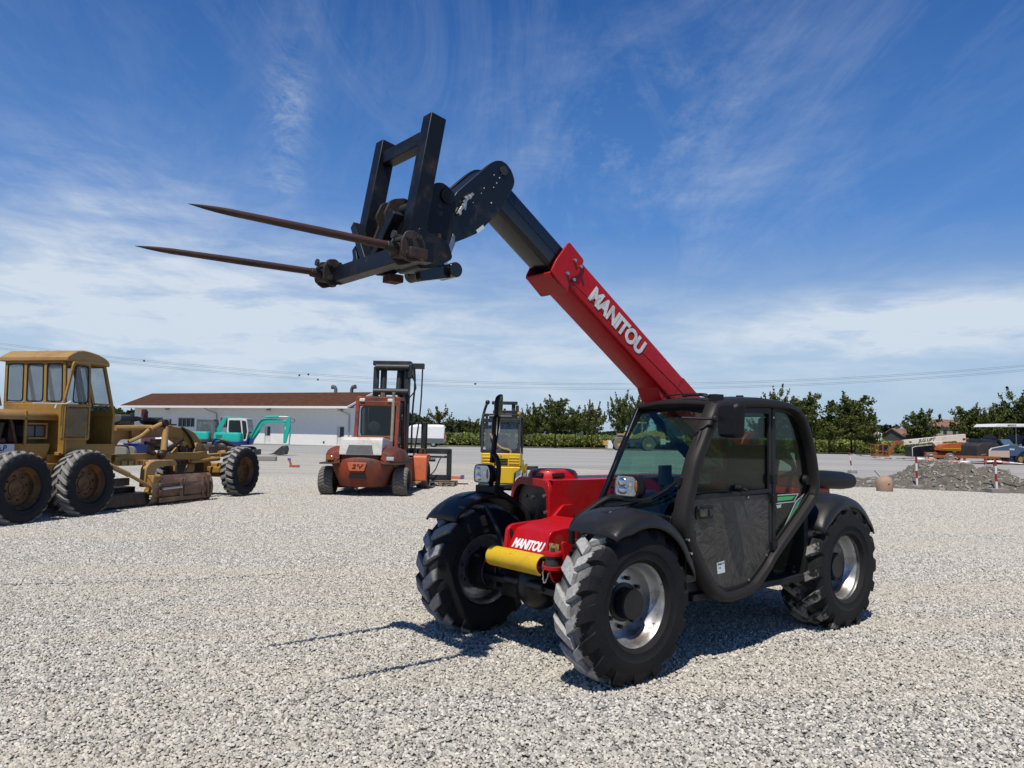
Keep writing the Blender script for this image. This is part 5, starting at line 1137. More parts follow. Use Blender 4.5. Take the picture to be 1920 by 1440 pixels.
# ------------------------------------------------------------------ mini excavators
def excavator(name,label,loc,rz,cabm,skirt,front_boom=True,flip=1):
    E = thing(name,label,'excavator',loc,rz)
    for y in (-.78,.78):
        b = MB(); b.prism(rounded([(-1.05,.08),(-.85,0),(1.0,0),(1.22,.10),(1.25,.42),(1.05,.52),(-.9,.52),(-1.08,.42)],.14,4),'y',y-.18,y+.18); tr = b.build('track', M['track'], E, .02)
        b = MB()
        for k in range(5): b.cyl((-.75+.42*k,y-.19,.22),(-.75+.42*k,y+.19,.22),.13,n=14)
        b.each('track_roller', M['steel_dark'], tr)
    b = MB(); b.bb(-.8,.9,-.6,.6,.25,.5); b.cyl((0,0,.45),(0,0,.64),.45,n=24); b.build('undercarriage', M['steel_dark'], E, .02)
    b = MB(); n = 28; pl = [(-.05+.98*math.cos(2*PI*i/n)*(1.0 if math.cos(2*PI*i/n)<0 else .9), .92*math.sin(2*PI*i/n)) for i in range(n)]; pl = rounded([(-.98,-.75),(-.98,.75),(-.6,.92),(.75,.92),(1.05,.55),(1.05,-.55),(.75,-.92),(-.6,-.92)],.2,4)
    b.prism(pl,'z',.62,.86); b.build('lower_skirt', skirt, E, .03)
    b = MB(); rings = []
    for z,k in ((.86,1.0),(1.22,1.0),(1.34,.96),(1.39,.86)): rings.append([(x*k-.05*(1-k)*3,y*k,z) for x,y in rounded([(-.96,-.72),(-.96,.72),(-.6,.90),(.70,.90),(.80,.2),(.80,-.90),(-.6,-.90)],.2,4)])
    b.loft(rings); b.build('engine_housing', M['teal'], E, .01)
    b = MB(); b.prism([(-.72,1.22),(-.30,1.22),(-.38,.98),(-.50,.90),(-.66,1.0)],'y',-.905,-.900); b.build('side_vent', surf('dark_teal',(.008,.19,.16),.6), E)
    b = MB(); co_ = [(-.20,1.38),(-.20,2.22),(.62,2.22),(.70,2.20),(.98,1.45),(.98,.88),(.82,.88),(.82,1.38)]
    for y0,y1 in ((-.42,-.36),(.60,.66)):
        b.ring(rounded([(-.22,1.34),(-.20,2.24),(.64,2.24),(1.0,2.20),(1.12,1.45),(1.02,.86),(.78,.86)],.05),rounded([(-.12,1.42),(-.11,2.14),(.60,2.14),(.95,2.10),(1.05,1.45),(.96,.95),(.80,.95)],.05),'y',y0,y1)
        b.beam((.62,y0+.03,2.2),(.82,y0+.03,.9),.06,.08)
    b.bb(-.2,1.0,-.42,.66,2.20,2.27); b.bb(-.22,-.15,-.42,.66,1.36,1.45); b.build('cab', cabm, E, .02)
    b = MB(); b.prism([(-.14,1.42),(-.13,2.15),(.60,2.15),(.95,2.12),(1.06,1.45),(.98,.93),(.80,.93)],'y',-.40,-.39); b.prism([(-.14,1.42),(-.13,2.15),(.60,2.15),(.95,2.12),(1.06,1.45),(.98,.93),(.80,.93)],'y',.62,.63); pane(b,[(-.17,-.38,1.45),(-.17,.62,1.45),(-.16,.62,2.18),(-.16,-.38,2.18)]); pane(b,[(1.0,-.38,2.16),(1.0,.62,2.16),(1.09,.62,1.45),(1.09,-.38,1.45)]); b.each('cab_glass', M['dark_glass'] if front_boom else M['clear_glass'], E)
    b = MB(); b.bb(.0,.45,-.2,.4,1.3,1.9); b.build('seat', M['black_dark'], E, .04)
    def arm(pts, name, mat, y0=-.11, y1=.11):
        b = MB(); b.prism(rounded(pts,.03),'y',y0,y1); return b.build(name, mat, E, .015)
    if front_boom:
        arm([(1.05,1.04),(1.22,.92),(1.36,1.08),(1.78,1.68),(2.03,1.96),(2.35,2.02),(3.28,2.06),(3.40,2.12),(3.36,2.2),(3.10,2.21),(2.15,2.33),(1.84,2.30),(1.54,1.98)],'boom',M['teal'])
        arm([(3.22,.76),(3.37,.76),(3.62,1.80),(3.60,2.36),(3.46,2.46),(3.36,2.2),(3.24,2.05),(3.22,1.70)],'dipper_arm',M['teal'],-.09,.09)
        b = MB(); b.cyl((2.05,0,2.40),(2.86,0,2.44),.06); b.build('arm_cylinder', M['teal'], E)
        b = MB(); b.cyl((2.86,0,2.44),(3.5,0,2.42),.03); b.cyl((3.60,0,1.45),(3.57,0,.72),.03); b.each('piston_rod', M['steel'], E)
        b = MB(); b.cyl((1.32,0,.92),(1.72,0,1.55),.055); b.build('boom_cylinder', M['teal'], E)
        b = MB(); b.cyl((3.60,0,1.85),(3.62,0,1.2),.05); b.beam((3.62,0,1.25),(3.60,0,.74),.035,.035); b.beam((3.60,0,.74),(3.35,0,.62),.07,.05); b.build('bucket_cylinder', M['teal'], E)
        b = MB(); b.prism(rounded([(3.20,.60),(3.44,.62),(3.50,.40),(3.42,.08),(3.05,.02),(2.58,.12),(2.72,.18)],.05),'y',-.32,.32); b.build('bucket', M['steel_dark'], E, .012)
        b = MB()
        for k in range(4): b.beam((2.75,-.27+.18*k,.10),(2.45,-.27+.18*k,.09),.07,.04)
        b.each('bucket_tooth', M['steel_dark'], E)
        b = MB(); b.bb(1.52,1.60,-.95,.75,.03,.36); b.beam((.9,-.4,.4),(1.55,-.4,.2),.1,.1); b.beam((.9,.4,.4),(1.55,.4,.2),.1,.1); b.build('dozer_blade', M['steel_dark'], E, .015)
        b = MB(); b.tube([(3.5,.1,2.40),(3.75,.1,2.32),(3.85,.1,2.2),(3.75,.1,2.08),(3.58,.1,2.1)],.018,6,0,4); b.tube([(1.2,-.13,1.0),(1.6,-.14,1.85),(2.0,-.14,2.25),(3.2,-.13,2.28)],.018,6,0,4); b.each('hose', M['hose'], E)
        b = MB(); b.prism(rounded([(1.0,.70),(1.25,.66),(1.34,.95),(1.18,1.10),(1.02,1.0)],.03),'y',-.2,.2); b.build('swing_post', M['blue'], E, .02)
        b = MB(); b.prism([(3.28,1.62),(3.34,1.62),(3.36,1.82),(3.29,1.82)],'y',-.094,-.090); b.build('arm_sticker', M['yellow'], E)
    else:
        arm([(.95,.9),(1.2,.95),(1.75,2.30),(1.72,2.46),(1.55,2.44),(1.2,1.75),(.9,1.2)],'boom',M['teal'])
        arm([(1.6,2.34),(2.9,2.36),(2.9,2.44),(1.65,2.48)],'dipper_arm',M['teal'],-.09,.09)
    return E
excavator('mini_excavator','teal mini excavator with white cab posts and bucket resting on the gravel',(-17.5,48.5,0),0,M['offwhite'],M['blue'])
excavator('mini_excavator','teal mini excavator with dark grey cab parked behind the white posted one',(-22.3,55.5,0),R(4),M['grey_cab'],M['steel_dark'],False)
# ------------------------------------------------------------------ long white workshop
BA_ = math.atan2(-.41,.911)
B = thing('white_building','long low white building with brown tiled roof and two roof vents','building',(-18.4,83,0),BA_)
M['wall'] = surf('white_render',(.84,.82,.77),.85,0,.05,(.76,.73,.68),.2,.3,4)
m_, nt, out = newmat('brown_roof_tiles'); L = nt.links; pb = nd(nt,'BsdfPrincipled'); L.new(pb.outputs[0], out.inputs[0]); pb.inputs['Roughness'].default_value = .9; pb.inputs['Specular IOR Level'].default_value = .05
co = objco(nt); wv = nt.nodes.new('ShaderNodeTexWave'); wv.inputs['Scale'].default_value = 1.3; wv.bands_direction = 'X'; L.new(co, wv.inputs[0])
wv2 = nt.nodes.new('ShaderNodeTexWave'); wv2.inputs['Scale'].default_value = .9; wv2.bands_direction = 'Y'; L.new(co, wv2.inputs[0])
c = mixc(nt, ramp(nt,noise(nt,co,1.6,6,.7),.3,.7), (.080,.036,.022), (.145,.070,.046)); c = mixc(nt, math_(nt,'MULTIPLY',wv.outputs[1],.35), c, (.06,.03,.022)); c = mixc(nt, math_(nt,'MULTIPLY',wv2.outputs[1],.2), c, (.06,.03,.022)); L.new(c, pb.inputs['Base Color'])
bp = nd(nt,'Bump'); bp.inputs['Distance'].default_value = .05; L.new(wv.outputs[1], bp.inputs['Height']); L.new(bp.outputs[0], pb.inputs['Normal']); M['roof_tile'] = m_
ops = [(-29.6,-26.3,1.75,2.85),(-25.7,-24.8,0,2.75),(-23.8,-21.1,1.75,2.85),(-17.07,-14.0,1.75,2.9),(-10.45,-9.5,0,2.05),(-.45,.6,0,2.15)]
b = MB(); xs = [-31.2]+[v for o in ops for v in o[:2]]+[1.5]
for i in range(0,len(xs),2): b.bb(xs[i],xs[i+1],0,.3,0,4.1)
for x0,x1,z0,z1 in ops:
    b.bb(x0,x1,0,.3,z1,4.1)
    if z0: b.bb(x0,x1,0,.3,0,z0)
b.bb(-31.2,1.5,6.9,7.2,0,4.1)
for x in (-31.2,1.2): b.prism([(.3,0),(6.9,0),(6.9,4.1),(3.5,5.75),(.3,4.3)],'x',x,x+.3)
b.build('wall', M['wall'], B)
b = MB(); b.prism([(-1.3,4.10),(3.5,5.86),(8.3,4.10),(8.3,4.16),(3.5,5.98),(-1.3,4.17)],'x',-32.4,1.8); roof = b.build('roof', M['roof_tile'], B)
b = MB(); b.bb(-32.5,1.9,-1.42,-1.30,3.98,4.22); b.bb(-32.4,1.8,-1.30,0,4.0,4.05)
for x in (-32.5,1.80): b.prism([(-1.35,4.0),(3.5,5.82),(3.5,6.02),(-1.35,4.22)],'x',x,x+.1)
b.build('gutter', M['white_paint'], B)
fr_ = surf('window_frame_grey',(.34,.35,.36),.5); dg_ = surf('dark_pane',(.02,.028,.035),.08,0,.2)
for k,(x0,x1,z0,z1) in enumerate(ops):
    b = MB(); dr_ = z0 == 0
    b.ring([(x0,z0),(x1,z0),(x1,z1),(x0,z1)],[(x0+.1,z0+.05),(x1-.1,z0+.05),(x1-.1,z1-.1),(x0+.1,z1-.1)],'y',.02,.14,N=60)
    if not dr_:
        for q in range(1,4 if k else 3): xx = x0+(x1-x0)*q/(4 if k else 3); b.bb(xx-.04,xx+.04,.03,.12,z0,z1)
        w = b.build('window', fr_, B)
        b = MB(); b.bb(x0+.05,x1-.05,.14,.17,z0+.03,z1-.03); b.build('pane', dg_, w)
    else:
        w = b.build('door', M['offwhite'], B)
        b = MB(); b.bb(x0+.32,x1-.12,.13,.17,.95,z1-.12); b.build('pane', dg_, w)
        b = MB(); b.bb(x0+.08,x1-.08,.14,.18,.03,z1-.1); b.build('door_leaf', M['offwhite'], w)
for x in (-17.6,1.2):
    b = MB(); b.tube([(x-.75,-1.3,3.98),(x-.7,-.9,3.8),(x,-.15,3.4),(x,-.1,3.2),(x,-.1,0)],.06,8); b.build('downpipe', fr_, B)
for x in (-3.4,-1.2):
    b = MB(); b.tube([(x,3.5,5.7),(x,3.5,6.35),(x+(.12 if x>-2 else -.12),3.5,6.55),(x+(.5 if x>-2 else -.5),3.5,6.6)],[.2,.2,.22,.26],10); b.build('roof_vent', M['grey_cab'], B)
b = MB()
for x in (-25.5,-9.8,.1): b.box((x,-.2,3.85),(.5,.2,.12))
b.each('floodlight', M['grey_cab'], B)
b = MB(); b.bb(-2.2,-2.0,-.03,.0,.25,.45); b.build('wall_vent', M['black_dark'], B)

# ------------------------------------------------------------------ van by the field
V_ = thing('white_van','white panel van parked at the field edge seen from behind','van',(-8.3,87,0),R(0))
b = MB(); n = []
for x,zt,w in ((-4.6,1.4,.85),(-3.7,1.6,.95),(-3.0,2.35,.98),(-2.3,2.50,1.0),(.2,2.52,1.0),(.75,2.48,.98),(.82,2.2,.97)):
    n.append([(x,-w,.45),(x,-w,1.3),(x,-w*.95,zt-.2),(x,-w*.75,zt),(x,w*.75,zt),(x,w*.95,zt-.2),(x,w,1.3),(x,w,.45)])
b.loft(n); b.build('body', M['white_paint'], V_, .03)
b = MB(); b.bb(.82,.87,-.8,.8,.6,2.3); b.build('rear_door', M['white_paint'], V_, .02)
b = MB(); b.bb(.865,.885,-.7,-.06,1.45,2.15); b.bb(.865,.885,.06,.7,1.45,2.15); b.each('rear_window', dg_, V_)
b = MB(); b.bb(.80,.90,-.95,-.82,.85,1.45); b.bb(.80,.90,.82,.95,.85,1.45); b.each('tail_lamp', surf('red_lamp',(.4,.02,.02),.3), V_)
b = MB(); b.bb(.75,.98,-.95,.95,.45,.62); b.bb(-4.5,.8,-1.03,-1.0,.42,.98); b.build('bumper', M['grey_cab'], V_, .02)
b = MB(); b.bb(.885,.895,-.25,.25,.75,.88); b.build('licence_plate', M['paper'], V_)
for x in (-3.6,-.35):
    for s in (-1,1):
        b = MB(); b.cyl((x,s*.70,.34),(x,s*.97,.34),.34,n=24); w = b.build('wheel', M['tyre'], V_, .03); b = MB(); b.cyl((x,s*.96,.34),(x,s*.98,.34),.19,n=18); b.build('rim', M['steel'], w)

# ------------------------------------------------------------------ wheel loader beyond the cab glass
Ld = thing('wheel_loader','yellow wheel loader with large dusty tyres parked before the trees','wheel loader',(14,88,0),0)
ly = surf('loader_yellow',(.50,.32,.06),.5,0,.1,(.34,.25,.10),.3); dt = surf('dusty_tyre',(.16,.155,.14),.9,0,.2)
for x in (1.53,-1.70):
    for s in (-1,1):
        b = MB(); b.lathe([(.33,-.3),(.70,-.32),(.77,-.2),(.78,0),(.77,.2),(.70,.32),(.33,.3)],(x,s*.85,.77),'y',36); w = b.build('wheel', dt, Ld, 0); b = MB(); b.lathe([(.0,.18),(.2,.2),(.34,.26),(.34,-.26),(.2,-.2),(0,-.18)],(x,s*.85,.77),'y',24); b.build('rim', ly, w)
b = MB(); b.prism(rounded([(.62,1.45),(.70,2.05),(1.45,2.16),(2.1,2.36),(3.4,2.05),(3.55,1.5),(3.45,1.05),(2.5,1.2),(2.3,1.45),(1.9,1.75),(1.2,1.75),(.8,1.4)],.08),'y',-.7,.7); b.build('engine_hood', ly, Ld, .03)
b = MB(); b.bb(2.95,3.98,-.8,.8,1.0,1.2); b.bb(2.9,3.5,-.85,.85,.75,1.35); b.build('rear_counterweight', M['cream'], Ld, .04)
b = MB(); b.prism([(2.2,1.6),(2.9,1.72),(2.85,1.35),(2.3,1.2)],'y',-.72,-.70); b.build('grille', M['grey_cab'], Ld)
for x0,x1,f in ((.55,2.55,1),(-2.7,-.7,0)):
    b = MB(); xc = (x0+x1)/2
    b.prism([(xc+1.02*math.cos(R(a)),.77+1.02*math.sin(R(a))) for a in range(5,176,10)]+[(xc+.90*math.cos(R(a)),.77+.90*math.sin(R(a))) for a in range(175,4,-10)],'y',-1.1,-.5); b.build('mudguard', surf('loader_grey',(.10,.12,.12),.6), Ld, .02)
b = MB(); b.prism(rounded([(-1.2,1.4),(-1.0,2.1),(-.4,2.1),(-.3,1.83),(.2,1.83),(.75,2.1),(.75,1.5),(.3,1.35),(-.6,1.35)],.06),'y',-.75,.75); b.build('cab_base', ly, Ld, .03)
b = MB()
for p0,p1 in (((.85,-.65,2.0),(.85,-.65,3.2)),((.85,.65,2.0),(.85,.65,3.2)),((-.35,-.65,1.9),(-.3,-.65,3.15)),((-.35,.65,1.9),(-.3,.65,3.15))): b.beam(p0,p1,.14,.14)
b.bb(-.4,1.35,-.75,.75,3.12,3.26); b.build('cab_frame', ly, Ld, .02)
b = MB(); b.bb(-.3,.8,-.62,.62,1.9,3.1); b.build('cab_glass', surf('loader_glass',(.03,.05,.05),.1), Ld)
b = MB(); b.bb(.0,.55,-.95,-.7,.5,.56); b.bb(0,.55,-.95,-.7,.75,.81); b.bb(0,.55,-.95,-.7,1.0,1.06); b.bb(0,.05,-.95,-.7,.5,1.4); b.bb(.5,.55,-.95,-.7,.5,1.4); b.bb(-.6,.7,-.7,.7,.5,1.4); b.build('access_steps', M['grey_cab'], Ld)
b = MB(); b.beam((-1.2,0,1.75),(-2.9,0,.85),.9,.22); b.bb(-1.9,-1.0,-.6,.6,.7,1.9); b.bb(-3.5,-2.9,-.5,.5,.55,1.05); b.build('lift_arm', ly, Ld, .03)
b = MB(); b.prism(rounded([(-3.1,.2),(-3.0,1.05),(-2.75,1.1),(-2.5,.6),(-2.55,.2)],.05),'y',-1.2,1.2); b.build('attachment', M['offwhite'], Ld, .03)

# ------------------------------------------------------------------ boom lift
J = thing('boom_lift','orange boom lift with cream telescopic boom lowered over its engine cover','boom lift',(37,66,0),0)
jo = surf('lift_orange',(.42,.10,.025),.5,0,.12,(.25,.08,.03),.25); jr = surf('lift_rusty_orange',(.30,.075,.025),.6,0,.2)
for x,y in ((-1.7,-1.0),(-.1,-1.1),(.2,1.0),(1.6,.95)):
    b = MB(); b.cyl((x,y-.16,.36),(x,y+.16,.36),.37,n=26); w = b.build('wheel', dt, J, .05); b = MB(); b.cyl((x,y-.175,.36),(x,y-.15,.36),.22,n=20); b.build('rim', M['white_paint'], w)
b = MB(); b.bb(-1.9,1.9,-.7,.7,.35,.75); b.cyl((0,0,.7),(0,0,.95),.6,n=20); b.build('chassis', jr, J, .03)
b = MB(); b.prism(rounded([(-1.0,.92),(-.70,1.42),(.0,1.56),(2.2,1.56),(2.28,1.30),(2.24,.88)],.10),'y',-1.15,.2); b.build('engine_cover', jo, J, .04)
b = MB(); b.bb(-.75,2.25,-1.17,-1.15,1.08,1.13); b.build('yellow_stripe', M['yellow'], J)
b = MB(); b.bb(.9,1.2,-1.165,-1.15,1.18,1.48); b.bb(1.4,1.85,-1.165,-1.15,1.18,1.38); b.each('cover_vent', M['black_dark'], J)
lettering('JLG',.20,frame((1.62,-1.170,1.44),(1,0,0),(0,0,1)),M['white_vinyl'],J,.002,.2,.006)
b = MB(); b.prism(rounded([(-2.84,.34),(-2.86,1.10),(-2.6,1.2),(-1.15,1.36),(-.95,.95),(-1.3,.34)],.08),'y',-.4,.9); b.build('counterweight', M['black'], J, .03)
b = MB(); b.prism([(-2.88,.4),(-2.90,1.12),(-2.62,1.24),(-1.2,1.40),(-1.2,1.36),(-2.6,1.19),(-2.85,1.09),(-2.84,.4)],'y',-.42,-.38); b.build('edge_trim', M['cream'], J)
b = MB(); b.prism([(-3.48,1.33),(-3.48,1.74),(1.78,2.36),(1.80,1.62),(1.05,1.62),(.95,1.74)],'y',-.25,.2); bo = b.build('boom', M['cream'], J, .02)
b = MB(); b.prism([(-1.5,1.62),(-1.1,1.58),(-.5,.95),(.2,.95),(-.3,1.68)],'y',-.3,.3); b.build('boom_tower', M['cream'], J, .03)
lettering('JLG LIFT',.36,frame((-1.55,-.256,1.775),(1,0,.115),(0,0,1)),M['ink'],bo,.002,.25,.010,.95,xs=1.15)
b = MB(); b.prism([(-3.05,1.50),(-2.85,1.52),(-2.85,1.66),(-3.05,1.64)],'y',-.256,-.252); b.prism([(1.5,1.80),(1.75,1.82),(1.75,2.0),(1.5,1.98)],'y',-.256,-.252); b.each('boom_label', surf('label_maroon',(.2,.02,.02),.5), bo)
b = MB(); b.beam((-3.45,0,1.53),(-4.1,0,1.55),.22,.26); b.beam((-4.05,0,1.58),(-4.75,0,.45),.20,.24); b.beam((-4.75,0,.42),(-5.0,0,.42),.3,.2); b.build('jib', jr, J, .02)
BK = MB(); 
for x in (-6.0,-5.4,-4.9):
    for y in (-.45,.45): BK.beam((x,y,.35),(x,y,1.35),.05,.05)
for z in (.75,1.33):
    for y in (-.45,.45): BK.beam((-6.0,y,z),(-4.9,y,z),.05,.05)
    for x in (-6.0,-4.9): BK.beam((x,-.45,z),(x,.45,z),.05,.05)
BK.bb(-6.03,-4.87,-.48,.48,.30,.40); bk = BK.build('basket', jo, J)
b = MB(); b.bb(-5.35,-4.95,-.3,.3,.85,1.30); b.build('control_box', M['navy_dark'], bk, .02)

# ------------------------------------------------------------------ road paver
Pv = thing('road_paver','dark blue road paver with white canopy roof and pale side plate','paver',(37.5,60,0),0)
pb_ = surf('slate_blue_paint',(.045,.085,.17),.5,0,.12,(.07,.08,.10),.2); pd_ = surf('dark_paver_steel',(.03,.028,.028),.7,0,.3,(.06,.045,.03),.3)
b = MB(); b.prism([(-.75,2.86),(4.0,2.95),(4.0,3.17),(-.5,3.10)],'y',-1.3,1.3); cn = b.build('canopy', M['white_paint'], Pv, .03)
for x in (.65,2.35): lettering('MARINI',.20,frame((x,-1.306,2.985+.02*x),(1,0,.02),(0,0,1)),M['ink'],cn,.002,.15,.004)
b = MB()
for x in (1.16,2.12,3.4):
    for y in (-1.0,1.0): b.cyl((x,y,1.5),(x,y,2.95),.04,n=8)
b.each('canopy_post', M['grey_cab'], Pv)
b = MB(); b.prism(rounded([(-1.8,.55),(-1.8,1.40),(-1.3,1.66),(-.2,1.66),(.2,1.2),(.2,.55)],.08),'y',-.9,1.2); b.build('hopper', pd_, Pv, .03)
b = MB(); b.bb(-1.3,-.15,-.8,1.0,1.66,1.93); b.build('hopper_rim', surf('navy_rim',(.012,.02,.05),.5), Pv, .02)
b = MB(); b.prism([(-.1,1.94),(.62,1.92),(1.0,1.50),(.25,1.46)],'y',-1.05,-.98); b.prism([(-.1,1.94),(.62,1.92),(1.0,1.50),(.25,1.46)],'y',.9,1.0); b.prism([(-.15,1.94),(-.05,1.95),(.30,1.45),(.2,1.42)],'y',-1.08,1.0); b.build('side_shield', surf('pale_blue_shield',(.10,.17,.26),.4), Pv, .01)
b = MB(); b.prism(rounded([(.45,.62),(.40,1.50),(1.5,1.49),(1.95,1.32),(1.9,1.20),(1.45,.95),(1.15,.68)],.06),'y',-1.1,1.1); hd = b.build('hood', pb_, Pv, .03)
lettering('MARINI',.19,frame((.62,-1.106,1.17),(1,0,-.02),(0,0,1)),M['white_vinyl'],hd,.002,0,.004)
b = MB(); b.bb(.02,.12,-1.108,-1.10,1.10,1.28); b.bb(-.10,-.02,-1.108,-1.10,1.10,1.28); b.each('logo_plate', M['white_vinyl'], hd)
b = MB()
for k in range(4): b.prism([(1.30+.14*k,1.42-.02*k),(1.38+.14*k,1.42-.02*k),(1.42+.14*k,1.36-.02*k),(1.34+.14*k,1.36-.02*k)],'y',-1.108,-1.10)
b.each('hazard_stripe', M['white_vinyl'], hd)
b = MB(); b.prism([(-1.06,.56),(-1.05,1.05),(-.86,1.22),(.46,1.49),(.48,.54)],'y',-1.25,-1.15); sp_ = b.build('side_plate', pb_, Pv, .01)
b = MB(); b.prism([(-1.03,.56),(-1.03,1.05),(.46,1.07),(.46,.56)],'y',-1.262,-1.252); b.build('pale_panel', surf('faded_pink_panel',(.55,.40,.32),.6), sp_)
b = MB(); b.prism([(-1.08,.56),(-1.07,1.06),(-.88,1.25),(.46,1.53),(.46,1.49),(-.86,1.21),(-1.03,1.04),(-1.04,.56)],'y',-1.27,-1.15); b.build('plate_edge', M['offwhite'], sp_)
for x,r in ((1.42,.42),(2.25,.40),(-.9,.30),(-.2,.30)):
    b = MB(); b.cyl((x,-1.1,r),(x,-.75,r),r,n=26); w = b.build('wheel', M['tyre'], Pv, .04); b = MB(); b.cyl((x,-1.12,r),(x,-1.08,r),r*.5,n=18); b.build('rim', surf('ochre_rim',(.33,.19,.06),.6), w)
b = MB()
b.prism([(2.15+.62*math.cos(R(a)),.35+.62*math.sin(R(a))) for a in range(0,181,12)]+[(2.15+.48*math.cos(R(a)),.35+.48*math.sin(R(a))) for a in range(180,-1,-12)],'y',-1.2,-.7); b.bb(.6,1.6,-.9,.9,.2,.6); b.bb(1.2,4,-.9,.9,.4,1.3); b.build('rear_body', pb_, Pv, .03)
b = MB(); b.bb(1.3,2.3,-.6,.5,1.6,2.24); b.bb(2.0,2.4,-1.0,-.3,1.4,2.0); b.build('operator_console', surf('console_blue',(.012,.025,.06),.5), Pv, .05)
b = MB(); b.ball((-.15,.2,2.0),(.45,.5,.28),14,8); b.build('tarpaulin', surf('brown_tarp',(.17,.13,.10),.9,0,.3), Pv)
b = MB(); b.cyl((1.93,-1.15,1.28),(1.93,-1.15,1.62),.07,n=10); b.build('lamp_post', M['offwhite'], Pv)

# ------------------------------------------------------------------ rusty trestle frame, bollard, rubble heap, marker poles and tape
Tr = thing('steel_trestle','long rusty orange steel trestle table standing behind the rubble heap','trestle',(24.4,41.8,0),R(-2))
ro = surf('rusty_primer',(.30,.10,.03),.7,0,.25,(.14,.05,.03),.3,4)
b = MB(); b.bb(-1.75,1.8,-.45,-.37,.78,.90); b.bb(-1.75,1.8,.37,.45,.78,.90)
for x in (-1.7,-.9,.0,.9,1.75): b.bb(x-.04,x+.04,-.37,.37,.80,.88)
b.beam((.9,-.3,.95),(1.45,.3,1.0),.08,.08); b.build('top_frame', ro, Tr, .01)
b = MB()
for x in (-1.6,-.05,1.5):
    for y in (-.41,.41): b.bb(x-.05,x+.05,y-.05,y+.05,0,.78)
b.each('leg', ro, Tr)
bl_ = surf('tan_concrete',(.42,.28,.19),.85,0,.12,(.33,.22,.16),.3,4,40)
b = MB(); b.lathe([(0,0),(.235,0),(.245,.02),(.245,.28),(.235,.34),(.20,.42),(.15,.47),(.08,.50),(0,.505)],(11.97,24.75,0),'z',36); bo_ = b.build('concrete_bollard', bl_, None, 0); tag(bo_,'squat dome topped tan concrete bollard at the foot of the rubble heap','bollard')
b = MB(); b.cyl((11.99,24.49,.26),(11.99,24.52,.26),.02,n=10); b.build('drain_hole', M['black_dark'], bo_)
b = MB(); b.cyl((11.9,24.85,.44),(11.72,24.9,.66),.012,n=6); b.build('steel_rod', M['steel_dark'], bo_)
def heap():
    n,mm = 220,120; b = MB(); vs = []; rr2 = random.Random(4)
    for j in range(mm+1):
        for i in range(n+1):
            x = -4.6+9.2*i/n; y = -2.5+5.0*j/mm
            prof = .95*math.exp(-((x+.35)/1.15)**2)+.62*math.exp(-((x-1.35)/1.1)**2)+.24*math.exp(-((x+2.6)/1.0)**2)+.10*math.exp(-((x-3.2)/.9)**2)
            yy = y+.30*x*.6; q = max(0,1-(yy/1.9)**2); h = prof*q**1.2
            p = V((x,y,0)); nz = mnoise.noise(p*1.6)*.16+mnoise.noise(p*4.5)*.10+mnoise.noise(p*11)*.055+abs(mnoise.noise(p*23))*.05
            h = h*(1+.25*mnoise.noise(p*2.2))+nz*min(1,h*3.2)-.04
            vs.append((x,y,max(h,-.05)))
    fs = [(j*(n+1)+i,j*(n+1)+i+1,(j+1)*(n+1)+i+1,(j+1)*(n+1)+i) for j in range(mm) for i in range(n)]
    b.add(vs,fs)
    for k in range(900):
        x,y = rr2.gauss(0,1.6),rr2.uniform(-2.0,1.2); i,j = int((x+4.6)/9.2*n),int((y+2.5)/5*mm)
        if not (0<=i<=n and 0<=j<=mm): continue
        z = vs[j*(n+1)+i][2]
        if z < 0.0: continue
        s = rr2.uniform(.015,.05)*(1.6 if rr2.random()<.15 else 1); b.box((x,y,z+s*.3),(s*2,s*1.5,s),(rr2.uniform(-1,1),rr2.uniform(-1,1),rr2.uniform(0,3)),1)
    m, nt, out = newmat('rubble_soil'); L = nt.links; pb = nd(nt,'BsdfPrincipled'); L.new(pb.outputs[0], out.inputs[0]); pb.inputs['Roughness'].default_value = .95
    co = objco(nt); c = mixc(nt, ramp(nt,noise(nt,co,5,8,.7),.3,.7), (.085,.074,.058), (.20,.178,.142)); c = mixc(nt, ramp(nt,noise(nt,co,28,4,.7),.60,.66), c, (.45,.43,.39)); L.new(c, pb.inputs['Base Color'])
    bp = nd(nt,'Bump'); bp.inputs['Distance'].default_value = .05; L.new(noise(nt,co,16,8,.75), bp.inputs['Height']); L.new(bp.outputs[0], pb.inputs['Normal'])
    o = b.build('rubble_heap', [m, surf('rubble_stone',(.38,.36,.33),.9,0,.3,(.22,.21,.19),.4,3)], None, 0, loc=(15.3,27.2,0), fix=False); o.rotation_euler.z = R(-14)
    tag(o,'heap of grey brown soil and broken rubble beside the marker poles','rubble heap')
heap()
m_, nt, out = newmat('red_white_bands'); L = nt.links; pb = nd(nt,'BsdfPrincipled'); L.new(pb.outputs[0], out.inputs[0]); pb.inputs['Roughness'].default_value = .5
sp = nt.nodes.new('ShaderNodeSeparateXYZ'); L.new(objco(nt), sp.inputs[0]); fr = math_(nt,'FRACT', math_(nt,'DIVIDE', math_(nt,'ADD',sp.outputs[2],.12), .50)); L.new(mixc(nt, ramp(nt,fr,.49,.51), (.30,.022,.022), (.74,.72,.70)), pb.inputs['Base Color']); M['bands'] = m_
pole_l = ('red and white marker pole left of the rubble heap peak in a concrete foot','red and white marker pole in a square concrete foot at the low heap end','red and white leaning marker pole out on the concrete apron')
tops = []
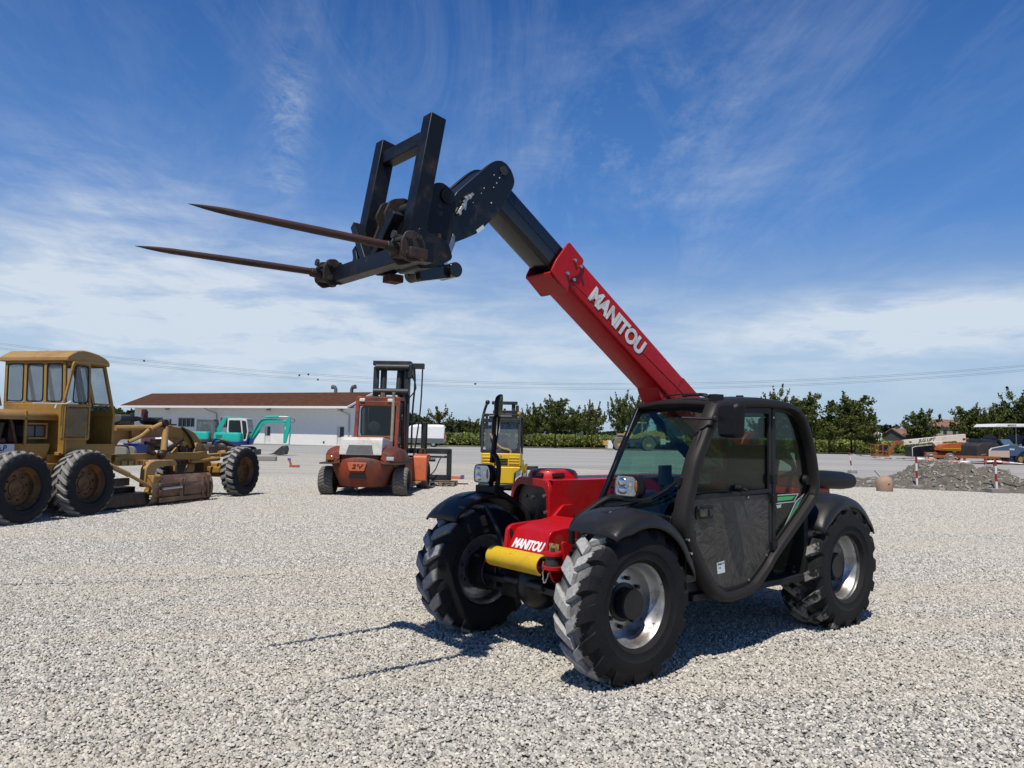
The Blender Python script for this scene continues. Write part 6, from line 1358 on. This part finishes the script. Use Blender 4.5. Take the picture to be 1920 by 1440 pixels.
for k,(x,y,h,lean,sq) in enumerate(((13.83,26.3,1.10,-.02,0),(15.72,25.0,1.08,-.03,1),(16.9,38.2,1.02,-.16,0))):
    b = MB(); b.cyl((0,0,.05),(lean*h,0,h),.035,n=12); o = b.build('marker_pole', M['bands'], None, 0, loc=(x,y,0)); tag(o,pole_l[k],'marker pole','red and white marker poles')
    b = MB()
    if sq: b.bb(-.28,.28,-.2,.2,0,.16)
    else: b.cyl((0,0,0),(0,0,.15),.24,.21,n=24)
    b.build('pole_foot', M['block'] if 'block' in M else surf('foot_concrete',(.25,.225,.21),.9,0,.2), o, .02); tops.append(V((x+lean*h,y,h-.04)))
m_, nt, out = newmat('barrier_tape'); L = nt.links; pb = nd(nt,'BsdfPrincipled'); L.new(pb.outputs[0], out.inputs[0])
sp = nt.nodes.new('ShaderNodeSeparateXYZ'); L.new(objco(nt), sp.inputs[0]); fr = math_(nt,'FRACT', math_(nt,'DIVIDE', sp.outputs[0], .62)); L.new(mixc(nt, ramp(nt,fr,.60,.62), (.80,.78,.76), (.55,.20,.17)), pb.inputs['Base Color'])
def tape(a, c, sag, lab, tw):
    b = MB(); rings = []; n = 60
    for i in range(n+1):
        t = i/n; p = a.lerp(c,t)+V((0,0,-sag*4*t*(1-t))); an = math.sin(t*tw)*1.1; u = V((0,math.sin(an),math.cos(an)))*.028
        rings.append([p-u+V((0,.001,0)),p-u-V((0,.001,0)),p+u-V((0,.001,0)),p+u+V((0,.001,0))])
    b.loft(rings); tag(b.build('barrier_tape', m_, None),lab,'barrier tape','striped barrier tapes')
tape(tops[0],tops[1],.06,'striped barrier tape strung between two marker poles over the rubble heap',14)
tape(tops[2],tops[0],.10,'striped barrier tape running back to the leaning marker pole',40)
tape(tops[1],V((24.5,24.0,.98)),.18,'striped barrier tape leading off past the low end of the heap',20)

# ------------------------------------------------------------------ scrap behind the grader
def put(name,label,cat,x,y,rz=0): return thing(name,label,cat,(x,y,0),rz)
o = put('crawler_base','bare grey crawler undercarriage seen under the grader frame','undercarriage',-20.2,39,.2)
b = MB()
for y in (-.7,.7): b.prism(rounded([(-.9,0),(.9,0),(1.05,.3),(.9,.62),(-.9,.62),(-1.05,.3)],.2,4),'y',y-.2,y+.2)
b.each('track', surf('dry_mud_track',(.26,.24,.20),.9,0,.3), o, bevel=.03); b = MB(); b.bb(-.7,.7,-.5,.5,.3,.7); b.build('cross_frame', M['grease'], o, .03)
o = put('blue_skip','blue steel skip next to the white tank behind the grader','skip',-19.9,41)
b = MB(); b.prism([(-.30,.1),(.30,.1),(.36,.72),(-.36,.72)],'y',-.6,.6); b.build('tub', M['blue'], o, .03); b = MB(); b.bb(-.38,.38,-.65,.65,.70,.76); b.build('rim', M['blue'], o, .02)
o = put('white_tank','white cylindrical tank with an orange cap behind the grader','tank',-18.9,43)
b = MB(); b.cyl((-.7,0,.85),(.75,0,.85),.45,n=28); b.build('barrel', M['white_paint'], o, .06); b = MB(); b.bb(-.6,.6,-.35,.35,0,.45); b.build('cradle', M['grey_cab'], o, .02); b = MB(); b.cyl((.2,0,1.25),(.2,0,1.42),.2,n=16); b.build('cap', M['orange_clean'], o, .02)
o = put('flatbed_trailer','red flatbed trailer parked behind the grader frame','trailer',-21.6,46)
b = MB(); b.bb(-.2,2.0,-.9,.9,.55,.70); b.build('bed', M['red_dull'], o, .02); b = MB(); b.bb(-.2,.0,-.9,.9,.7,1.2); b.bb(.9,1.1,-.9,.9,.7,1.0); b.each('stake_board', surf('board_grey',(.4,.38,.36),.7), o, bevel=.02)
for x in (.5,1.3): b = MB(); b.cyl((x,-.95,.28),(x,-.75,.28),.28,n=20); b.build('wheel', M['tyre'], o, .03)
o = put('engine_block','heap of silver engine castings beside the red trailer','engine',-16.9,40)
b = MB(); rr3 = random.Random(8)
for k in range(9): b.ball((rr3.uniform(-.7,.7),rr3.uniform(-.3,.3),rr3.uniform(.2,.55)),(rr3.uniform(.18,.34),rr3.uniform(.18,.3),rr3.uniform(.15,.28)),10,7)
b.bb(-.8,.8,-.35,.35,0,.35); b.build('castings', M['steel_dark'] if 0 else surf('cast_aluminium',(.32,.32,.31),.5,.4,.3,(.12,.11,.10),.3,6), o, .02)
b = MB(); b.cyl((-.9,-.1,.4),(.9,-.1,.4),.06); b.build('shaft', M['steel_dark'], o)
o = put('scrap_gearbox','dark oily gearbox and hoses dumped by the excavator tracks','gearbox',-16.6,44.5)
b = MB(); b.ball((0,0,.5),(.5,.4,.45),14,9); b.cyl((.2,0,.45),(1.0,0,.4),.3,n=16); b.box((-.4,0,.3),(.6,.5,.6)); b.build('casing', M['grease'], o, .03); b = MB(); b.tube([(-.6,0,.7),(-.3,-.3,1.0),(.3,-.3,.9),(.8,-.2,.6)],.06,8,0,4); b.build('hose', M['hose'], o)
# ------------------------------------------------------------------ trees
def leafmat(name, a, bcol, trans=.25):
    m, nt, out = newmat(name); L = nt.links
    g = nt.nodes.new('ShaderNodeNewGeometry'); c = mixc(nt, g.outputs['Random Per Island'], a, bcol)
    pb = nd(nt,'BsdfPrincipled'); L.new(c, pb.inputs['Base Color']); pb.inputs['Roughness'].default_value = .6; pb.inputs['Specular IOR Level'].default_value = .25
    t = nd(nt,'BsdfTranslucent'); L.new(c, t.inputs[0]); mx = nd(nt,'MixShader'); mx.inputs[0].default_value = trans
    L.new(pb.outputs[0], mx.inputs[1]); L.new(t.outputs[0], mx.inputs[2]); L.new(mx.outputs[0], out.inputs[0]); return m
LM = {'dark':leafmat('dark_leaves',(.034,.055,.013),(.150,.175,.046)),'mid':leafmat('green_leaves',(.045,.066,.015),(.175,.185,.046)),
      'light':leafmat('yellow_green_leaves',(.055,.068,.012),(.165,.150,.035))}
bark = surf('bark',(.055,.042,.032),.9,0,.3)
def leaves(rng, cen, sz, sig=None):
    """numpy quads: one leaf blade per centre"""
    n = len(cen); a = rng.normal(0,1,(n,3)); a /= np.linalg.norm(a,axis=1)[:,None]; t = rng.normal(0,1,(n,3)); b = np.cross(a,t); b /= np.linalg.norm(b,axis=1)[:,None]
    s = (sz*rng.uniform(.6,1.4,n))[:,None]; a = a*s; b = b*s*.62
    return np.stack([cen-a*.5-b*.3,cen-a*.1-b*.6,cen+a*.6,cen-a*.1+b*.6],1).reshape(-1,3)
def npmesh(name, v, k, mat):
    n = len(v)//k; me = bpy.data.meshes.new(name); me.vertices.add(len(v)); me.vertices.foreach_set('co', v.ravel().astype(np.float32))
    me.loops.add(len(v)); me.loops.foreach_set('vertex_index', np.arange(len(v),dtype=np.int32)); me.polygons.add(n)
    me.polygons.foreach_set('loop_start', np.arange(0,len(v),k,dtype=np.int32)); me.update(calc_edges=True); me.materials.append(mat); return me
def make_tree(seed, h, w, mat, dens=1.0, base=.26, spiky=1.0, lean=0):
    rng = np.random.default_rng(seed); rnd = random.Random(seed); tb = MB(); cen = []
    top = V((lean*h,0,h*.80)); tb.tube([(0,0,-.05),(lean*h*.2,.03,h*.25),(lean*h*.55,-.04,h*.5),tuple(top)],[h*.018,h*.014,h*.010,h*.003],8,0,4)
    nl = int(26*dens); gold = 2.4
    for i in range(nl):
        t = (i+.5)/nl; hz = h*(base+.06+(.80-base)*t*.92); an = i*gold+rnd.uniform(-.4,.4)
        env = w*.5*(math.sin(PI*min(1,max(0,(t*.86+.12))))**.55)*rnd.uniform(.72,1.15); up = rnd.uniform(.10,.42)*h*.5*(.4+t*.9)
        p0 = V((lean*hz,0,hz)); p3 = p0+V((math.cos(an)*env, math.sin(an)*env, up)); p1 = p0.lerp(p3,.45)+V((0,0,-.05*h*rnd.random()))
        L_ = curve([p0,p1,p3],5); tb.tube(L_,[h*.006*(1-k/len(L_)*.8) for k in range(len(L_))],5)
        ncl = 7
        for k in range(ncl):
            q = .30+.75*k/(ncl-1); f = q*(len(L_)-1); j = min(int(f),len(L_)-2); p = L_[j].lerp(L_[j+1],f-j)
            sg = h*.040*rnd.uniform(.7,1.3)*(1.1-.45*q); m = int(rnd.uniform(16,30)*dens)
            cen.append(np.array(p)[None]+rng.normal(0,1,(m,3))*np.array([sg*1.2,sg*1.2,sg*.8]))
        if rnd.random() < .75*spiky:      # a shoot that breaks the outline
            d = (p3-p0).normalized()*.4+V((rnd.uniform(-.3,.3),rnd.uniform(-.3,.3),1)); ln = h*rnd.uniform(.07,.17)*spiky
            for k in range(5): cen.append(np.array(p3+d*ln*k/4)[None]+rng.normal(0,1,(int(9),3))*h*.014*(1.3-.2*k))
    for k in range(int(5*spiky)+1):
        d = V((rnd.uniform(-.35,.35),rnd.uniform(-.35,.35),1)); ln = h*rnd.uniform(.10,.22)
        for q in range(6): cen.append(np.array(top-V((0,0,h*.06))+d*ln*q/5)[None]+rng.normal(0,1,(13,3))*h*.018*(1.4-.2*q))
    cen = np.concatenate(cen)
    return npmesh('crown', leaves(rng,cen,h*.040), 4, mat), tb
TREE_SRC = {}
def tree(kind, x, y, h, w, label, rz, sx=1.0):
    if kind not in TREE_SRC:
        s,mt,d,bs_,sp_,ln = {'a':(1,'dark',.95,.34,1.0,.02),'b':(2,'dark',1.1,.32,.8,-.03),'c':(3,'mid',.95,.36,1.1,.05),'d':(4,'mid',.85,.38,.7,.0),'e':(5,'light',.7,.34,1.2,-.04),'f':(6,'dark',1.15,.30,.7,.03)}[kind]
        me,tb = make_tree(s,6.0,4.6,LM[mt],d,bs_,sp_,ln); r = thing('tree','x','tree'); tr = tb.build('trunk',bark,r); cr = bpy.data.objects.new('crown',me); COL.objects.link(cr); cr.parent = r
        TREE_SRC[kind] = r; o = r
    else: o = dup(TREE_SRC[kind])
    o.location = (x,y,0); k = h/6.0; o.scale = (k*sx*w/4.6/k if 0 else w/4.6, w/4.6, k); o.rotation_euler = (0,0,rz); o['label'] = label; o['category'] = 'tree'; o['group'] = 'trees along the field fence'
def at_px(px, d): return (px-960)/FPX*d
def hor(px): return YH+ROLL*(px-960)
rt = random.Random(21)
TL = [('e',826,764,62,101,'thin yellow green tree rising behind the white van roof'),
('e',893,786,58,108,'low yellow green tree between the white van and the yellow forklift'),
('a',984,770,58,95,'dark tree just past the yellow forklift mast'),
('c',1006,764,52,94,'narrow tree between the yellow forklift and the tallest spiky fence tree'),
('b',1043,742,84,94,'tallest dark spiky tree by the fence past the yellow forklift'),
('d',1080,760,58,95,'rounded middle tree beside the tallest spiky one at the fence'),
('c',1110,760,62,93.5,'spreading tree with upright shoots before the gap near the telehandler cab'),
('a',1166,742,58,94,'dark tree half hidden by the front post of the red telehandler cab'),
('f',1200,742,60,97,'dark tree behind the wheel loader seen past the cab corner'),
('b',1262,752,90,98,'wide dark tree behind the wheel loader seen through the windscreen'),
('d',1335,760,80,97,'tree seen through the cab behind the steering wheel'),
('e',1420,786,56,93,'small light tree seen through the side window of the cab'),
('a',1456,732,64,97,'tree whose top just clears the cab roof of the telehandler'),
('f',1508,736,112,94,'broad dark tree right behind the rounded rear corner of the cab'),
('d',1555,785,90,91.5,'low brownish tree with a slanting trunk in front of the broad dark ones'),
('b',1597,736,104,93,'tall dark tree with side shoots between the cab and the orange work basket'),
('c',1604,772,80,90.5,'lower bright tree in front of the tall dark one near the work basket'),
('e',1634,796,54,92,'small yellowish leaning tree nearest the orange work basket'),
('f',1724,766,78,96,'lone round dark tree between the two farmhouses'),
('b',1822,757,84,93,'dark tree directly beyond the end of the cream lift boom'),
('c',1858,770,70,90,'tree behind the brown tarpaulin of the paver'),
('d',1880,752,80,97,'tall tree rising over the white paver canopy'),
('a',1912,738,90,95,'tallest tree at the far end above the white canopy'),
('f',1965,746,100,93,'dark tree past the paver at the end of the row'),
('f',222,764,60,125,'dark tree beside the gable end of the white building'),
('d',180,776,60,122,'green tree showing through the grader cab windows'),
('b',130,772,70,128,'dark tree further along behind the grader cab'),
('f',60,774,80,124,'dark wide tree behind the grader engine hood')]
for kd,px,tp,wd,d,lb in TL:
    h = HC+(hor(px)-tp)*d/FPX; tree(kd, at_px(px,d), d, h*.93, wd*d/FPX*.84, lb, rt.uniform(0,6.28))

# ------------------------------------------------------------------ crop field, far wood and the fence
def crop():
    rng = np.random.default_rng(9); pts = []
    n = 52000; x = rng.uniform(-16,86,n); yb = np.interp(x,[-16,-8,12,40,58,86],[100,100,103,99,89.5,86]); y = yb+rng.uniform(0,1,n)**1.6*13
    z = 1.52*np.sqrt(rng.uniform(.02,1,n))*(1+.10*np.sin(x*1.3)*np.sin(y*.9+x*.2))+.12*rng.normal(0,1,n).clip(-1,1)
    o = npmesh('crop_field', leaves(rng,np.stack([x,y,z],1),.32),4,leafmat('crop_leaves',(.12,.17,.03),(.42,.44,.13),.35)); ob = bpy.data.objects.new('crop_field',o); COL.objects.link(ob)
    tag(ob,'tall green crop standing behind the wire fence','crop',kind='stuff')
crop()
b = MB(); xs_ = list(range(-140,281,6)); vs = []
for x in xs_: yb = 104 if x < 60 else 92; vs += [(x,yb,1.15+.25*math.sin(x*.7)),(x,yb+35,1.3),(x,300,1.2)]
b.add(vs,[(i*3+k,(i+1)*3+k,(i+1)*3+k+1,i*3+k+1) for i in range(len(xs_)-1) for k in range(2)])
fo = b.build('field', surf('crop_canopy',(.09,.12,.03),.9,0,.3,(.13,.15,.05),.3,.1,1.5), None); tag(fo,kind='structure')
def wood():
    rng = np.random.default_rng(4); n = 26000; x = rng.uniform(-260,330,n); top = 5.2+1.9*np.sin(x*.11)+1.6*np.sin(x*.047+2)+1.2*np.sin(x*.31+1); y = 285+rng.uniform(0,22,n)
    z = top*np.sqrt(rng.uniform(.01,1,n)); o = npmesh('far_wood', leaves(rng,np.stack([x,y,z],1),2.0),4,leafmat('far_leaves',(.020,.034,.016),(.055,.070,.030),.2)); ob = bpy.data.objects.new('far_wood',o); COL.objects.link(ob)
    tag(ob,'far line of dark woodland across the fields','woodland',kind='stuff')
wood()
Fn = thing('wire_fence','green wire mesh fence with thin posts along the crop field','fence',(0,0,0))
fpts = [(-8.6+2.15*i, float(np.interp(-8.6+2.15*i,[-9,12,40,54],[92.6,95.6,92.2,81.5]))) for i in range(30)]
fm = surf('fence_green',(.018,.045,.030),.5)
b = MB()
for x,y in fpts: b.bb(x-.035,x+.035,y-.035,y+.035,0,2.15)
b.each('post', fm, Fn)
b = MB()
for (x0,y0),(x1,y1) in zip(fpts,fpts[1:]):
    for z in (.1,.45,.8,1.15,1.5,1.85,2.08): b.beam((x0,y0+.04,z),(x1,y1+.04,z),.008,.008)
    for k in range(12): t = k/12; x,y = x0+(x1-x0)*t, y0+(y1-y0)*t+.045; b.beam((x,y,.05),(x,y,2.1),.006,.006)
b.build('wire_mesh', fm, Fn, fix=False)

# ------------------------------------------------------------------ farm buildings over the fields
tile = surf('terracotta_tiles',(.27,.14,.10),.85,0,.2,(.17,.10,.075),.4,1.2,6); stone = surf('farm_render',(.38,.33,.26),.9,0,.15); dstone = surf('grey_farm_wall',(.085,.085,.08),.9,0,.2)
def house(label, x, y, rz, w, d, he, hr, wall, wins, dark=None):
    H = thing('farmhouse',label,'farmhouse',(x,y,0),rz)
    b = MB(); b.bb(-w/2,w/2,-d/2,d/2,0,he); b.prism([(-d/2,he),(d/2,he),(0,hr)],'x',-w/2,w/2); b.build('wall', wall, H)
    b = MB(); e = .35; b.prism([(-d/2-e,he-.2),(0,hr),(d/2+e,he-.2),(d/2+e,he),(0,hr+.22),(-d/2-e,he)],'x',-w/2-.3,w/2+.3); r = b.build('roof', tile, H)
    b = MB(); b.bb(-w/2+.8,-w/2+1.4,-.3,.3,hr-.4,hr+.55); b.build('chimney', dstone, r)
    for wx,wz,ww,wh in wins:
        b = MB(); b.bb(wx-ww/2,wx+ww/2,-d/2-.05,-d/2-.01,wz,wz+wh); b.build('window' if wz>.3 else 'open_bay', dg_ if wz > .3 else M['black_dark'], H)
house('small grey farm barn with terracotta roof beyond the lift basket',85.9,170,R(24),5.0,5.2,2.9,4.3,dstone,[(1.2,.0,1.8,2.4)])
house('large cream farmhouse with terracotta roof behind the lone round tree',97.5,172,R(6),11,7,5.0,6.5,stone,[(-3.2,3.4,.8,1.0),(-1,3.4,.8,1.0),(1.2,3.4,.8,1.0),(3.4,3.4,.8,1.0),(-1,1.2,.8,1.2),(2,1.2,.8,1.2)])
o = thing('storage_tank','white storage tank standing beside the grey farm barn','tank',(81.3,171,0)); b = MB(); b.cyl((0,0,0),(0,0,3.2),1.0,n=20); b.lathe([(1.0,3.2),(.6,3.5),(0,3.6)],(0,0,0),'z',20); b.build('barrel', M['white_paint'], o)
b = MB(); b.cyl((0,0,3.55),(0,0,3.75),.2,n=10); b.build('cap', M['grey_cab'], o)

# ------------------------------------------------------------------ overhead cables with their sag
def cable(d, a, k, v, off, label, marks):
    b = MB(); pts = []
    for i in range(81):
        px = -260+i*(2440/80); h = a+k*(px-v)**2+off; pts.append(((px-960)/FPX*d, d, HC+h*d/FPX))
    b.tube(pts,.022,5); o = tag(b.build('overhead_cable', M['grey_cab'], None),label,'cable','overhead cables')
    b = MB()
    for px in marks: h = a+k*(px-v)**2+off-1.5; b.ball(((px-960)/FPX*d, d, HC+h*d/FPX),.22,8,6)
    if marks: b.each('cable_damper', M['grey_cab'], o)
cable(150,91.5,5.76e-5,980,5.5,'topmost thin overhead cable sagging across the sky',(267,577))
cable(150.4,91.5,5.76e-5,980,2.8,'second overhead cable close under the topmost one',(560,891))
cable(153,91.5,5.76e-5,980,-3.2,'third overhead cable in the lower pair of the span',(595,))
cable(153.4,91.5,5.76e-5,980,-5.8,'lowest overhead cable of the span across the sky',())
for o in HID: bpy.data.objects.remove(o)
